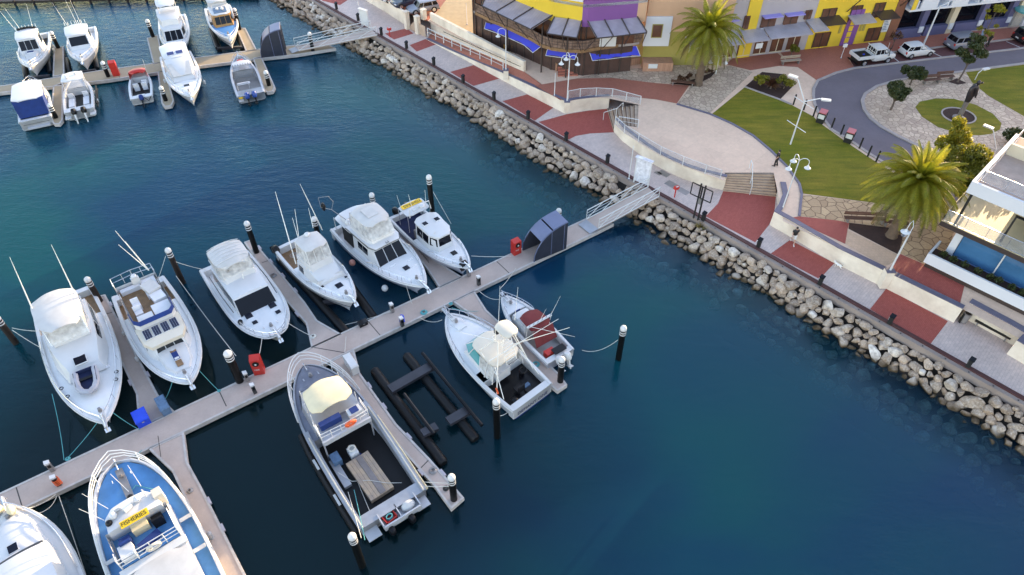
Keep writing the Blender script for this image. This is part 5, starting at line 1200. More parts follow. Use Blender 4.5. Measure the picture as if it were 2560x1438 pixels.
# --- B11: white boat in the bottom corner
b = Boat('motor_cruiser', 'large cream white boat cut off by the corner below the walkway', (150,1640), (12,1262), 1.1, 2.1, 4.7, 1.15, 2.1, 2.4, .8, .92, 1.3, hull='cream')
b.gunwale(.2,.1); b.strip('foredeck', .2, .99, .18, 0, 'gel', .14); b.cockpit(.03,.2,.5)
c = b.P(60,1380,2.4)
b.house('deckhouse', [(1.5,1.7,1.2,1.5,1.6,2.9),(c.x-.4,1.6,1.4,c.x-1.2,1.45,2.9),(c.x+.6,1.4,1.6,c.x-.3,1.2,2.75)], 'gel', camber=.12, wins=[('f',.04,.96,.15,.9,3)])
b.house('foredeck_trunk', [(c.x+.3,1.35,1.6,c.x+.3,1.2,2.2),(c.x+2.4,1.1,1.75,c.x+2.2,.9,2.15),(c.x+3.6,.5,1.9,c.x+3.3,.4,2.1)], 'gel', camber=.1)
h = b.P(32,1371,2.3); b.hatch(h.x,h.y,.55,.5,2.3); h = b.P(72,1408,2.6); MB().obox((h.x,h.y,2.65),1.0,.12,.25).build('grab_rail', M['teak'], b.o)
b.rail(.4,.15,.45,(1,),6,.25); b.anchor(.55)
m = MB(); m.ball((b.L-.4,.35,2.45),.3,.35,.3); m.ball((b.L-.9,-.3,2.4),.35,.25,.35); m.build('bow_fender', M['canvas_cream'], b.o)

# ---- distant boats
def wheel_cabin(b, x0, x1, x2, hw, zd, zr, cols=3, mat='gel', rods=True):
    b.house('cabin', [(x0,hw,zd,x0,hw*.93,zr),(x1,hw,zd+.1,x1-.15,hw*.92,zr),(x2,hw*.86,zd+.2,x2-.75,hw*.8,zr-.08)], mat, camber=.06, wins=[('s',0,.1,.9,.4,.88,2),('f',.05,.95,.35,.92,cols)])
    b.slab('cabin_roof', x0-.7, x2-.65, hw*1.02, hw*.9, zr+.04, zr+.02, mat, .08, .08, 6, .04)
    if rods: rod_holders(b, x0-.6, hw*.85, zr+.1, 7, .4)
b = Boat('cabin_boat', 'white cabin boat with three square windscreen panes, farthest left of the distant berths', (92,92), (78,173), 1.1, 1.8, 3.5, 1.1, 1.8, 2.3, .8, .92, 1.1, lift=.3)
b.gunwale(.15,.08); b.strip('foredeck', .4, .995, .14, 0, 'deck', .08); b.cockpit(.04,.4,.6,'blackgloss'); wheel_cabin(b, 4.0, 5.6, 6.9, 1.3, 1.2, 3.2)
b.house('foredeck_trunk', [(6.6,.9,1.4,6.6,.8,1.9),(8.2,.6,1.6,8.0,.5,1.75)], 'gel'); b.hatch(7.1,0,.35,.7,1.95,'canvas_blue'); b.rail(.5,.1,.5,(1,.5),6,.15); b.anchor(.2)
for y, d in ((-1.1,-.9),(-.6,-.7),(.7,.4)): b.rod((3.5,y,3.2),(2.6,y+d,5.8),.03,.01)
b.fender(.4,1,'ropew'); b.fender(.3,1,'ropew'); MB().tube([(3.5,1.0,3.3),(3.3,.2,3.4),(3.4,-1.0,3.35)],.14,6).build('rolled_cover', M['black'], b.o)
b = Boat('cabin_boat', 'white cabin boat with one blue tinted windscreen, second from left of the distant berths', (207,78), (207,158), 1.1, 1.8, 3.5, 1.1, 1.8, 2.3, .8, .92, 1.1, lift=.3)
b.gunwale(.15,.08); b.strip('foredeck', .4, .995, .14, 0, 'deck', .08); b.cockpit(.04,.4,.6,'deck'); wheel_cabin(b, 4.2, 5.9, 7.3, 1.35, 1.2, 3.1, 1)
b.rail(.5,.1,.5,(1,),6,.15); b.anchor(.3)
for y, d in ((-.9,-.6),(.2,-.2),(.6,-.1)): b.rod((3.6,y,3.2),(2.8,y+d,5.9),.03,.01)
b = Boat('cabin_boat', 'white boat with a flat roof and royal blue canvas curtain facing out', (88,300), (80,205), 1.1, 1.7, 3.3, 1.15, 1.75, 2.3, .8, .95, 1.0)
b.gunwale(.2,.08); b.strip('foredeck', .5, .995, .14, 0, 'deck', .08); b.cockpit(.05,.5,.6,'deck')
b.house('cabin', [(1.5,1.4,1.0,1.7,1.3,2.9),(5.0,1.35,1.2,5.0,1.25,2.95),(6.2,1.1,1.4,5.6,1.0,2.8)], 'gel', wins=[('s',1,.1,.8,.4,.85,1),('f',.05,.95,.4,.9,2)])
MB().loft([[Vector((.75,y*1.42,1.15)), Vector((1.2,y*1.5,2.9)), Vector((3.0,y*1.5,2.9)), Vector((3.0,y*1.42,1.15))] for y in (-1,1)]).build('canvas_curtain', M['canvas_blue'], b.o)
b.slab('flat_roof', 1.1, 5.5, 1.58, 1.45, 2.98, 3.02, 'gel', .06, .09, 12, .02); MB().box(-.5,.02,-1.2,1.0,.35,.5).build('swim_platform', M['palealu'], b.o)
b.rail(.5,.1,.7,(1,.5),6,.1); b.anchor(.3); MB().box(-.03,-.01,-1.3,1.3,.72,.75).build('transom_line', M['ink'], b.o)
b = Boat('centre_cabin_boat', 'open white boat with twin black outboards raised at its stern beside the blue canvas boat', (198,278), (190,190), 1.0, 1.6, 3.1, 1.05, 1.65, 2.2, .8, .95, .9)
b.gunwale(.22,.09); b.strip('foredeck', .66, .995, .14, 0, 'deck', .06); b.cockpit(.12,.66,.5,'blackgloss')
b.slab('hard_top', 3.9, 6.2, 1.2, 1.05, 2.75, 2.7, 'gel', .06, .08, 8, .03); b.posts([(4.1,1.1),(4.1,-1.1),(6.0,.95),(6.0,-.95)], 1.2, 2.75, .04, 'white')
b.house('windscreen', [(4.6,1.15,1.3,4.6,1.05,2.2),(6.0,1.0,1.4,5.6,.85,2.2)], 'balglass', roof=False)
for y in (.75,-.75): b.seat(3.8,y,.55); MB().box(1.4,3.2,y-.3,y+.3,.55,1.0).build('side_seat', M['upholst'], b.o)
m = MB(); m.ball((4.6,.5,2.95),.2); m.ball((5.2,-.4,2.95),.18); m.bar((4.3,-.6,2.8),(4.1,-.6,3.6),.03); m.build('roof_equipment', M['white'], b.o)
for y in (.5,-.5): b.outboard(y,'blackgloss',1.0,'white',.5,x=-.3)
for y in (1.25,-1.25): MB().box(-.5,.3,y-.3,y+.3,.5,.62).build('stern_step', M['gel'], b.o)
m = MB()
for z in (.5,.9): m.bar((1.2,-1.75,z),(5.5,-1.8,z),.09)
m.build('black_fender_tube', M['black'], b.o); b.fender(.6,-1); b.fender(.35,-1)
b = Boat('runabout', 'small open runabout with a bright red canopy folded over its bow', (354,246), (346,172), .8, 1.2, 2.5, .85, 1.25, 2.2, .8, .92, .7)
b.gunwale(.2,.08); b.strip('foredeck', .72, .995, .14, 0, 'deck', .06); b.cockpit(.1,.72,.35,'blackgloss')
b.slab('canopy', 4.3, 5.6, 1.0, .8, 1.95, 1.75, 'red', .18, .06, 4, .2); b.house('canopy_skirt', [(4.3,1.0,1.0,4.4,.95,1.9),(5.6,.75,1.1,5.5,.7,1.75)], 'red', roof=False, ends=False)
for x, y in ((3.0,.45),(3.0,-.45),(3.6,-.5)): b.seat(x,y,.38)
b.outboard(0,'canvas_blue',.9,'blackgloss',.6,x=-.25); b.rod((4.6,-1.0,1.3),(4.5,-1.1,3.2),.02,.008); MB().tube([(-.1,-.3,.9),(-.5,-.7,.6),(-.2,-1.0,.9)],.05).build('fuel_hose', M['black'], b.o)
MB().box(.25,.7,-.4,.4,.8,.95).build('splash_well', M['gel'], b.o)
b = Boat('motor_cruiser', 'tall white flybridge boat with three rods, bow toward the distant walkway', (430,42), (442,127), 1.1, 1.9, 3.7, 1.15, 1.9, 2.3, .8, .92, 1.2)
b.gunwale(.18,.09); b.strip('foredeck', .35, .995, .14, 0, 'deck', .1); b.cockpit(.04,.35,.6)
b.house('deckhouse', [(3.8,1.5,1.2,3.8,1.4,2.8),(7.2,1.45,1.4,7.0,1.35,2.85),(9.0,1.15,1.6,7.9,1.05,2.7)], 'gel', camber=.14, wins=[('s',1,.05,.9,.35,.85,1),('f',.04,.96,.1,.9,3)])
b.house('flybridge', [(3.6,1.35,2.85,3.5,1.4,3.7),(6.0,1.35,2.85,6.2,1.3,3.8),(7.2,1.05,2.8,7.0,.95,3.5)], 'gel', camber=.1)
b.slab('hard_top', 3.0, 5.6, 1.2, 1.05, 4.8, 4.75, 'gel', .1, .08, 5, .05); b.posts([(3.4,1.1),(3.4,-1.1),(5.3,.95),(5.3,-.95)], 3.6, 4.8, .04, 'white'); rod_holders(b, 3.1, 1.1, 4.85, 7, .4)
for y, d in ((-.9,-.5),(-.2,-.4),(.4,-.2),(.9,0)): b.rod((3.2,y,4.8),(2.5,y+d,7.6),.045,.015)
b.hatch(10.0,0,.4,.6,None,'hatch'); b.rail(.5,.12,.5,(1,),7,.2); b.anchor(.4)
b = Boat('motor_cruiser', 'white flybridge cruiser with two blue roof hatches and a covered windscreen, bow toward open water', (438,136), (477,241), 1.2, 2.0, 3.9, 1.2, 2.0, 2.3, .8, .92, 1.3)
b.gunwale(.2,.09); b.strip('foredeck', .35, .995, .15, 0, 'deck', .12); b.cockpit(.04,.35,.6)
b.house('deckhouse', [(3.0,1.6,1.2,3.0,1.5,2.8),(5.6,1.55,1.4,5.6,1.4,2.85),(8.4,1.25,1.7,7.9,1.05,2.1)], 'gel', camber=.14)
MB().loft([[Vector((5.9,y*1.22,2.84)) for y in (-1,1)]+[Vector((8.0,y*1.02,2.2)) for y in (1,-1)], [Vector((5.9,y*1.22,2.78)) for y in (-1,1)]+[Vector((8.0,y*1.02,2.14)) for y in (1,-1)]]).build('windscreen_cover', M['canvas'], b.o)
b.slab('hard_top', .6, 4.9, 1.55, 1.45, 2.95, 3.0, 'gel', .12, .09, 6, .06); b.posts([(1.0,1.4),(1.0,-1.4)], 1.2, 2.95, .05, 'white')
for y in (-.5,.5): b.hatch(3.9,y,.8,.75,3.12,'canvas_blue')
b.hatch(9.9,0,.45,.6,None); b.rail(.5,.12,.55,(1,),7,.2); b.anchor(.3); b.fender(.6,1); b.fender(.4,-1)
b = Boat('sport_fisher', 'white and timber trimmed boat with a pale blue foredeck raised on a black lift', (546,28), (577,105), 1.2, 2.0, 3.6, 1.25, 2.0, 2.2, .8, .92, 1.1, hull='dkstripe', lift=.5)
b.gunwale(.16,.1); b.strip('foredeck', .5, .995, .14, 0, 'bluedeck', .06); b.cockpit(.04,.4,.6)
M['varnish'] = paint('varnished_timber', (.42,.20,.04), .3, var=.3)
b.house('cabin', [(4.2,1.3,1.2,4.2,1.25,3.0),(6.4,1.3,1.4,6.3,1.2,3.0),(7.5,1.1,1.5,7.0,1.0,2.9)], 'varnish', camber=.08, wins=[('s',0,.08,.92,.4,.88,2),('s',1,.08,.92,.4,.88,1),('f',.03,.97,.3,.92,3)])
b.slab('cabin_roof', 3.6, 7.0, 1.35, 1.15, 3.06, 3.04, 'gel', .08, .08, 6, .04); MB().box(5.0,6.6,-.8,.8,3.12,3.18).build('roof_mat', M['greybluebox'], b.o)
m = MB(); m.ball((6.0,.3,3.35),.2); m.ball((5.7,-.3,3.3),.18); m.tube([(5.2,.8,3.15),(5.1,.8,3.6),(5.1,-.8,3.6),(5.2,-.8,3.15)],.03); m.build('roof_equipment', M['white'], b.o)
b.house('aft_clears', [(2.2,1.2,1.3,2.4,1.15,3.6),(4.2,1.2,1.3,4.2,1.15,3.6)], 'canvas', roof=False); b.slab('aft_canopy', 1.8, 4.4, 1.25, 1.2, 3.7, 3.65, 'canvas', .1, .07, 6, .05); rod_holders(b, 2.0, 1.1, 3.8, 8, .4)
for y, d in ((-1.0,-.5),(-.4,-.3),(.0,-.2),(.9,0)): b.rod((2.1,y,3.8),(1.4,y+d,6.6),.035,.012)
b.anchor(.2); b.rail(.75,.12,.3,(1,),3,.1)
b = Boat('workboat', 'grey aluminium dive boat with two blue cowled outboards near the far shelter', (628,238), (595,138), .9, 1.6, 3.2, .95, 1.6, 2.3, .8, .95, 1.0, hull='alu', guard='alu')
b.gunwale(.2,.1,'palealu'); b.strip('foredeck', .62, .995, .14, 0, 'alu', .1); b.cockpit(.14,.62,.4,'pedgrey','alu')
b.house('cabin', [(3.6,1.2,.9,3.7,1.1,2.4),(5.8,1.1,1.1,5.2,.95,2.3)], 'balglass', roof=False); b.slab('hard_top', 4.6, 6.0, 1.1, .95, 2.4, 2.3, 'palealu', .08, .08, 6, .05); rod_holders(b, 4.6, 1.0, 2.4, 8, .25)
MB().obox((6.6,0,2.0),.5,.7,.2).build('red_gear_bag', M['red'], b.o); b.rail(.72,.1,.45,(1,),4,.1); b.anchor(.2)
m = MB(); m.tube([(1.6,1.2,.9),(1.6,1.15,1.7),(1.6,-.1,1.7),(1.6,-.1,.9)],.04); m.box(1.4,1.9,-.3,1.1,1.6,1.66); m.build('dive_rack', M['palealu'], b.o)
M['cowlblue'] = paint('blue_outboard_cowl', (.03,.07,.30), .25, var=.2)
for y in (.45,-.35): b.outboard(y,'cowlblue',1.05,'blackgloss',.35,x=-.35)
m = MB(); m.box(-.5,.3,.95,1.45,.55,.62); m.box(-.1,.0,.9,1.5,.35,.6); m.build('stern_grate', M['palealu'], b.o); MB().box(-.02,.0,.95,1.4,.7,.9).build('yellow_plate', M['yellow'], b.o)

# ---- black lift berths
def berth(label, tubes, beams, r=.38, extra=()):
    p0 = G(*tubes[0][0], .15); o = thing('boat_lift', label, 'boat lift', p0, 0, 'black floating boat lifts')
    for a, b_ in tubes:
        p, q = G(*a, .15)-p0, G(*b_, .15)-p0; d = (q-p).normalized()
        MB().tube([p, p+d*.12, p.lerp(q,.5), q-d*.12, q], [r*.75, r, r, r, r*.75], 12).build('float_tube', M['black'], o)
    for a, b_, z, w in beams:
        p, q = G(*a, z)-p0, G(*b_, z)-p0; c = (p+q)/2; d = q-p
        MB().obox(c, d.length, w, .28, math.atan2(d.y, d.x)).build('cross_beam', M['blackbeam'], o)
    for a, b_, z in extra:
        p, q = G(*a, z)-p0, G(*b_, z)-p0; MB().bar(p, q, .13, None, 8).build('guide_rail', M['blackgloss'], o)
    return o
M['blackbeam'] = paint('dark_grey_steel_beam', (.035,.035,.045), .4, var=.4)
berth('empty black lift berth floating between the workboat and the game boat', [((935,925),(1110,1160)), ((1015,888),(1190,1100))], [((975,975),(1080,915),.6,.75),((1055,1085),(1092,1066),.6,.6),((1120,1055),(1170,1026),.6,.7)], .36, [((1056,883),(1205,1064),.95),((1010,985),(1085,1085),.75)])
berth('black lift berth under the boat with outriggers', [((697,645),(870,835)), ((860,690),(935,795))], [((800,760),(900,740),.3,.4)], .34)
berth('black lift berth under the wood trimmed distant boat', [((527,75),(550,128)), ((592,68),(607,125))], [((540,122),(605,118),.4,.3)], .3, [((523,72),(541,120),.9)])
berth('black lift berth under the leftmost distant boat', [((60,160),(66,195)), ((118,140),(126,182))], [((64,195),(124,190),.3,.3)], .3)
berth('black and cream lift berth under the second distant boat', [((166,148),(175,185)), ((232,120),(243,172))], [((175,183),(240,176),.3,.3)], .3)

# ---- ropes
def rope(a, za, b_, zb, mat, label, sag=.25, r=.022):
    p, q = G(*a, za), G(*b_, zb); pts = []
    for i in range(11):
        f = i/10; c = p.lerp(q, f); c.z -= sag*4*f*(1-f); pts.append(c)
    tag(MB().tube(pts, r, 5).build('mooring_rope', M[mat]), label, 'rope')
for a, za, b_, zb, mt, l, sg in [((255,1040),1.9,(172,1142),.5,'ropet','teal rope from the bow of the tender cruiser to its knot on the walkway',.1), ((130,985),1.6,(160,1150),.5,'ropet','slack teal rope hanging down the port side of the tender cruiser',.25),
    ((280,1030),1.9,(350,1075),.5,'ropet','teal rope from the tender cruiser to the blue storage box',.2), ((497,925),1.8,(548,978),.5,'ropet','teal rope from the solar panel boat to the walkway joint',.1), ((432,950),1.8,(412,1000),.5,'ropet','short teal rope from the solar panel boat to the faded box',.1),
    ((414,640),3.4,(380,735),1.2,'ropew','white rope from the roped pile to the solar panel boat',.1), ((440,655),3.2,(516,675),1.1,'ropew','white rope from the roped pile to the stern of the powercat',.1), ((440,690),2.0,(590,890),1.8,'ropew','long white rope stretched from the roped pile to the thick pile',.35),
    ((30,820),1.8,(100,828),2.2,'ropew','upper white rope from the rusty pile to the tender cruiser',.1), ((30,825),1.6,(112,875),1.6,'ropew','lower white rope from the rusty pile to the tender cruiser',.15),
    ((656,838),1.5,(645,900),1.9,'ropew','white rope from the powercat bow to the red hose cabinet',.1), ((716,805),1.5,(778,840),.5,'ropew','white rope from the powercat to the finger cleat',.1), ((1010,695),2.0,(1030,760),.5,'ropew','white rope from the flybridge cruiser down to the walkway',.2),
    ((1178,640),1.6,(1282,640),.8,'ropew','white rope from the fisheries boat bow to the hose cabinet',.1), ((850,815),.3,(980,778),.6,'ropew','white rope across the mouth of the lift berth',.1), ((1250,722),1.5,(1290,670),.6,'ropew','rope from the small cuddy boat up to the walkway edge',.15),
    ((1195,725),.5,(1250,748),1.3,'ropew','slack rope from the pedestal to the small cuddy boat',.4), ((1105,800),1.9,(1050,795),.5,'ropew','cream rope from the game boat bow to the walkway',.35), ((1455,876),.05,(1545,850),2.2,'ropew','slack floating rope tied to the lone pile',.6),
    ((1250,1040),1.2,(1285,1012),1.0,'ropew','rope from the pile to the stern of the game boat',.3), ((880,1170),.4,(925,1280),.6,'ropew','pale rope along the fender tube of the workboat',.1), ((870,1230),.6,(903,1345),3.2,'ropew','white rope from the workboat to its stern pile',.2), ((885,1225),.6,(912,1350),3.0,'ropet','second greenish rope from the workboat to its stern pile',.25),
    ((1060,1215),1.0,(1130,1215),2.2,'ropew','rope from the workboat stern to the pile on its finger',.1), ((1060,1205),.9,(1135,1208),2.4,'ropew','upper rope from the workboat stern to the finger pile',.05), ((55,1275),2.2,(140,1235),.6,'ropew','upper looped cream rope from the corner boat to the pedestal',.25), ((65,1288),2.1,(142,1240),.6,'ropew','lower looped cream rope from the corner boat to the pedestal',.6),
    ((147,1240),.5,(215,1438),.1,'ropew','straight blue white line running from the pedestal into the water',.05), ((450,1290),1.0,(570,1438),.4,'ropet','teal rope along the starboard side of the blue decked boat',.2), ((340,1140),.5,(355,1125),.5,'ropet','short teal rope end on the walkway by the blue decked boat',.0),
    ((395,1090),.6,(402,1142),.6,'ink','dark boat hook lying on the walkway corner',.0), ((862,880),.6,(865,842),.6,'ropew','thin line over the step box',.0), ((1130,770),2.2,(1195,778),.5,'ropet','teal bow line of the game boat',.15), ((1085,585),3.6,(1100,560),.8,'ropew','rope stay dropping from the tall pile',.0), ((1077,470),3.2,(1128,560),1.0,'ropew','long stay from the top of the tall pile to the fisheries boat',.0)]:
    rope(a, za, b_, zb, mt, l, sg)
def coil(px, mat, label, r=.26, z=ZD):
    p = G(*px, z); m = MB(); m.tube([p + Vector((r*(1-.012*a)*math.cos(a*.75), r*(1-.012*a)*math.sin(a*.75), .03+.002*a)) for a in range(44)], .028, 5)
    tag(m.build('rope_coil', M[mat]), label, 'rope')
coil((1060,782), 'ropet', 'teal rope coiled on the walkway near the hose pedestal', .3); coil((1127,760), 'ropet', 'tangle of teal rope on the walkway edge', .16); coil((683,690), 'pedgrey', 'dark hose coil on the powercat finger', .3)
coil((783,842), 'ropew', 'flat white rope coil at the foot of the powercat finger', .25); coil((1083,1178), 'pedgrey', 'grey rope tangle near the end of the workboat finger', .3); coil((1115,1222), 'ink', 'black rope by the pile of the workboat finger', .2); coil((170,1148), 'ropet', 'teal knotted rope bundle on the walkway', .16); coil((548,978), 'ropet', 'teal knot at the walkway joint', .12)
coil((1340,912), 'ropet', 'green net tangle at the end of the game boat finger', .3); coil((475,1228), 'pedgrey', 'grey rope loop on the blue decked boat finger', .2); coil((637,625), 'pedgrey', 'hose loop beside the powercat pile', .25)

# ================================================================ buildings
M['yellow_wall'] = paint('yellow_render', (.72,.50,.035), .75, var=.12, scale=.4, fine=.08)
M['purple_wall'] = paint('purple_render', (.20,.075,.26), .75, var=.15, scale=.4)
M['peach_wall'] = paint('peach_render', (.58,.36,.22), .75, var=.12, scale=.4)
M['olive_wall'] = paint('olive_render', (.33,.28,.07), .75, var=.15, scale=.4)
M['grey_wall'] = paint('mauve_grey_render', (.40,.36,.37), .75, var=.12, scale=.4)
M['blue_wall'] = paint('slate_blue_render', (.10,.10,.20), .7, var=.15, scale=.4)
M['cream_wall'] = paint('cream_render', (.62,.53,.38), .75, var=.1, scale=.4)
M['white_wall'] = paint('white_render', (.62,.63,.66), .7, var=.08, scale=.3)
M['brownglass'] = paint('brown_shop_glass', (.14,.065,.04), .12, var=.4, scale=.8)
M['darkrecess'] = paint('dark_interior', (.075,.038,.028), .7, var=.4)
M['frame'] = paint('dark_bronze_frame', (.05,.035,.03), .4)
M['awning'] = paint('royal_blue_awning', (.045,.055,.55), .75, var=.15, scale=.5, bmp=.1)
M['brickw'] = paving('brown_brick', (.48,.27,.17), (.36,.19,.12), .3, .1, .5)
def corrugated(name, col):
    m, t, b = new_mat(name); tc = t.nodes.new("ShaderNodeTexCoord"); w = t.nodes.new("ShaderNodeTexWave"); w.inputs["Scale"].default_value = 2.2; w.wave_type = 'BANDS'; w.bands_direction = 'X'
    t.links.new(tc.outputs["Object"], w.inputs["Vector"])
    nz = noise(t, tc.outputs["Object"], .7, 4)
    c = mix_rgb(t, ramp(t, nz, [(.35,0),(.7,1)]), col, tuple(x*.75 for x in col)); c = mix_rgb(t, ramp(t, w.outputs[1], [(.15,.45),(.4,0)]), c, tuple(x*.35 for x in col))
    t.links.new(c, b.inputs["Base Color"]); b.inputs["Roughness"].default_value = .45; b.inputs["Metallic"].default_value = .3
    bump(t, b, w.outputs[1], .4, .03); return m
M['tin'] = corrugated('corrugated_grey_roof', (.42,.37,.42))
M['tinpale'] = corrugated('pale_metal_canopy', (.50,.47,.52))

M['lilac'] = paint('lilac_metal', (.30,.26,.62), .5, var=.1)
M['varnishw'] = paint('rust_brown_render', (.22,.09,.05), .7, var=.2)
M['glassframe'] = paint('blue_window_frame', (.16,.26,.50), .4)
M['sunfloor'] = paint('cream_balcony_tiles', (.62,.53,.33), .6, var=.1)
M['roofdeck'] = paint('brown_roof_deck', (.42,.31,.25), .8, var=.2)
class Facade:
    """a vertical plane through two ground points; local x runs along it, y goes back into the building"""
    def __init__(s, name, label, p0, p1, z=ZT, px=True):
        s.A = G(*p0, z) if px else Vector(p0); B = G(*p1, z) if px else Vector(p1); d = (B-s.A).xy.to_3d(); s.len = d.length; s.u = d.normalized(); s.n = Vector((-s.u.y, s.u.x, 0))
        s.z = z; s.o = thing(name, label, 'building', s.A, math.atan2(d.y, d.x))
    def at(s, px, py, d=0):
        """(x, z) where the sight line meets the plane lying d behind the facade"""
        o = Vector((0,0,CAM_H)); r = G(px, py, 0) - o; t = (s.A + s.n*d - o).dot(s.n)/r.dot(s.n); p = o + r*t - s.A
        return p.dot(s.u), p.z + s.A.z
    def box(s, name, x0, x1, z0, z1, y0, y1, mat, parent=None):
        return MB().box(min(x0,x1), max(x0,x1), y0, y1, z0, z1).build(name, M[mat], parent or s.o)
    def rect(s, name, pa, pb, mat, out=.03, dep=.05, frame=None, n=1, rows=1, child=None):
        """an opening whose lower left and upper right corners are given by sight lines"""
        x0, z0 = s.at(*pa); x1, z1 = s.at(*pb); f = s.box(name, x0, x1, z0, z1, -out, dep, mat)
        if frame:
            m = MB()
            for k in range(n+1): x = lerp(x0, x1, k/n); m.box(x-.04, x+.04, -out-.03, -out+.01, z0, z1)
            for k in range(rows+1): zz = lerp(z0, z1, k/rows); m.box(x0, x1, -out-.028, -out+.012, zz-.04, zz+.04)
            m.build('frame', M[frame], f)
        return f
    def canopy(s, name, pts, mat, z0, z1, th=.1):
        """sheet from the wall (first two sight lines at height z0) to its outer edge (last two at height z1)"""
        q = [G(*pts[0], z0), G(*pts[1], z0), G(*pts[2], z1), G(*pts[3], z1)]
        mi = (Matrix.Translation(s.o.location) @ Matrix.Rotation(s.o.rotation_euler.z, 4, 'Z')).inverted(); q = [mi @ p for p in q]; d = Vector((0,0,-th))
        return MB().loft([[p+d for p in q], q]).build(name, M[mat], s.o)

# ---- the corner restaurant
R0 = G(1383, 38, 9.6)
rest = thing('restaurant', 'yellow and purple corner restaurant with royal blue awnings and metal balcony roofs', 'restaurant', (R0.x, R0.y, 0))
def RL(px, py, z): p = G(px, py, z) - R0; return Vector((p.x, p.y, z))
def plan(pts, z): return [RL(p[0], p[1], z) for p in pts]
ZB = 6.6
bal = plan([(1188,29),(1230,50),(1268,66),(1328,95),(1355,111),(1380,119),(1418,124),(1455,125),(1502,117),(1559,109),(1605,103)], ZB)
wl = plan([(1180,-38),(1290,0),(1383,38),(1455,51),(1468,52),(1592,41),(1615,38)], 9.6)
back = [Vector((60-R0.x*0,0,0))]
def zset(p, z): return Vector((p.x, p.y, z))
def wallpiece(name, a, b, z0, z1, mat, th=.3, push=0):
    d = (b-a).xy.to_3d().normalized(); n = Vector((-d.y, d.x, 0)); return MB().prism([(a-n*push).xy, (b-n*push).xy, (b+n*th).xy, (a+n*th).xy], z0, z1).build(name, M[mat], rest)
ZR = 12.2
for i, (mt, top) in enumerate([('yellow_wall',ZR-.6),('yellow_wall',ZR-.6),('yellow_wall',ZR-.6),('purple_wall',ZR-.3),('purple_wall',ZR-.3),('peach_wall',ZR-.5)]): wallpiece('upper_wall', wl[i], wl[i+1], 8.9, top, mt)
for i in range(5): wallpiece('upper_glazing', wl[i], wl[i+1], ZB, 8.9, 'brownglass', .25)
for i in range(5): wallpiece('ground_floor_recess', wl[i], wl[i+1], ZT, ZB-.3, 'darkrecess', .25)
m = MB()
for i in range(5):
    L = (wl[i+1]-wl[i]).xy.length
    for k in range(int(L/1.4)+1):
        p = wl[i].lerp(wl[i+1], k*1.4/L); m.bar(zset(p, ZT), zset(p, 8.9), .09)
m.build('window_mullions', M['frame'], rest)
MB().prism([p.xy for p in wl] + [(wl[-1]+Vector((2,14,0))).xy, (wl[0]+Vector((2,16,0))).xy], ZR-1.2, ZR-.9).build('flat_roof', M['white_wall'], rest)
m = MB()
for i in range(3): 
    d = (wl[i+1]-wl[i]).xy.to_3d().normalized(); n = Vector((-d.y,d.x,0)); m.prism([(wl[i]-n*.25).xy,(wl[i+1]-n*.25).xy,(wl[i+1]+n*.6).xy,(wl[i]+n*.6).xy], ZR-.6, ZR-.25)
for i in range(3,6):
    d = (wl[i+1]-wl[i]).xy.to_3d().normalized(); n = Vector((-d.y,d.x,0)); m.prism([(wl[i]-n*.15).xy,(wl[i+1]-n*.15).xy,(wl[i+1]+n*.5).xy,(wl[i]+n*.5).xy], ZR-.3+.002*i, ZR-.05)
m.build('parapet_coping', M['white_wall'], rest)
# balcony
inner = list(reversed(wl[:6]))
MB().prism([p.xy for p in bal] + [p.xy for p in inner], ZB-.28, ZB).build('balcony_floor', M['kerb'], rest)
m = MB()
for i in range(len(bal)-1):
    d = (bal[i+1]-bal[i]).normalized(); n = Vector((-d.y,d.x,0)); m.prism([(bal[i]-n*.06).xy,(bal[i+1]-n*.06).xy,(bal[i+1]+n*.03).xy,(bal[i]+n*.03).xy], ZB-.34, ZB+.03)
m.build('balcony_fascia', M['teak'], rest)
m = MB(); 
for f in (.4,.7,1.02): m.tube([zset(p, ZB+f) for p in bal], .03 if f < 1 else .045, 5)
for i in range(len(bal)-1):
    for k in range(3): p = bal[i].lerp(bal[i+1], k/3); m.bar(zset(p,ZB), zset(p,ZB+1.02), .03)
m.build('balcony_rail', M['frame'], rest)
M['meshp'] = clear_mat('brown_balustrade_mesh', (.30,.20,.15), .6)
m = MB()
for i in range(len(bal)-1):
    d = (bal[i+1]-bal[i]).normalized(); n = Vector((-d.y,d.x,0))*.01; m.prism([(bal[i]-n).xy,(bal[i+1]-n).xy,(bal[i+1]+n).xy,(bal[i]+n).xy], ZB+.06, ZB+.98)
m.build('balustrade_mesh', M['meshp'], rest)
for p in (bal[0], bal[2], bal[4], bal[6], bal[8], bal[9]): MB().bar(zset(p, ZT), zset(p, 8.6), .09).build('balcony_column', M['frame'], rest)
zl, zh = 8.55, 9.55
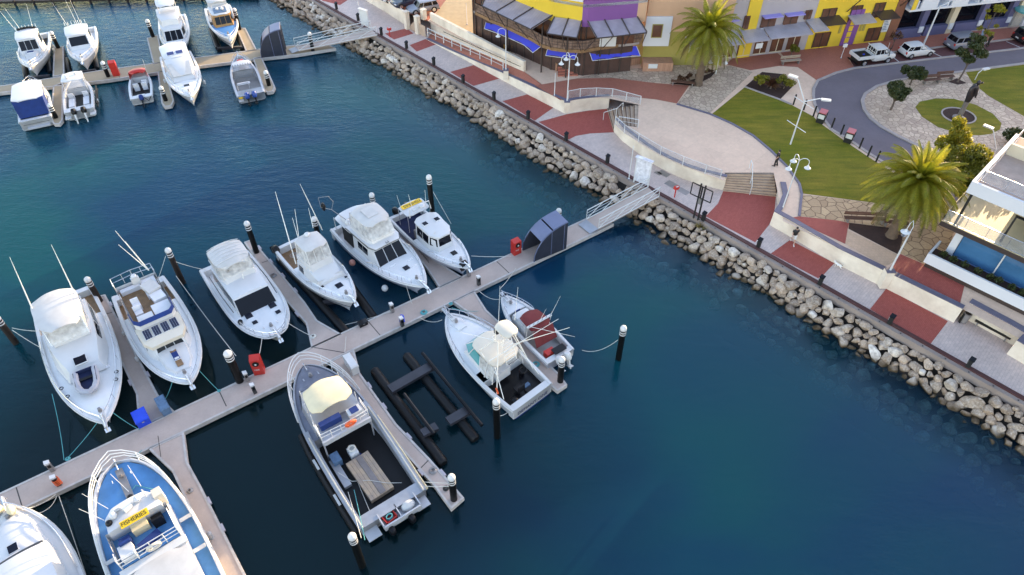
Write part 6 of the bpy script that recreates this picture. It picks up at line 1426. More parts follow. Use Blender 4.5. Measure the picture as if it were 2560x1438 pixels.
for hi, lo, nn in [([(1222,-28),(1290,0),(1336,18),(1383,38)], [(1205,14),(1240,30),(1283,51),(1328,73)], 4), ([(1386,43),(1421,47),(1455,51)], [(1367,83),(1405,89),(1443,94)], 2), ([(1468,52),(1510,48),(1552,44),(1592,41)], [(1492,95),(1533,91),(1575,86),(1617,81)], 3)]:
    A, B = plan(hi, zh), plan(lo, zl)
    for i in range(len(A)-1):
        q = [A[i], A[i+1], B[i+1], B[i]]; c = sum(q, Vector())/4; ang = math.atan2((B[i+1]-B[i]).y, (B[i+1]-B[i]).x)
        mt = (Matrix.Translation(c) @ Matrix.Rotation(ang+R(90), 4, 'Z')).inverted(); g = MB().loft([[mt @ (p-Vector((0,0,.1))) for p in q], [mt @ p for p in q]]).build('balcony_roof', M['tin'], rest); g.matrix_basis = mt.inverted()
    m = MB()
    for a, b_ in zip(A, B): m.bar(a+Vector((0,0,.06)), b_+Vector((0,0,.06)), .07)
    m.bar(B[0]+Vector((0,0,-.05)), B[-1]+Vector((0,0,-.05)), .08)
    for b_ in B: e = min(bal, key=lambda p: (p.xy-b_.xy).length); m.bar(b_, zset(b_.lerp(e, .8), ZB), .05)
    m.build('roof_frame', M['frame'], rest)
# blue awnings below the balcony
for hi, lo in [([(1217,45),(1262,67),(1300,82),(1330,97),(1357,113)], [(1211,72),(1245,84),(1280,99),(1310,113),(1332,132)]), ([(1370,119),(1412,122),(1445,128)], [(1364,139),(1405,144),(1437,149)]), ([(1473,128),(1510,121),(1550,118),(1591,115)], [(1481,152),(1522,148),(1560,143),(1601,140)])]:
    A, B = plan(hi, 6.1), plan(lo, 5.2); rows = []
    n = (len(A)-1)*4
    for i in range(n+1):
        f = i/4; k = min(int(f), len(A)-2); g = f-k; a, b_ = A[k].lerp(A[k+1], g), B[k].lerp(B[k+1], g); s_ = math.sin(math.pi*g)
        rows.append([a+(b_-a)*.04*s_, a.lerp(b_, .5)+Vector((0,0,-.08)), b_-(b_-a)*.13*s_])
    MB().loft(rows + [], False, False, False).build('awning', M['awning'], rest)
    m = MB(); m.bar(B[0], B[-1], .035) if len(B) == 3 else m.tube(B, .035)
    for a, b_ in ((A[0],B[0]),(A[-1],B[-1])): m.bar(a, b_, .03)
    m.build('awning_frame', M['white'], rest)
# low brick terrace wall with planting gap and steps
tw = plan([(1283,112),(1310,128),(1375,165),(1390,178)], ZT); tw2 = plan([(1428,180),(1455,184),(1510,178),(1560,168),(1600,160)], ZT)
for W_ in (tw, tw2):
    for i in range(len(W_)-1): wallpiece('terrace_parapet', W_[i], W_[i+1], ZT, ZT+.85, 'brickw', .3)
    for i in range(len(W_)-1): wallpiece('parapet_planting', W_[i], W_[i+1], ZT+.851, ZT+.95, 'teak', .35, .04)
m = MB(); a, b_ = plan([(1395,192),(1445,190)], ZT)
for k in range(4):
    d = Vector((0,.35*k,0)); m.prism([(a+d).xy, (b_+d).xy, (b_+d+Vector((0,.5,0))).xy, (a+d+Vector((0,.5,0))).xy], ZT, ZT+.15*(k+1))
m.build('entrance_steps', M['redpave2'], rest)
# furniture on the terrace under the awnings
m = MB()
for k in range(9):
    p = bal[2].lerp(bal[8], k/8) + Vector((.2, 1.2, 0)); m.lathe([(.45,0),(.45,.04)], zset(p, ZT+.72), 10); m.bar(zset(p,ZT), zset(p,ZT+.72), .05)
    for a in (0, 2.1, 4.2): q = p + Vector((.75*math.cos(a+k), .75*math.sin(a+k), 0)); m.obox(zset(q,ZT+.45), .4,.4,.05, a); m.obox(zset(q+Vector((.18*math.cos(a+k),.18*math.sin(a+k),0)),ZT+.68), .05,.4,.42, a+k)
m.build('cafe_furniture', M['varnish'], rest)
MB().prism([p.xy for p in plan([(1525,93),(1556,90),(1552,113),(1521,117)], ZB+.0)][:0] or [(bal[8]-Vector((.3,.08,0))).xy,(bal[8]+Vector((1.6,-.02,0))).xy,(bal[8]+Vector((1.6,.03,0))).xy,(bal[8]+Vector((-.3,-.03,0))).xy], ZB+.05, ZB+1.9).build('menu_banner', M['white'], rest)

# ---- olive and peach block with the white framed window
f = Facade('corner_block', 'peach and olive block with a big white framed window beside the palm', (1602,163), (1693,163)); L = f.len
f.box('wall', 0, L+5, ZT-ZT, 4.0, 0, 9, 'olive_wall'); f.box('upper_wall', -.1, L+5.1, 4.0, 8.6, -.06, 9, 'peach_wall'); f.box('roof_coping', -.3, L+5.3, 8.6, 8.9, -.2, 9.2, 'white_wall')
x0, z0 = f.at(1606,113); x1, z1 = f.at(1682,40); f.box('white_surround', x0, x1, z0-ZT, z1-ZT, -.25, -.06, 'white_wall')
x0, z0 = f.at(1626,92); x1, z1 = f.at(1658,58); w = f.box('window', x0, x1, z0-ZT, z1-ZT, -.28, -.2, 'olive_wall'); f.box('glass', x0+.1, x1-.1, z0-ZT+.1, z1-ZT-.1, -.3, -.27, 'brownglass', w)
x0, z0 = f.at(1614,164); x1, z1 = f.at(1637,158); f.box('lit_sign', x0, x1, .45, .95, -1.65, -1.55, 'white'); f.box('planter_wall', 0, L*.8, 0, 1.0, -1.5, -.06, 'brickw')

# ---- grey shops
f = Facade('shop_row', 'mauve grey two storey shop row with lilac window hoods and pale canopies', (1693,163), (2011,124)); L = f.len
f.box('wall', 0, L-.02, 0, 9.2, 0, 9, 'grey_wall'); f.box('roof_coping', -.1, L-.1, 9.2, 9.5, -.2, 9.2, 'white_wall')
xa, _ = f.at(1855,110); xb, _ = f.at(1880,60); f.box('yellow_bay', xa-.3, xb+.6, 0, 9.1, -.12, .2, 'yellow_wall')
for pa, pb in [((1854,73),(1876,38)),((1899,68),(1942,37)),((1955,64),(1997,32)),((1809,80),(1833,47)),((2008,48),(2031,24))]:
    x0, z0 = f.at(*pa); x1, z1 = f.at(*pb); w = f.box('window', x0, x1, z0-ZT, z1-ZT, -.16, .1, 'brownglass'); f.box('frame', (x0+x1)/2-.04, (x0+x1)/2+.04, z0-ZT, z1-ZT, -.19, -.15, 'frame', w)
    if pa[0] in (1899,1955,1809): f.box('window_hood', x0-.1, x1+.4, z1-ZT+.02, z1-ZT+.14, -.8, .05, 'lilac'); f.box('balcony_panel', x0, x1, z0-ZT-1.0, z0-ZT-.05, -.3, -.2, 'white_wall')
for xa, xb, dz in ((L*.02,L*.28,0),(L*.285,L*.41,-.1),(L*.42,L*.60,.0),(L*.605,L*.93,.1),(L*.935,L*1.05,.35)):
    m = MB(); m.loft([[Vector((xa,0,3.3+dz)),Vector((xb,0,3.3+dz)),Vector((xb,0,3.42+dz)),Vector((xa,0,3.42+dz))],[Vector((xa,-2.2,2.85+dz)),Vector((xb,-2.2,2.85+dz)),Vector((xb,-2.2,2.95+dz)),Vector((xa,-2.2,2.95+dz))]]); m.build('canopy', M['tinpale'], f.o)
for k in range(7):
    xa = L*(.06+k*.13); w = f.box('shop_window', xa, xa+L*.095, .25, 2.6, -.1, .1, 'brownglass'); m = MB(); m.box(xa+L*.045,xa+L*.05,-.14,-.09,.25,2.6); m.box(xa-.05,xa+L*.095+.05,-.13,-.09,.2,.3); m.build('frame', M['cream_wall'], w)
f.box('hanging_sign', L*.50, L*.55, 2.1, 2.7, -2.25, -2.2, 'white'); f.box('shop_sign', L*.06, L*.085, 1.4, 2.3, -.3, -.25, 'white'); f.box('shop_sign', L*.17, L*.26, 2.7, 3.05, -.3, -.25, 'white')

# ---- yellow row house
f = Facade('shop_house', 'bright yellow row house with purple door and white sunshade panels', (2011,124), (2208,102)); L = f.len
f.box('wall', 0, L, 0, 9.6, 0, 9, 'yellow_wall'); f.box('roof_coping', -.1, L+.1, 9.6, 9.9, -.3, 9.2, 'white_wall')
for pa, pb in [((2028,119),(2077,79)),((2159,104),(2205,67)),((2047,59),(2093,19)),((2176,45),(2215,5)),((2118,54),(2158,12))]:
    x0, z0 = f.at(*pa); x1, z1 = f.at(*pb); w = f.box('window', x0, x1, max(.05,z0-ZT), z1-ZT, -.06, .1, 'brownglass'); m = MB()
    for k in range(3): xx = lerp(x0,x1,k/2); m.box(xx-.05,xx+.05,-.1,-.05,max(.05,z0-ZT),z1-ZT)
    m.build('frame', M['frame'], w)
x0, z0 = f.at(2097,114); x1, _ = f.at(2130,110); d = f.box('door', x0, x1, .02, 3.3, -.09, .1, 'purple_wall'); m = MB()
for k in range(4): m.box(x0+.45,x1-.75,-.13,-.08,.35+.72*k,.95+.72*k)
m.build('yellow_panes', M['yellow_wall'], d)
f.box('purple_panel', x0+.1, x1+.1, 3.75, 4.3, -.1, .1, 'purple_wall'); f.box('purple_panel', x0+.1, x1+.4, 7.4, 9.55, -.1, .1, 'purple_wall'); f.box('purple_hood', x0, x1+.9, 7.25, 7.4, -.9, .1, 'lilac')
for fx in (.06,.72):
    xa, xb = L*fx, L*(fx+.24); MB().loft([[Vector((xa,0,3.75)),Vector((xb,0,3.75)),Vector((xb,0,3.87)),Vector((xa,0,3.87))],[Vector((xa+.2,-1.6,3.45)),Vector((xb+.2,-1.6,3.45)),Vector((xb+.2,-1.6,3.55)),Vector((xa+.2,-1.6,3.55))]]).build('canopy', M['frame'], f.o)
    xa += L*.06; xb += L*.10
    MB().loft([[Vector((xa,-.1,9.3)),Vector((xb,-.1,9.3)),Vector((xb,-.1,9.45)),Vector((xa,-.1,9.45))],[Vector((xa+.1,-2.1,6.9)),Vector((xb+.1,-2.1,6.9)),Vector((xb+.1,-2.2,7.0)),Vector((xa+.1,-2.2,7.0))]]).build('sunshade_panel', M['white_wall'], f.o)
    MB().bar((xb-.2,-.05,4.2),(xb,-2.1,6.95),.06).build('sunshade_strut', M['frame'], f.o)
xa, xb = x0-.2, x1+.9; MB().loft([[Vector((xa,0,3.65)),Vector((xb,0,3.65)),Vector((xb,0,3.75)),Vector((xa,0,3.75))],[Vector((xa,-1.7,3.3)),Vector((xb,-1.7,3.3)),Vector((xb,-1.7,3.4)),Vector((xa,-1.7,3.4))]]).build('door_canopy', M['tinpale'], f.o)
x0, z0 = f.at(2199,90); x1, z1 = f.at(2219,62); f.box('poster_board', L-.95, L-.1, 1.2, 3.2, -.1, .0, 'white')
m = MB()
for k in range(8): m.box(L-.85,L-.25-.1*(k%3),-.115,-.1,1.45+.2*k,1.53+.2*k)
m.build('poster_lines', M['greybluebox'], f.o)
for xx in (L*.36,L*.62,L*.66): f.box('wall_vent', xx, xx+.3, 1.6, 2.9, -.05, .05, 'olive_wall')

# ---- slate blue apartments
f = Facade('apartment_block', 'slate blue apartment row with white balcony fronts and dark windows', (2208,102), (2524,66)); L = f.len
f.box('wall', .02, L, 0, 9.8, .6, 9, 'blue_wall'); f.box('roof_coping', 0, L+.1, 9.8, 10.1, .2, 9.2, 'white_wall'); f.box('brown_return', .02, L*.07, 0, 9.7, -.05, .6, 'varnishw')
nb = 4; w_ = (L*.93)/nb
for k in range(nb):
    a = L*.07 + k*w_
    f.box('ground_wall', a+.02, a+w_-.5, 0, 1.15, 0, .6, 'blue_wall'); f.box('ground_window', a+.1, a+w_*.72, 1.2, 3.5, .45, .62, 'dark')
    f.box('column', a+w_*.74, a+w_*.92, 0, 3.75, -.02, .6, 'blue_wall' if k != 1 else 'cream_wall'); f.box('meter_box', a+w_*.76, a+w_*.9, .6, 1.3, -.15, -.02, 'white_wall')
    f.box('balcony_slab', a+.02, a+w_, 3.75, 4.0, -.9, .6, 'white_wall'); f.box('balcony_front', a+w_*.32, a+w_*.86, 4.0, 5.1, -.9, -.75, 'white_wall'); f.box('balcony_side', a+w_*.18, a+w_*.22, 4.0, 5.0, -.9, .5, 'white_wall')
    f.box('balcony_window', a+.2, a+w_*.8, 4.3, 6.9, .5, .62, 'dark'); m = MB(); m.box(a+w_*.4,a+w_*.44,.47,.5,4.2,7.0); m.build('frame', M['white'], f.o)
    f.box('upper_balcony', a+w_*.25, a+w_*.95, 7.3, 8.3, -.9, .6, 'white_wall'); f.box('upper_window', a+.3, a+w_*.85, 8.4, 9.6, .5, .62, 'dark')
f.box('yellow_sign', L*.075, L*.105, 4.0, 5.4, -.95, -.88, 'yellow_wall')
f = Facade('end_house', 'pale white house with a pale green drum canopy past the slate apartments', (2526,66), (2900,26)); L = f.len
f.box('wall', 0, L, 0, 9.4, 0, 9, 'cream_wall'); f.box('white_front', 1.2, L, 0, 6, -.3, 0, 'white_wall'); f.box('roof_coping', -.1, L+.1, 9.4, 9.7, -.2, 9.2, 'white_wall'); f.box('window', 2, 4, 1, 3, -.34, -.25, 'dark'); MB().lathe([(1.3,2.3),(1.3,2.5),(.4,2.7)], (.2,-.8,0), 16).build('drum_canopy', M['aqua'], f.o); f.box('canopy_front', -.6, 1.0, 0, 2.3, -.9, -.1, 'balglass')

# ---- white planter building on the right
PB0 = G(2308,655,ZT+.45); PB1 = G(2560,778,ZT+.45)
f = Facade('waterfront_building', 'white two storey building with planter wall, glass front tinted with reflected sky and glass balconies', PB0, PB0+(PB1-PB0).normalized()*30, ZT, False); f.o.location.z = 0
LL = 30
f.box('dark_plinth', .15, LL, ZT-.05, ZT+.5, .15, 1.0, 'frame'); m = MB(); m.box(0,LL,0,.16,ZT+.45,ZT+1.4); m.box(0,.16,.16,2.2,ZT+.45,ZT+1.4); m.box(.16,LL,.16,1.9,ZT+.5,ZT+.6); m.build('planter_wall', M['white_wall'], f.o)
f.box('planter_soil', .16, LL, ZT+.6, ZT+1.2, .16, 1.3, 'mulch')
gx, gz_ = f.at(2397,595,1.9)
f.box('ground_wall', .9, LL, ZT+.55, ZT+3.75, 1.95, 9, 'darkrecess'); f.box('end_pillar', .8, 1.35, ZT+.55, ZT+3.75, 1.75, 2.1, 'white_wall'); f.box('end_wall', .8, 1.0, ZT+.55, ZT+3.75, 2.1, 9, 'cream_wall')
for k in range(9):
    x = 1.4 + k*3.1; w = f.box('window', x, x+3.0, ZT+.95, ZT+3.5, 1.8, 1.94, 'glass'); f.box('frame', x+3.0, x+3.1, ZT+.9, ZT+3.6, 1.7, 1.95, 'white', w)
f.box('window_sill', 1.35, LL, ZT+.7, ZT+.93, 1.6, 1.95, 'glassframe')
sl = .0
f.box('balcony_slab', -.4, LL, ZT+3.75, ZT+4.15, .55, 9.3, 'frame'); f.box('balcony_deck', -.35, LL, ZT+4.15, ZT+4.17, .6, 9.3, 'sunfloor')
f.box('rear_wall', 3.2, LL, ZT+4.17, ZT+6.9, 5.5, 9.2, 'cream_wall'); f.box('sliding_door', 4.0, 9.0, ZT+4.2, ZT+6.5, 5.4, 5.5, 'dark')
def glassrun(nm, pts, z, h, n):
    m = MB(); fr = MB()
    for (xa,ya),(xb,yb) in zip(pts, pts[1:]):
        d = Vector((xb-xa,yb-ya,0)).normalized(); nn = Vector((-d.y,d.x,0))*.012; a, b_ = Vector((xa,ya,z)), Vector((xb,yb,z)); m.prism([(a-nn).xy,(b_-nn).xy,(b_+nn).xy,(a+nn).xy], z+.08, z+h-.04)
        fr.bar(a+Vector((0,0,h)), b_+Vector((0,0,h)), .03); fr.bar(a+Vector((0,0,.08)), b_+Vector((0,0,.08)), .02); k = max(1, int((b_-a).length/n))
        for i in range(k+1): q = a.lerp(b_, i/k); fr.bar(q, q+Vector((0,0,h)), .025)
    g = m.build(nm, M['balglass'], f.o); fr.build('frame', M['steel'], g)
glassrun('balcony_glass', [(-.3,9.0),(-.3,.65),(LL,.65)], ZT+4.17, 1.05, 1.5)
f.box('roof_slab', .1, LL, ZT+7.15, ZT+8.0, .6, 9.6, 'white_wall'); m = MB(); m.box(.1,LL,.6,.8,ZT+8.0,ZT+8.15); m.box(.1,.3,.8,9.6,ZT+8.0,ZT+8.15); m.build('roof_upstand', M['white_wall'], f.o)
f.box('roof_deck', .4, LL, ZT+8.0, ZT+8.02, .9, 9.5, 'roofdeck'); glassrun('roof_glass', [(.5,9.3),(.5,1.2),(LL,1.2)], ZT+8.02, .95, 1.6)
f.box('roof_terrace_wall', .5, 14, ZT+8.02, ZT+8.95, 6.2, 6.45, 'cream_wall'); f.box('upper_floor_edge', 1.6, LL, ZT+9.2, ZT+9.6, 7.2, 12, 'white_wall'); glassrun('upper_glass', [(1.8,12),(1.8,7.4),(LL,7.4)], ZT+9.6, 1.0, 1.6); f.box('upper_storey', 6, LL, ZT+8.0, ZT+9.2, 7.6, 12, 'cream_wall')
for x, y in ((.5,.9),(8,.9),(12,.9),(.5,6)): MB().bar((x,y,ZT+4.15),(x,y,ZT+7.15),.10).build('black_column', M['ink'], f.o)
m = MB(); m.tube([(3.7,1.2,ZT+4.2),(3.7,1.2,ZT+6.6),(6.2,1.2,ZT+6.6),(6.2,1.2,ZT+4.2)], .12, 4); m.build('door_portal', M['ink'], f.o)
def shrub_leaves(n, sx, sy, sz, c, s, seed, hollow=.35):
    rr = random.Random(seed); m = MB()
    for _ in range(n):
        while True:
            p = Vector((rr.uniform(-1,1), rr.uniform(-1,1), rr.uniform(-1,1)))
            if hollow < p.length < 1: break
        p = Vector((p.x*sx, p.y*sy, p.z*sz)) + Vector(c); a = Vector((rr.gauss(0,1),rr.gauss(0,1),rr.gauss(0,1))).normalized(); b_ = a.orthogonal().normalized(); q = rr.uniform(.6,1.3)*s
        c2 = a.cross(b_)*.5; m.quad(p-b_*q, p-c2*q, p+b_*q, p+c2*q)
    return m
def leaf_mat(name, c, c2, tr=.35):
    m, t, b = new_mat(name); n = noise(t, coord(t,'obj'), 1.6, 3)
    g = t.nodes.new("ShaderNodeNewGeometry"); 
    c_ = mix_rgb(t, ramp(t, n, [(.35,0),(.65,1)]), c, c2); c_ = mix_rgb(t, ramp(t, noise(t, coord(t,'obj'), 9, 2), [(.3,0),(.7,.7)]), c_, tuple(x*.45 for x in c))
    t.links.new(c_, b.inputs["Base Color"]); b.inputs["Roughness"].default_value = .5
    tl = t.nodes.new("ShaderNodeBsdfTranslucent"); t.links.new(c_, tl.inputs[0]); mx = t.nodes.new("ShaderNodeMixShader"); mx.inputs[0].default_value = tr
    t.links.new(b.outputs[0], mx.inputs[1]); t.links.new(tl.outputs[0], mx.inputs[2]); t.links.new(mx.outputs[0], t.nodes["Material Output"].inputs[0]); return m
M['leaf_dark'] = leaf_mat('dark_leaf', (.05,.075,.018), (.09,.10,.025))
M['leaf_green'] = leaf_mat('green_leaf', (.19,.20,.02), (.33,.29,.03), .5)
M['leaf_yellow'] = leaf_mat('yellow_green_leaf', (.30,.29,.02), (.38,.33,.03), .5)
M['straw'] = leaf_mat('straw_blades', (.36,.27,.10), (.28,.24,.08))
M['leaf_red'] = leaf_mat('red_brown_leaf', (.14,.05,.025), (.10,.06,.02))
for k in range(14):
    x = .9 + k*.85 + random.uniform(-.2,.2); p = f.o.matrix_basis @ Vector((x, .75, ZT+1.3)); o = shrub_leaves(110, .34, .3, .26, (0,0,.1), .09, k).build('planter_shrub', M['leaf_dark'], None, 0); o.location = p
    tag(o, 'small dark clipped shrub in the white planter below the blue windows', 'shrub', 'shrubs in the white planter')

# ================================================================ street furniture
def top_of(px, z0, py): p = G(*px, z0); return p, height_at(p, py)
def bell(m, c, r=.28): m.lathe([(.05,.28),(.10,.22),(.14,.10),(r,.0),(r*.9,-.03),(.15,-.10),(.02,-.14)], c, 12)
def swan_lamp(label, base, z0, top_py, arms, pillar=True):
    p, h = top_of(base, z0, top_py); o = thing('street_lamp', label, 'street lamp', p, 0, 'white swan neck lamps')
    b0 = 0
    if pillar: MB().box(-.28,.28,-.28,.28,-.5,.55).build('pillar', M['wallwhite'], o); MB().box(-.31,.31,-.31,.31,.55,.62).build('pillar_cap', M['cap'], o); b0 = .62
    MB().lathe([(.08,b0),(.065,b0+.3),(.048,h-.6),(.04,h-.5)], (0,0,0), 8).build('pole', M['white'], o)
    for a in arms:
        m = MB(); pts = [(0,0,h-.9)] + [(math.cos(a)*.42*(1-math.cos(t)), math.sin(a)*.42*(1-math.cos(t)), h-.35+.35*math.sin(t)-.05) for t in (0,.6,1.2,1.57,2.0,2.6,3.14)] + [(math.cos(a)*.84, math.sin(a)*.84, h-.65)]
        m.tube(pts, .03, 6); m.build('arm', M['white'], o)
        l = MB(); bell(l, (math.cos(a)*.84, math.sin(a)*.84, h-.95)); l.build('lamp_shade', M['white'], o)
swan_lamp('white single swan neck lamp on a pillar of the ramp wall', (1265,186), ZP+1.1, 70, [R(180)])
swan_lamp('white three armed lamp at the bend of the curved wall', (1417,265), ZT, 136, [R(190),R(-20),R(110)])
swan_lamp('white three armed lamp beside the wide steps', (1957,520), ZT, 394, [R(200),R(-10),R(95)], False)
swan_lamp('white lamp with bell shades beside the far palm', (1789,185), ZT, 138, [R(170),R(0)], False)
p, h = top_of((2221,684), ZT, 572); o = thing('street_lamp', 'white looped lamp on a cream pillar in the terrace wall', 'street lamp', p)
MB().box(-.32,.32,-.32,.32,-1.4,.35).build('pillar', M['wallwhite'], o); MB().box(-.35,.35,-.35,.35,.35,.42).build('pillar_cap', M['cap'], o)
MB().bar((0,0,.4),(0,0,h-.3),.08,.06,8).build('pole', M['white'], o); MB().tube([(0,0,h-.4),(.1,.1,h+.1),(.05,.35,h+.5),(-.15,.25,h+.3),(-.3,.1,h-.2)],.03).build('arm', M['white'], o)
l = MB(); bell(l, (-.3,.1,h-.4), .36); l.build('lamp_shade', M['white'], o); MB().lathe([(.2,-.75),(.2,-.45)], (-.3,.1,h), 10).build('lamp_drum', M['steel'], o)
def road_lamp(label, base, z0, top_py, arms, r=.1, banner=False):
    p, h = top_of(base, z0, top_py); o = thing('street_lamp', label, 'street lamp', p, 0, 'tall white road lamps')
    MB().bar((0,0,0),(0,0,h),r,r*.6,8).build('pole', M['white'], o)
    for a, ln, up in arms:
        q = Vector((math.cos(a)*ln, math.sin(a)*ln, h+up)); MB().tube([(0,0,h-.1), Vector((0,0,h)).lerp(q,.8)+Vector((0,0,.12)), q], .05).build('arm', M['white'], o)
        MB().obox(q+Vector((math.cos(a)*.3, math.sin(a)*.3, 0)), .85, .34, .14, a).build('lamp_head', M['white'], o)
    if banner:
        for zz in (h*.95, h*.42): MB().bar((-.75,.75,zz+.25),(.75,-.75,zz-.2),.035).build('banner_arm', M['white'], o)
road_lamp('tall white lamp with two raised arms standing on the lawn', (1976,361), ZT, 252, [(R(140),1.4,1.9),(R(-15),1.5,.35)], .085, True)
road_lamp('tall pale road lamp on the footpath by the apartments', (2308,113), ZT, 14, [(R(20),2.4,.5)], .12)
road_lamp('white road lamp behind the tree next to the white building', (2464,420), ZT, 372, [(R(130),1.2,1.6)], .1)
road_lamp('thin lamp with a flat head behind the statue', (2437,200), ZT, 181, [(R(20),.6,.25)], .05)
def pole(label, base, z0, top_py, name='flag_pole', r=.05, sign=None):
    p, h = top_of(base, z0, top_py); o = thing(name, label, 'pole', p); MB().bar((0,0,0),(0,0,h),r,r*.7,8).build('shaft', M['white'], o)
    MB().lathe([(r*2.2,0),(r*2.2,.06),(r,.1)], (0,0,0), 8).build('base_plate', M['steel'], o)
    if sign: MB().box(-.25,.25,-.03,.03,h-.5,h-.1).build('sign_plate', M['white'], o)
pole('thin white pole standing in the red paving near the restaurant', (1386,240), ZT, 183); pole('thin white pole behind the frosted notice board', (1572,448), ZP, 365)
pole('thin white pole in the corner of the upper carpark', (1168,62), ZT, 8); pole('white pole beside the far notice board', (902,55), ZP, 3); pole('parking sign on a thin pole by the row houses', (2102,146), ZT, 108, 'sign_post', .04, True)
def notice(label, px, w, h, rz, mat='frost'):
    p = G(*px, ZP); o = thing('notice_board', label, 'notice board', p, rz)
    MB().box(-w/2,w/2,-.05,.05,.25,h).build('panel', M[mat], o); MB().prism([(-w/2-.12,-.25),(w/2+.12,-.25),(w/2+.12,.15),(-w/2-.12,.15)], h, h+.08).build('roof', M[mat], o)
    for x in (-w/2,w/2): MB().box(x-.05,x+.05,-.06,.06,0,h).build('post', M['white'], o)
notice('tall frosted notice board above the near gangway', (1602,462), 1.5, 2.9, R(-35)); notice('white notice board above the far gangway', (914,68), 1.2, 2.3, R(-35), 'white')
def hydrant(label, px):
    p = G(*px, ZP); o = thing('fire_hydrant_post', label, 'fire post', p); MB().bar((0,0,0),(0,0,.95),.06).build('post', M['red'], o); MB().obox((.02,0,1.08),.5,.26,.3,R(30),R(12)).build('head', M['red'], o); MB().obox((.02,-.1,1.25),.3,.1,.02,R(30)).build('plate', M['white'], o)
hydrant('red post with a slanted head by the near gangway', (1686,493)); hydrant('red post with a slanted head by the far gangway', (975,93))
p = G(1739,548,ZP); o = thing('display_stand', 'tall black steel frame with two empty square windows on the promenade', 'sign', p, R(-42)); h = height_at(p, 462)
for x in (-.22,.22): MB().box(x-.06,x+.06,-.06,.06,0,h).build('post', M['ink'], o)
m = MB()
for x0, x1 in ((-1.0,-.02),(.02,1.0)):
    for a, b_ in (((x0,h-1.4),(x1,h-1.4)),((x0,h-.2),(x1,h-.2)),((x0,h-1.4),(x0,h-.2)),((x1,h-1.4),(x1,h-.2))): m.bar((a[0],-.08,a[1]),(b_[0],-.08,b_[1]),.055,None,4)
m.build('frame', M['ink'], o); MB().box(-.2,.2,-.04,.04,h*.45,h*.62).build('small_panel', M['pedgrey'], o)
for px in [(842,24),(896,52),(954,88),(1017,122),(1085,163),(1158,207),(1235,250),(1320,298),(1415,352),(1518,408),(1757,552),(1895,618),(2048,712),(2222,810),(2418,918)]:
    p = G(*px, ZP); o = thing('promenade_light', 'squat black light bollard on the red timber capping of the promenade', 'bollard', p+Vector((0,0,.05)), R(-47), 'light bollards along the promenade edge')
    MB().box(-.15,.15,-.13,.13,0,.75).build('post', M['ink'], o); MB().prism([(-.19,-.16),(.19,-.16),(.19,.16),(-.19,.16)], .75, [.82,.82,.95,.95]).build('hood', M['blackgloss'], o); MB().box(-.2,-.15,-.1,.1,.35,.6).build('lens', M['steel'], o)
for px in [(1983,262),(2009,275),(2033,291),(2078,321),(2101,338),(2148,371),(2169,391),(2190,404)]:
    p = G(*px, ZT); o = thing('road_bollard', 'thin black bollard between the lawn and the bending road', 'bollard', p, 0, 'black bollards along the lawn'); MB().bar((0,0,0),(0,0,1.15),.085,None,10).build('post', M['ink'], o); MB().lathe([(.09,1.12),(.09,1.18),(.03,1.22)], (0,0,0), 10).build('cap', M['blackgloss'], o)
def litter_bin(px, label):
    p = G(*px, ZT); o = thing('litter_bin', label, 'bin', p, R(-35), 'black and white litter bins with red lids'); MB().box(-.36,.36,-.36,.36,0,.5).build('base', M['ink'], o); MB().box(-.33,.33,-.33,.33,.5,1.0).build('panel_band', M['white'], o); MB().box(-.37,.37,-.37,.37,1.0,1.12).build('top_rim', M['ink'], o); MB().prism([(-.36,-.36),(.36,-.36),(.36,.36),(-.36,.36)], 1.12, [1.2,1.2,1.3,1.3]).build('lid', M['binred'], o)
    m = MB()
    for x in (-.36,.36):
        for y in (-.36,.36): m.box(x-.04,x+.04,y-.04,y+.04,.45,1.05)
    m.build('corner_post', M['ink'], o)
M['binred'] = paint('faded_red_lid', (.50,.13,.14), .5, var=.2)
litter_bin((2050,305), 'litter bin nearer the tall lamp on the lawn edge'); litter_bin((2119,354), 'litter bin nearer the big palm on the lawn edge')
p = G(2406,806,ZP); o = thing('wall_bin', 'grey cylindrical bin against the terrace wall near the bench', 'bin', p); MB().lathe([(.26,.15),(.28,.9),(.3,1.0),(.22,1.02)], (0,0,0), 14).build('drum', M['pedgrey'], o); MB().lathe([(.2,1.021),(.2,1.04)], (0,0,0), 12).build('opening', M['ink'], o); MB().box(-.3,-.25,-.1,.1,0,1.0).build('bracket', M['ink'], o)
def bench(px, label, rz, L, mat, slats=4, back=True, z=ZT, legs='pedgrey'):
    p = G(*px, z); o = thing('bench', label, 'bench', p, rz); m = MB()
    for k in range(slats): m.box(-L/2,L/2,-.24+.125*k,-.24+.125*k+.1,.43,.48)
    m.build('seat', M[mat], o)
    if back:
        m = MB()
        for k in range(2): m.box(-L/2,L/2,.26,.31,.58+.18*k,.72+.18*k)
        m.build('backrest', M[mat], o)
    for x in (-L*.4,L*.4): MB().box(x-.05,x+.05,-.22,.24,0,.43).build('leg', M[legs], o)
bench((2476,832), 'black slatted bench against the set back terrace wall', R(-47), 2.6, 'ink', z=ZP); bench((2160,556), 'long brown bench on the edge of the near palm bed', R(-4), 3.6, 'brickb'); bench((2236,566), 'shorter brown bench right at the near palm trunk', R(-10), 2.0, 'brickb')
bench((2326,208), 'brown bench by the round bushes of the statue garden', R(8), 2.0, 'brickb'); bench((2360,200), 'brown bench beside the thin tree of the statue garden', R(8), 2.0, 'brickb'); bench((1706,214), 'weathered bench at the foot of the far palm', R(-12), 2.6, 'brickb', back=False); bench((1975,160), 'pale timber bench by the planter tub outside the shops', R(10), 2.4, 'oldwood')
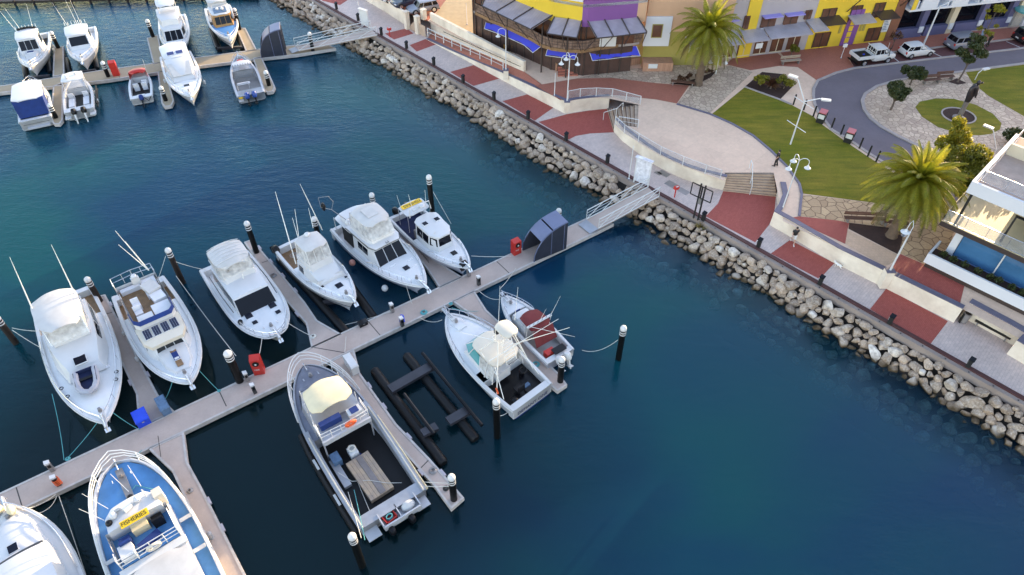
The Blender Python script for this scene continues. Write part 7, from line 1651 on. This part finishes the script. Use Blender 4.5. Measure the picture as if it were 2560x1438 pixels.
for px, l, w in [((1868,352)[:2] and (1660,434), 'grey metal hatch cover set in the promenade', .7), ((1645,433), 'smaller hatch cover nearest the notice board', .45), ((1680,462), 'dark hatch cover by the red fire post', .8), ((1708,478), 'pale hatch cover next to the black sign frame', .7)]:
    pp = G(*px, ZP+.006); tag(MB().obox((0,0,0), w*1.6, w, .012, R(-47)).build('access_cover', M['pedgrey'] if 'pale' not in l else M['kerb'], None, 0, pp), l, 'hatch')

p = S(24.3,.75,1.2); o = thing('weed_tuft', 'straw coloured weed tuft growing between the rocks and the sea wall', 'plant', p); m = MB(); rr = random.Random(2)
for k in range(90): a, e = rr.uniform(0,6.28), rr.uniform(.3,1.4); d = Vector((math.cos(a)*math.cos(e), math.sin(a)*math.cos(e), math.sin(e)))*rr.uniform(.4,.8); w = d.orthogonal().normalized()*.03; m.quad(-w, w, d+w*.3, d-w*.3)
m.build('blades', M['straw'], o, 0)
# ---- statue
p, h = top_of((2396,296), ZT, 200); o = thing('statue', 'tall dark bronze figure leaning on a slim shaft in the oval lawn', 'statue', p)
M['bronze'] = paint('dark_bronze', (.045,.04,.045), .4, metal=.5, var=.4); M['bronzelow'] = paint('grey_bronze', (.22,.20,.19), .5, metal=.3, var=.3)
MB().lathe([(.62,0),(.62,.12),(.3,.2)], (0,0,0), 14).build('plinth', M['bronzelow'], o)
MB().lathe([(.22,.15),(.26,h*.2),(.22,h*.3),(.25,h*.45)], (0,0,0), 10).build('shaft', M['bronzelow'], o)
MB().loft([[Vector((cx+rx*math.cos(a*.7854), cy+ry*math.sin(a*.7854), z*h)) for a in range(8)] for z, rx, ry, cx, cy in ((.42,.24,.22,0,0),(.55,.34,.28,.02,0),(.68,.46,.32,.06,.02),(.78,.50,.30,.1,.04),(.84,.34,.24,.12,.04),(.87,.15,.15,.16,.02))]).build('draped_body', M['bronze'], o)
m = MB(); m.ball((.22,0,h*.93),.2,.2,.26,10,7); m.ball((.42,0,h*.93),.06,.05,.08); m.build('head', M['bronze'], o)
MB().tube([(.12,.35,h*.82),(.45,.42,h*.86),(.75,.1,h*.92)], [.14,.11,.08], 8).build('arm', M['bronze'], o); MB().tube([(.1,-.35,h*.82),(.2,-.5,h*.7),(.35,-.35,h*.6)], [.14,.11,.08], 8).build('arm', M['bronze'], o)

# ---- plants
M['bark'] = paint('palm_bark', (.16,.11,.075), .9, var=.4, scale=4, fine=.5, bmp=.6)
M['trunk'] = paint('grey_bark', (.13,.10,.08), .9, var=.3, scale=4, bmp=.4)
M['palm'] = leaf_mat('palm_frond', (.28,.29,.016), (.36,.32,.02), .5)
M['palmdry'] = leaf_mat('dry_palm_frond', (.12,.10,.03), (.16,.11,.03), .3)
def palm(px, label, h, R_, seed, nf=74):
    p = G(*px, ZT); o = thing('palm_tree', label, 'palm', p); rr = random.Random(seed)
    m = MB(); prof = []
    for i in range(22): z = h*i/21; r = .42 - .10*(i/21) + .04*(i % 2) + (.10 if i == 0 else 0) + (.22*max(0,(i-17)/4)); prof.append((r, z))
    m.lathe(prof, (0,0,0), 12).build('trunk', M['bark'], o)
    fr, dry = MB(), MB()
    for k in range(nf):
        az = k*2.39996; u = (k+.5)/nf; el = lerp(1.35, -.55, u**.85)+rr.uniform(-.1,.1); L = R_*lerp(.75,1.05,min(1,u*1.6))*rr.uniform(.88,1.1)
        g = dry if u > .86 else fr; pts = []; x = Vector((0,0,h+.15)); d = Vector((math.cos(az)*math.cos(el), math.sin(az)*math.cos(el), math.sin(el))); n = 13
        droop = lerp(.12,.20,u)
        for i in range(n+1):
            pts.append(x.copy()); x = x + d*(L/n); d = (d - Vector((0,0,droop*(.4+i/n)))).normalized()
        g.tube(pts, [.05*(1-i/(n+1.))+.008 for i in range(n+1)], 4)
        side = Vector((-math.sin(az), math.cos(az), 0))
        for i in range(1, n):
            for sub in (0,.33,.66):
                c = pts[i].lerp(pts[i+1], sub); t = (pts[i+1]-pts[i]).normalized(); f = (i+sub)/n; ln = L*.155*math.sin(math.pi*min(1,f*.80+.17))**.8*rr.uniform(.85,1.1)
                up = side.cross(t).normalized()*(1 if True else -1)
                for sg in (1,-1):
                    dd = (side*sg*.8 + t*.65 - up*(-.20) - Vector((0,0,.25))).normalized(); e = c + dd*ln; w = t*.05
                    g.add([c-w, c+w, e+w*.3, e-w*.3], [(0,1,2,3)])
    fr.build('fronds', M['palm'], o, 0); dry.build('dry_fronds', M['palmdry'], o, 0)
palm((2228,590), 'big near palm with sunlit yellow green fronds over the mulch bed', 5.6, 4.3, 2, 118)
palm((1745,212), 'tall palm beside the corner restaurant', 6.2, 4.4, 5, 80)
def tree(px, label, h, clumps, mat, leaf, n, seed, r=.12, hgap=.0, lean=(0,0), group=None, name='tree'):
    p = G(*px, ZT); o = thing(name, label, 'tree', p, 0, group); m = MB(); rr = random.Random(seed)
    top = Vector((lean[0], lean[1], h)); m.tube([(0,0,-.1), top*.3+Vector((.06,0,0)), top*.6, top], [r*1.3, r, r*.8, r*.5], 7)
    for c in clumps: m.tube([top*.55, (top*.6).lerp(Vector(c[:3]),.6)+Vector((0,0,-.1)), Vector(c[:3])], [r*.5, r*.35, r*.12], 5)
    m.build('trunk', M['trunk'], o); g = MB(); tot = sum(c[3]**2 for c in clumps)
    for i, c in enumerate(clumps):
        q = shrub_leaves(int(n*c[3]**2/tot), c[3], c[3], c[3]*(c[4] if len(c) > 4 else .75), c[:3], leaf, seed*31+i, hgap); g.add(q.v, q.f)
    g.build('crown', M[mat], o, 0); return o
rr = random.Random(11)
def cl(h, R_, n, flat=.7, seed=1, sz=.45):
    rr = random.Random(seed); out = []
    for _ in range(n):
        a, q = rr.uniform(0,6.28), R_*math.sqrt(rr.random()); z = h + rr.uniform(-.5,.6)*R_*flat*(1-.4*q/R_); out.append((q*math.cos(a), q*math.sin(a), z, R_*sz*rr.uniform(.7,1.2)))
    return out
tree((2400,520), 'bushy yellow tipped tree crowded behind the big palm', 4.0, cl(3.5,2.8,30,.95,3,.38), 'leaf_green', .16, 15000, 3, .2, .45)
g = tree((2345,440), 'upright yellow green tree rising behind the big palm', 4.5, [(0,0,4.6,.9),(.5,.3,3.8,1.0),(-.6,.2,3.4,1.0),(.2,-.5,2.8,1.1),(.9,0,2.6,1.0),(-.2,.6,5.4,.6)], 'leaf_yellow', .15, 4200, 6, .14, .4)
tree((2226,275), 'rounded dark tree on a short trunk inside the road bend', 1.7, cl(2.2,1.05,12,.55,5,.5), 'leaf_dark', .13, 3600, 7, .1, .45)
tree((2274,212), 'low dark spreading bush beside the garden benches', 1.1, cl(1.4,1.1,11,.4,6,.45), 'leaf_dark', .13, 2600, 8, .09, .4)
tree((2393,206), 'thin trunked tree with a flat airy crown by the garden benches', 3.6, [(-.9,.2,3.4,.75,.5),(.2,.3,4.2,.8,.5),(.9,-.2,3.5,.8,.5),(-.2,-.3,2.9,.7,.5),(1.5,.2,3.1,.5,.5),(-.1,.6,5.0,.55,.6),(.7,.4,4.8,.5,.6)], 'leaf_dark', .14, 2600, 9, .09, .3, (.35,.1))
tree((2446,118), 'spindly sapling with yellow leaf tufts behind the silver car', 4.2, [(-.9,0,2.4,.35),(.9,0,2.6,.3),(-.5,.2,3.6,.35),(.3,.2,4.6,.6),(.9,.1,4.4,.35),(-.9,.1,4.4,.3),(.1,-.1,1.9,.4),(.8,0,1.6,.35)], 'leaf_yellow', .16, 520, 10, .05)
tree((2545,372), 'dark rounded shrub at the frame edge above the white building', .9, cl(1.0,1.4,10,.6,8,.55), 'leaf_dark', .14, 3200, 12, .1, .5, name='shrub')
tree((1900,215), 'light green shrub nearest the crazy paving in the lawn corner bed', .6, cl(.8,.75,7,.5,12,.5), 'leaf_yellow', .12, 900, 14, .05, .3, name='shrub'); tree((1958,222), 'light green shrub nearest the footpath in the lawn corner bed', .6, cl(.9,.8,8,.5,13,.5), 'leaf_green', .12, 1100, 15, .05, .3, name='shrub')
p = G(1926,222,ZT); o = thing('cordyline', 'spiky red brown cordyline in the middle of the corner bed', 'shrub', p); m = MB(); rr = random.Random(4)
for k in range(120):
    a, e = rr.uniform(0,6.28), rr.uniform(.15,1.5); L = rr.uniform(.9,1.4); d = Vector((math.cos(a)*math.cos(e), math.sin(a)*math.cos(e), math.sin(e))); w = d.orthogonal().normalized()*.05; c = Vector((0,0,.35)); mid = c+d*L*.6; m.add([c-w*.6,c+w*.6,mid+w,mid-w,c+d*L-Vector((0,0,.2))], [(0,1,2,3),(3,2,4)])
m.build('leaves', M['leaf_red'], o, 0); MB().bar((0,0,0),(0,0,.5),.1,.07,8).build('stem', M['trunk'], o)
tree((1976,140), 'small round shrub in the tub behind the pale bench', .8, cl(1.0,.6,6,.6,15,.6), 'leaf_green', .12, 700, 16, .05, .3, name='shrub')
tree((2228,122), 'small bare footpath tree with sparse brown leaves by the yellow house', 1.6, [(0,0,1.8,.6),(.5,.1,1.5,.4),(-.4,0,1.6,.4)], 'leaf_red', .13, 220, 17, .05, 0)
for k, px in enumerate([(1700,206),(1722,200),(1748,196),(1768,186)]): tree(px, 'low straggly reddish plant in the mulch under the far palm', .3, cl(.4,.45,4,.4,20+k,.5), 'leaf_red', .12, 220, 20+k, .03, 0, group='plants under the far palm', name='bed_plant')

# ================================================================ cars
M['tyre'] = M['black']; M['rim'] = M['steel']
def car(label, rear, front, W, H, mat, kind='hatch', z=ZT, L=None, group=None):
    A, B = G(*rear, z), G(*front, z); d = B-A; L = L or d.length; o = thing('parked_car', label, 'car', A, math.atan2(d.y, d.x)); w = W/2; gl = 'dark'
    hb_ = H*.58
    # body: stations along x (x, half width, bottom, belt)
    st = {'hatch': [(0,.80,.35,.62),(.02,.95,.28,hb_+.05),(.25,1,.24,hb_+.06),(.6,1,.24,hb_),(.72,.98,.24,hb_-.05),(.93,.92,.26,hb_-.22),(.99,.78,.3,hb_-.40),(1,.7,.38,hb_-.48)],
          'suv': [(0,.85,.4,.75),(.02,.96,.32,hb_+.05),(.3,1,.3,hb_+.05),(.7,1,.3,hb_),(.9,.97,.3,hb_-.10),(.98,.88,.34,hb_-.25),(1,.8,.42,hb_-.4)],
          'ute': [(.42,.98,.45,hb_+.02),(.5,1,.42,hb_+.04),(.78,1,.42,hb_),(.95,.95,.44,hb_-.05),(.99,.9,.48,hb_-.12),(1,.85,.55,hb_-.25)]}[kind]
    MB().loft([[Vector((x*L, sy*w*f*k, zz)) for sy, k, zz in ((1,.9,b0),(1,1,b0+.15),(1,1,lerp(b0,t,.7)),(1,.93,t),(-1,.93,t),(-1,1,lerp(b0,t,.7)),(-1,1,b0+.15),(-1,.9,b0))] for x, f, b0, t in st]).build('body', M[mat], o, 40)
    c = {'hatch': [(.02,.72,.10,.70,),(.16,.80,.24,.74),(.45,.84,.44,.76),(.74,.84,.55,.68)], 'suv': [(.02,.85,.08,.76),(.2,.88,.24,.80),(.55,.88,.5,.8),(.74,.88,.62,.72)], 'ute': [(.43,.9,.44,.8),(.55,.9,.55,.82),(.66,.9,.64,.8),(.8,.88,.72,.74)]}[kind]
    h2 = hb_-.03 if kind != 'ute' else hb_
    R0_ = [[Vector((xb*L, w*yb, h2)), Vector((xt*L, w*yt, H-.06)), Vector((xt*L, 0, H)), Vector((xt*L, -w*yt, H-.06)), Vector((xb*L, -w*yb, h2))] for xb, yb, xt, yt in c]
    cab = MB().loft(R0_, False).build('cabin', M[mat], o, 30)
    cen = Vector((L*.4,0,h2+.2))
    def pane(a, b_, t_, d_, u0, u1, v0, v1, nm):
        nr = (b_-a).cross(d_-a).normalized(); nr = -nr if nr.dot((a+b_+t_+d_)/4-cen) < 0 else nr
        q = lambda u, v: a.lerp(b_, u).lerp(d_.lerp(t_, u), v); f = [q(u0,v0),q(u1,v0),q(u1,v1),q(u0,v1)]; MB().loft([[p-nr*.01 for p in f],[p+nr*.012 for p in f]]).build(nm, M[gl], o)
    for i in range(3):
        a, b_ = R0_[i], R0_[i+1]
        pane(a[0], b_[0], b_[1], a[1], .08, .94, .18, .88, 'window'); pane(a[4], b_[4], b_[3], a[3], .08, .94, .18, .88, 'window')
    r = R0_[-1]; pane(r[0], r[4], r[3], r[1], .06,.94,.12,.92,'windscreen'); r = R0_[0]; pane(r[0], r[4], r[3], r[1], .08,.92,.2,.9,'rear_window')
    for x in (.19,.81):
        for sy in (1,-1):
            rw = .33 if kind == 'hatch' else .38; wh = MB().lathe([(rw*.6,-.1),(rw,-.1),(rw,.1),(rw*.6,.1)], (0,0,0), 18).xf(Matrix.Translation((x*L, sy*(w-.09), rw)) @ Matrix.Rotation(R(90),4,'X')).build('wheel', M['black'], o)
            MB().lathe([(rw*.62,-.02),(rw*.62,.02),(.05,.03)], (0,0,0), 14).xf(Matrix.Translation((x*L, sy*(w+.015), rw)) @ Matrix.Rotation(R(-90*sy),4,'X')).build('rim', M['steel'], wh)
    for sy in (1,-1):
        zl = st[-1][3]; MB().obox((L*.975, sy*w*.68, zl+.10), .14, .36, .12).build('headlight', M['steel'], o); MB().obox((L*.012, sy*w*.8, hb_-.12), .07, .2, .26).build('tail_light', M['red'], o)
        MB().obox((L*.68, sy*(w+.08), hb_+.08), .14, .16, .12).build('mirror', M[mat], o)
    MB().obox((-.005 if kind != 'ute' else .02,0,.62),.03,.45,.13).build('number_plate', M['white'], o); MB().box(-.03,.12,-w*.9,w*.9,.3,.42).build('rear_bumper', M['blackgloss'], o)
    if kind == 'ute':
        m = MB(); m.box(0,L*.41,-w,w,.85,.95); m.box(0,.06,-w,w,.95,1.25); m.box(0,L*.41,-w,-w+.05,.95,1.25); m.box(0,L*.41,w-.05,w,.95,1.25); m.build('tray', M[mat], o); MB().box(.07,L*.40,-w+.06,w-.06,.951,.97).build('tray_mat', M['black'], o)
        m = MB(); 
        for y in (-.6,-.2,.2,.6): m.bar((L*.415,y,.95),(L*.415,y,H+.05),.03)
        for zz in (1.4,H+.05): m.bar((L*.415,-w*.85,zz),(L*.415,w*.85,zz),.03)
        m.build('headboard', M['white'], o); MB().tube([(L*.78,-w*1.02,.95),(L*.76,-w*1.04,1.3),(L*.745,-w*.98,H+.1)],.05).build('snorkel', M['ink'], o); MB().obox((L*.25,.0,1.0),.2,.15,.1).build('blue_tool', M['bluebox'], o); MB().box(0,L*.42,-w*.5,w*.5,.5,.84).build('chassis', M['ink'], o); MB().bar((L*.72,-w*.8,1.1),(L*.70,-w*.8,2.5),.015).build('aerial', M['white'], o)
    return o
M['silver'] = paint('silver_paint', (.24,.25,.30), .3, metal=.4, var=.1); M['carblue'] = paint('dark_blue_paint', (.02,.03,.06), .25, var=.2, coat=.5); M['carblack'] = paint('black_paint', (.012,.012,.014), .25, var=.2, coat=.5)
car('white double cab ute with an open tray parked on the dark red bay', (2128,160), (2222,147), 1.9, 1.85, 'gel', 'ute'); car('small white hatchback parked between the ute and the silver car', (2250,142), (2324,132), 1.75, 1.5, 'gel', 'hatch')
car('silver four wheel drive with its tailgate window dark, half hidden by the thin tree', (2366,124), (2448,112), 1.9, 1.75, 'silver', 'suv'); car('black car at the frame edge beyond the silver car', (2536,106), (2600,98), 1.85, 1.65, 'carblack', 'suv')
car('silver station wagon in the upper carpark nearest the steps', (1094,22), (1020,36), 1.8, 1.5, 'silver', 'suv'); car('dark blue four wheel drive beside the silver wagon in the upper carpark', (1050,4), (983,22), 1.85, 1.75, 'carblue', 'suv'); car('white car at the top edge of the upper carpark', (1010,-12), (952,7), 1.8, 1.5, 'gel', 'hatch')
# upper carpark edge: low wall, stairs, pillars
run_wall('carpark_wall', 'low cream wall between the promenade and the upper carpark', [G(915,2,ZP), G(960,28,ZP), G(1018,66,ZP)], ZP, ZT+.25, .3, M['wallwhite'], None, 1)
for k, px in enumerate([(1019,72),(1046,84),(1060,48)]):
    p = G(*px, ZP if k < 2 else ZT); o = thing('gate_pillar', ('cream pillar at the foot of the carpark stairs nearest the sea wall','cream pillar at the foot of the carpark stairs beside the ramp','cream pillar at the head of the carpark stairs')[k], 'pillar', p, R(-47)); MB().box(-.28,.28,-.28,.28,0,2.2 if k < 2 else 1.2).build('shaft', M['wallwhite'], o); MB().box(-.32,.32,-.32,.32,2.2 if k < 2 else 1.2,2.3 if k < 2 else 1.3).build('pillar_cap', M['wallwhite'], o)
steps('steps', 'narrow stairs from the promenade up to the carpark', [(1037,53),(1062,64)], [(1021,70),(1044,82)], 7)
ground('sand_yard', [(1078,50),(1309,165),(1270,120),(1240,70),(1190,28),(1200,-20),(1130,-20),(1100,20)], T(2), paint('sandy_yard', (.50,.38,.22), .9, var=.15, kind='pos'), 'sunny sand coloured yard behind the ramp wall', 'yard')
ground('red_paving', [(1070,52),(1100,20),(1130,-20),(900,-70),(930,-10),(1035,40)], T(1), M['redpave2'], 'red paving of the upper carpark')

# ================================================================ people and the dog
def skin_body(name, joints, edges, mat, parent, sub=2):
    me = bpy.data.meshes.new(name); keys = list(joints); me.from_pydata([joints[k][0] for k in keys], [(keys.index(a), keys.index(b_)) for a, b_ in edges], [])
    o = bpy.data.objects.new(name, me); COL.objects.link(o)
    sm = o.modifiers.new("skin", 'SKIN'); sm.use_smooth_shade = True
    for i, k in enumerate(keys): r = joints[k][1]; me.skin_vertices[0].data[i].radius = r if isinstance(r, tuple) else (r, r)
    me.skin_vertices[0].data[0].use_root = True
    s2 = o.modifiers.new("subsurf", 'SUBSURF'); s2.levels = sub; s2.render_levels = sub
    me.materials.append(mat); o.parent = parent; return o
M['skin'] = paint('skin', (.50,.30,.22), .5, var=.1); M['hair'] = paint('dark_hair', (.02,.014,.01), .7)
def person(label, px, z, heading, top, bottom, stride=.0, arm=.15, sc=1.0, hairmat='hair', shoes='white', shorts=True, carry=False):
    p = G(*px, z); o = thing('person', label, 'person', p, heading); o.scale = (sc,)*3
    J = {'pelvis': ((0,0,.95),.14), 'waist': ((.01,0,1.1),.125), 'chest': ((.02,0,1.30),.15), 'neckb': ((.02,0,1.45),.075), 'neck': ((.03,0,1.52),.055), 'head': ((.04,0,1.64),.092), 'crown': ((.03,0,1.72),.075)}
    E_ = [('pelvis','waist'),('waist','chest'),('chest','neckb'),('neckb','neck'),('neck','head'),('head','crown')]
    for s, n in ((1,'l'),(-1,'r')):
        st = stride*s
        J.update({'hip'+n: ((0,.10*s,.90),.095), 'knee'+n: ((st*.55+.03,.10*s,.50),.062), 'ank'+n: ((st+(-.06 if st < 0 else 0),.10*s,.09+(.05 if st < 0 else 0)),.042), 'toe'+n: ((st+.17,.11*s,.04),.036),
                  'sh'+n: ((.01,.19*s,1.42),.062), 'el'+n: ((-st*arm*2-.02,.24*s,1.14),.045), 'wr'+n: ((-st*arm*3+.12,.22*s,.92),.03), 'ha'+n: ((-st*arm*3+.16,.22*s,.86),.032)})
        E_ += [('pelvis','hip'+n),('hip'+n,'knee'+n),('knee'+n,'ank'+n),('ank'+n,'toe'+n),('chest','sh'+n),('sh'+n,'el'+n),('el'+n,'wr'+n),('wr'+n,'ha'+n)]
        hx, hy, hz = J['ha'+n][0]
        for f in range(4):
            J[f'f{f}{n}'] = ((hx+.03-.018*f+.02, hy-.01*s, hz-.045-.006*(f in (1,2))), .009); J[f'g{f}{n}'] = ((hx+.04-.018*f+.02, hy-.025*s, hz-.08-.008*(f in (1,2))), .008); E_ += [('ha'+n,f'f{f}{n}'),(f'f{f}{n}',f'g{f}{n}')]
        J['th'+n] = ((hx+.05, hy-.03*s, hz-.01), .010); E_.append(('ha'+n,'th'+n))
    skin_body('body', J, E_, M['skin'], o, 1)
    ring = lambda c, rx, ry: [Vector((c[0]+rx*math.cos(a*.5236), c[1]+ry*math.sin(a*.5236), c[2])) for a in range(12)]
    MB().loft([ring((0,0,.93),.155,.20), ring((.01,0,1.1),.14,.18), ring((.02,0,1.28),.165,.22), ring((.02,0,1.42),.13,.23), ring((.02,0,1.49),.075,.09)]).build('shirt', M[top], o)
    for s, n in ((1,'l'),(-1,'r')):
        MB().bar(J['sh'+n][0], Vector(J['sh'+n][0]).lerp(Vector(J['el'+n][0]),.75), .08, .068, 10).build('sleeve', M[top], o)
        k = J['knee'+n][0] if shorts else J['ank'+n][0]; a = Vector((0,.09*s,.95)); kn = Vector(J['knee'+n][0])
        m = MB(); m.tube([a, a.lerp(kn,.5), kn.lerp(a,.12)] + ([] if shorts else [kn, Vector(J['ank'+n][0])]), [.125,.11,.09] + ([] if shorts else [.08,.065]), 10); m.build('trouser_leg' if not shorts else 'shorts_leg', M[bottom], o)
        f = Vector(J['ank'+n][0]); MB().loft([[f+Vector((dx,dy,dz)) for dx,dy,dz in ((-.07,-.05,-.085),(.22,-.05,-.085),(.22,.05,-.085),(-.07,.05,-.085))],[f+Vector((dx,dy,dz)) for dx,dy,dz in ((-.07,-.045,.02),(.16,-.045,-.03),(.16,.045,-.03),(-.07,.045,.02))]]).build('shoe', M[shoes], o)
    MB().ball((.015,0,1.68),.108,.10,.115,12,8).build('hair', M[hairmat], o); m = MB(); m.ball((.145,0,1.635),.022,.016,.025,6,5); m.build('nose', M['skin'], o)
    m = MB()
    for s in (1,-1): m.ball((.128,.035*s,1.665),.012,.014,.009,6,4)
    m.build('eyes', M['ink'], o)
    return o
M['denim'] = paint('pale_blue_shirt', (.40,.50,.66), .8, var=.15); M['khaki'] = paint('khaki_cloth', (.40,.32,.22), .8)
person('woman in a black top and white shorts striding along the promenade', (1980,607), ZP, R(-100), 'ink', 'white', .32)
person('person in black with a pale belt standing by the wide steps', (1938,415), ZT, R(150), 'ink', 'ink', .08, shorts=False, shoes='ink')
person('person in a pale blue shirt behind the silver car', (2447,107), ZT, R(200), 'denim', 'khaki', .1)
person('person in a dark jacket walking past the silver car', (2466,118), ZT, R(190), 'ink', 'ink', .22, shorts=False, shoes='ink')
person('person in a light shirt and shorts outside the grey shops', (1999,120), ZT, R(-80), 'denim', 'khaki', .15)
p = G(2093,669,ZP); o = thing('dog', 'small white and black dog trotting along the foot of the terrace wall', 'dog', p, R(140))
J = {'hips': ((-.22,0,.34),.095), 'belly': ((-.05,0,.33),.09), 'chest': ((.14,0,.34),.12), 'neck': ((.27,0,.43),.065), 'head': ((.36,0,.50),.07), 'muzzle': ((.46,0,.47),.035), 'tail1': ((-.34,0,.40),.025), 'tail2': ((-.44,0,.50),.014)}
E_ = [('hips','belly'),('belly','chest'),('chest','neck'),('neck','head'),('head','muzzle'),('hips','tail1'),('tail1','tail2')]
for s, n, f in ((1,'l',1),(-1,'r',-1)):
    J.update({'fe'+n: ((.13,.07*s,.24),.042), 'fk'+n: ((.13+.05*f,.07*s,.13),.026), 'fp'+n: ((.13+.09*f,.07*s,.02),.024), 'st'+n: ((-.18-.04*f,.07*s,.22),.05), 'ho'+n: ((-.30-.05*f,.07*s,.12),.024), 'hp'+n: ((-.25-.06*f,.07*s,.02),.024), 'ea'+n: ((.33,.06*s,.57),.022)})
    E_ += [('chest','fe'+n),('fe'+n,'fk'+n),('fk'+n,'fp'+n),('hips','st'+n),('st'+n,'ho'+n),('ho'+n,'hp'+n),('head','ea'+n)]
m_, t_, b_ = new_mat('white_and_black_coat'); c_ = mix_rgb(t_, ramp(t_, noise(t_, coord(t_,'obj'), 3.2, 1), [(.54,0),(.57,1)]), (.72,.70,.66), (.02,.018,.016)); t_.links.new(c_, b_.inputs["Base Color"]); b_.inputs["Roughness"].default_value = .9
skin_body('body', J, E_, m_, o)
# distant timber jetty at the top edge
o = thing('timber_jetty', 'dark timber jetty on posts crossing the top edge of the harbour', 'jetty', (0,0,0)); a, b_ = G(-60,7,.6), G(640,-13,.6); d = (b_-a).normalized(); n = Vector((-d.y,d.x,0))
MB().prism([a.xy,b_.xy,(b_+n*3).xy,(a+n*3).xy], .35, .65).build('deck', M['pilebrown'], o)
for k in range(16): q = a.lerp(b_, k/15); MB().bar((q.x,q.y,-2.5),(q.x,q.y,.8),.16,None,8).build('post', M['pilebrown'], o)
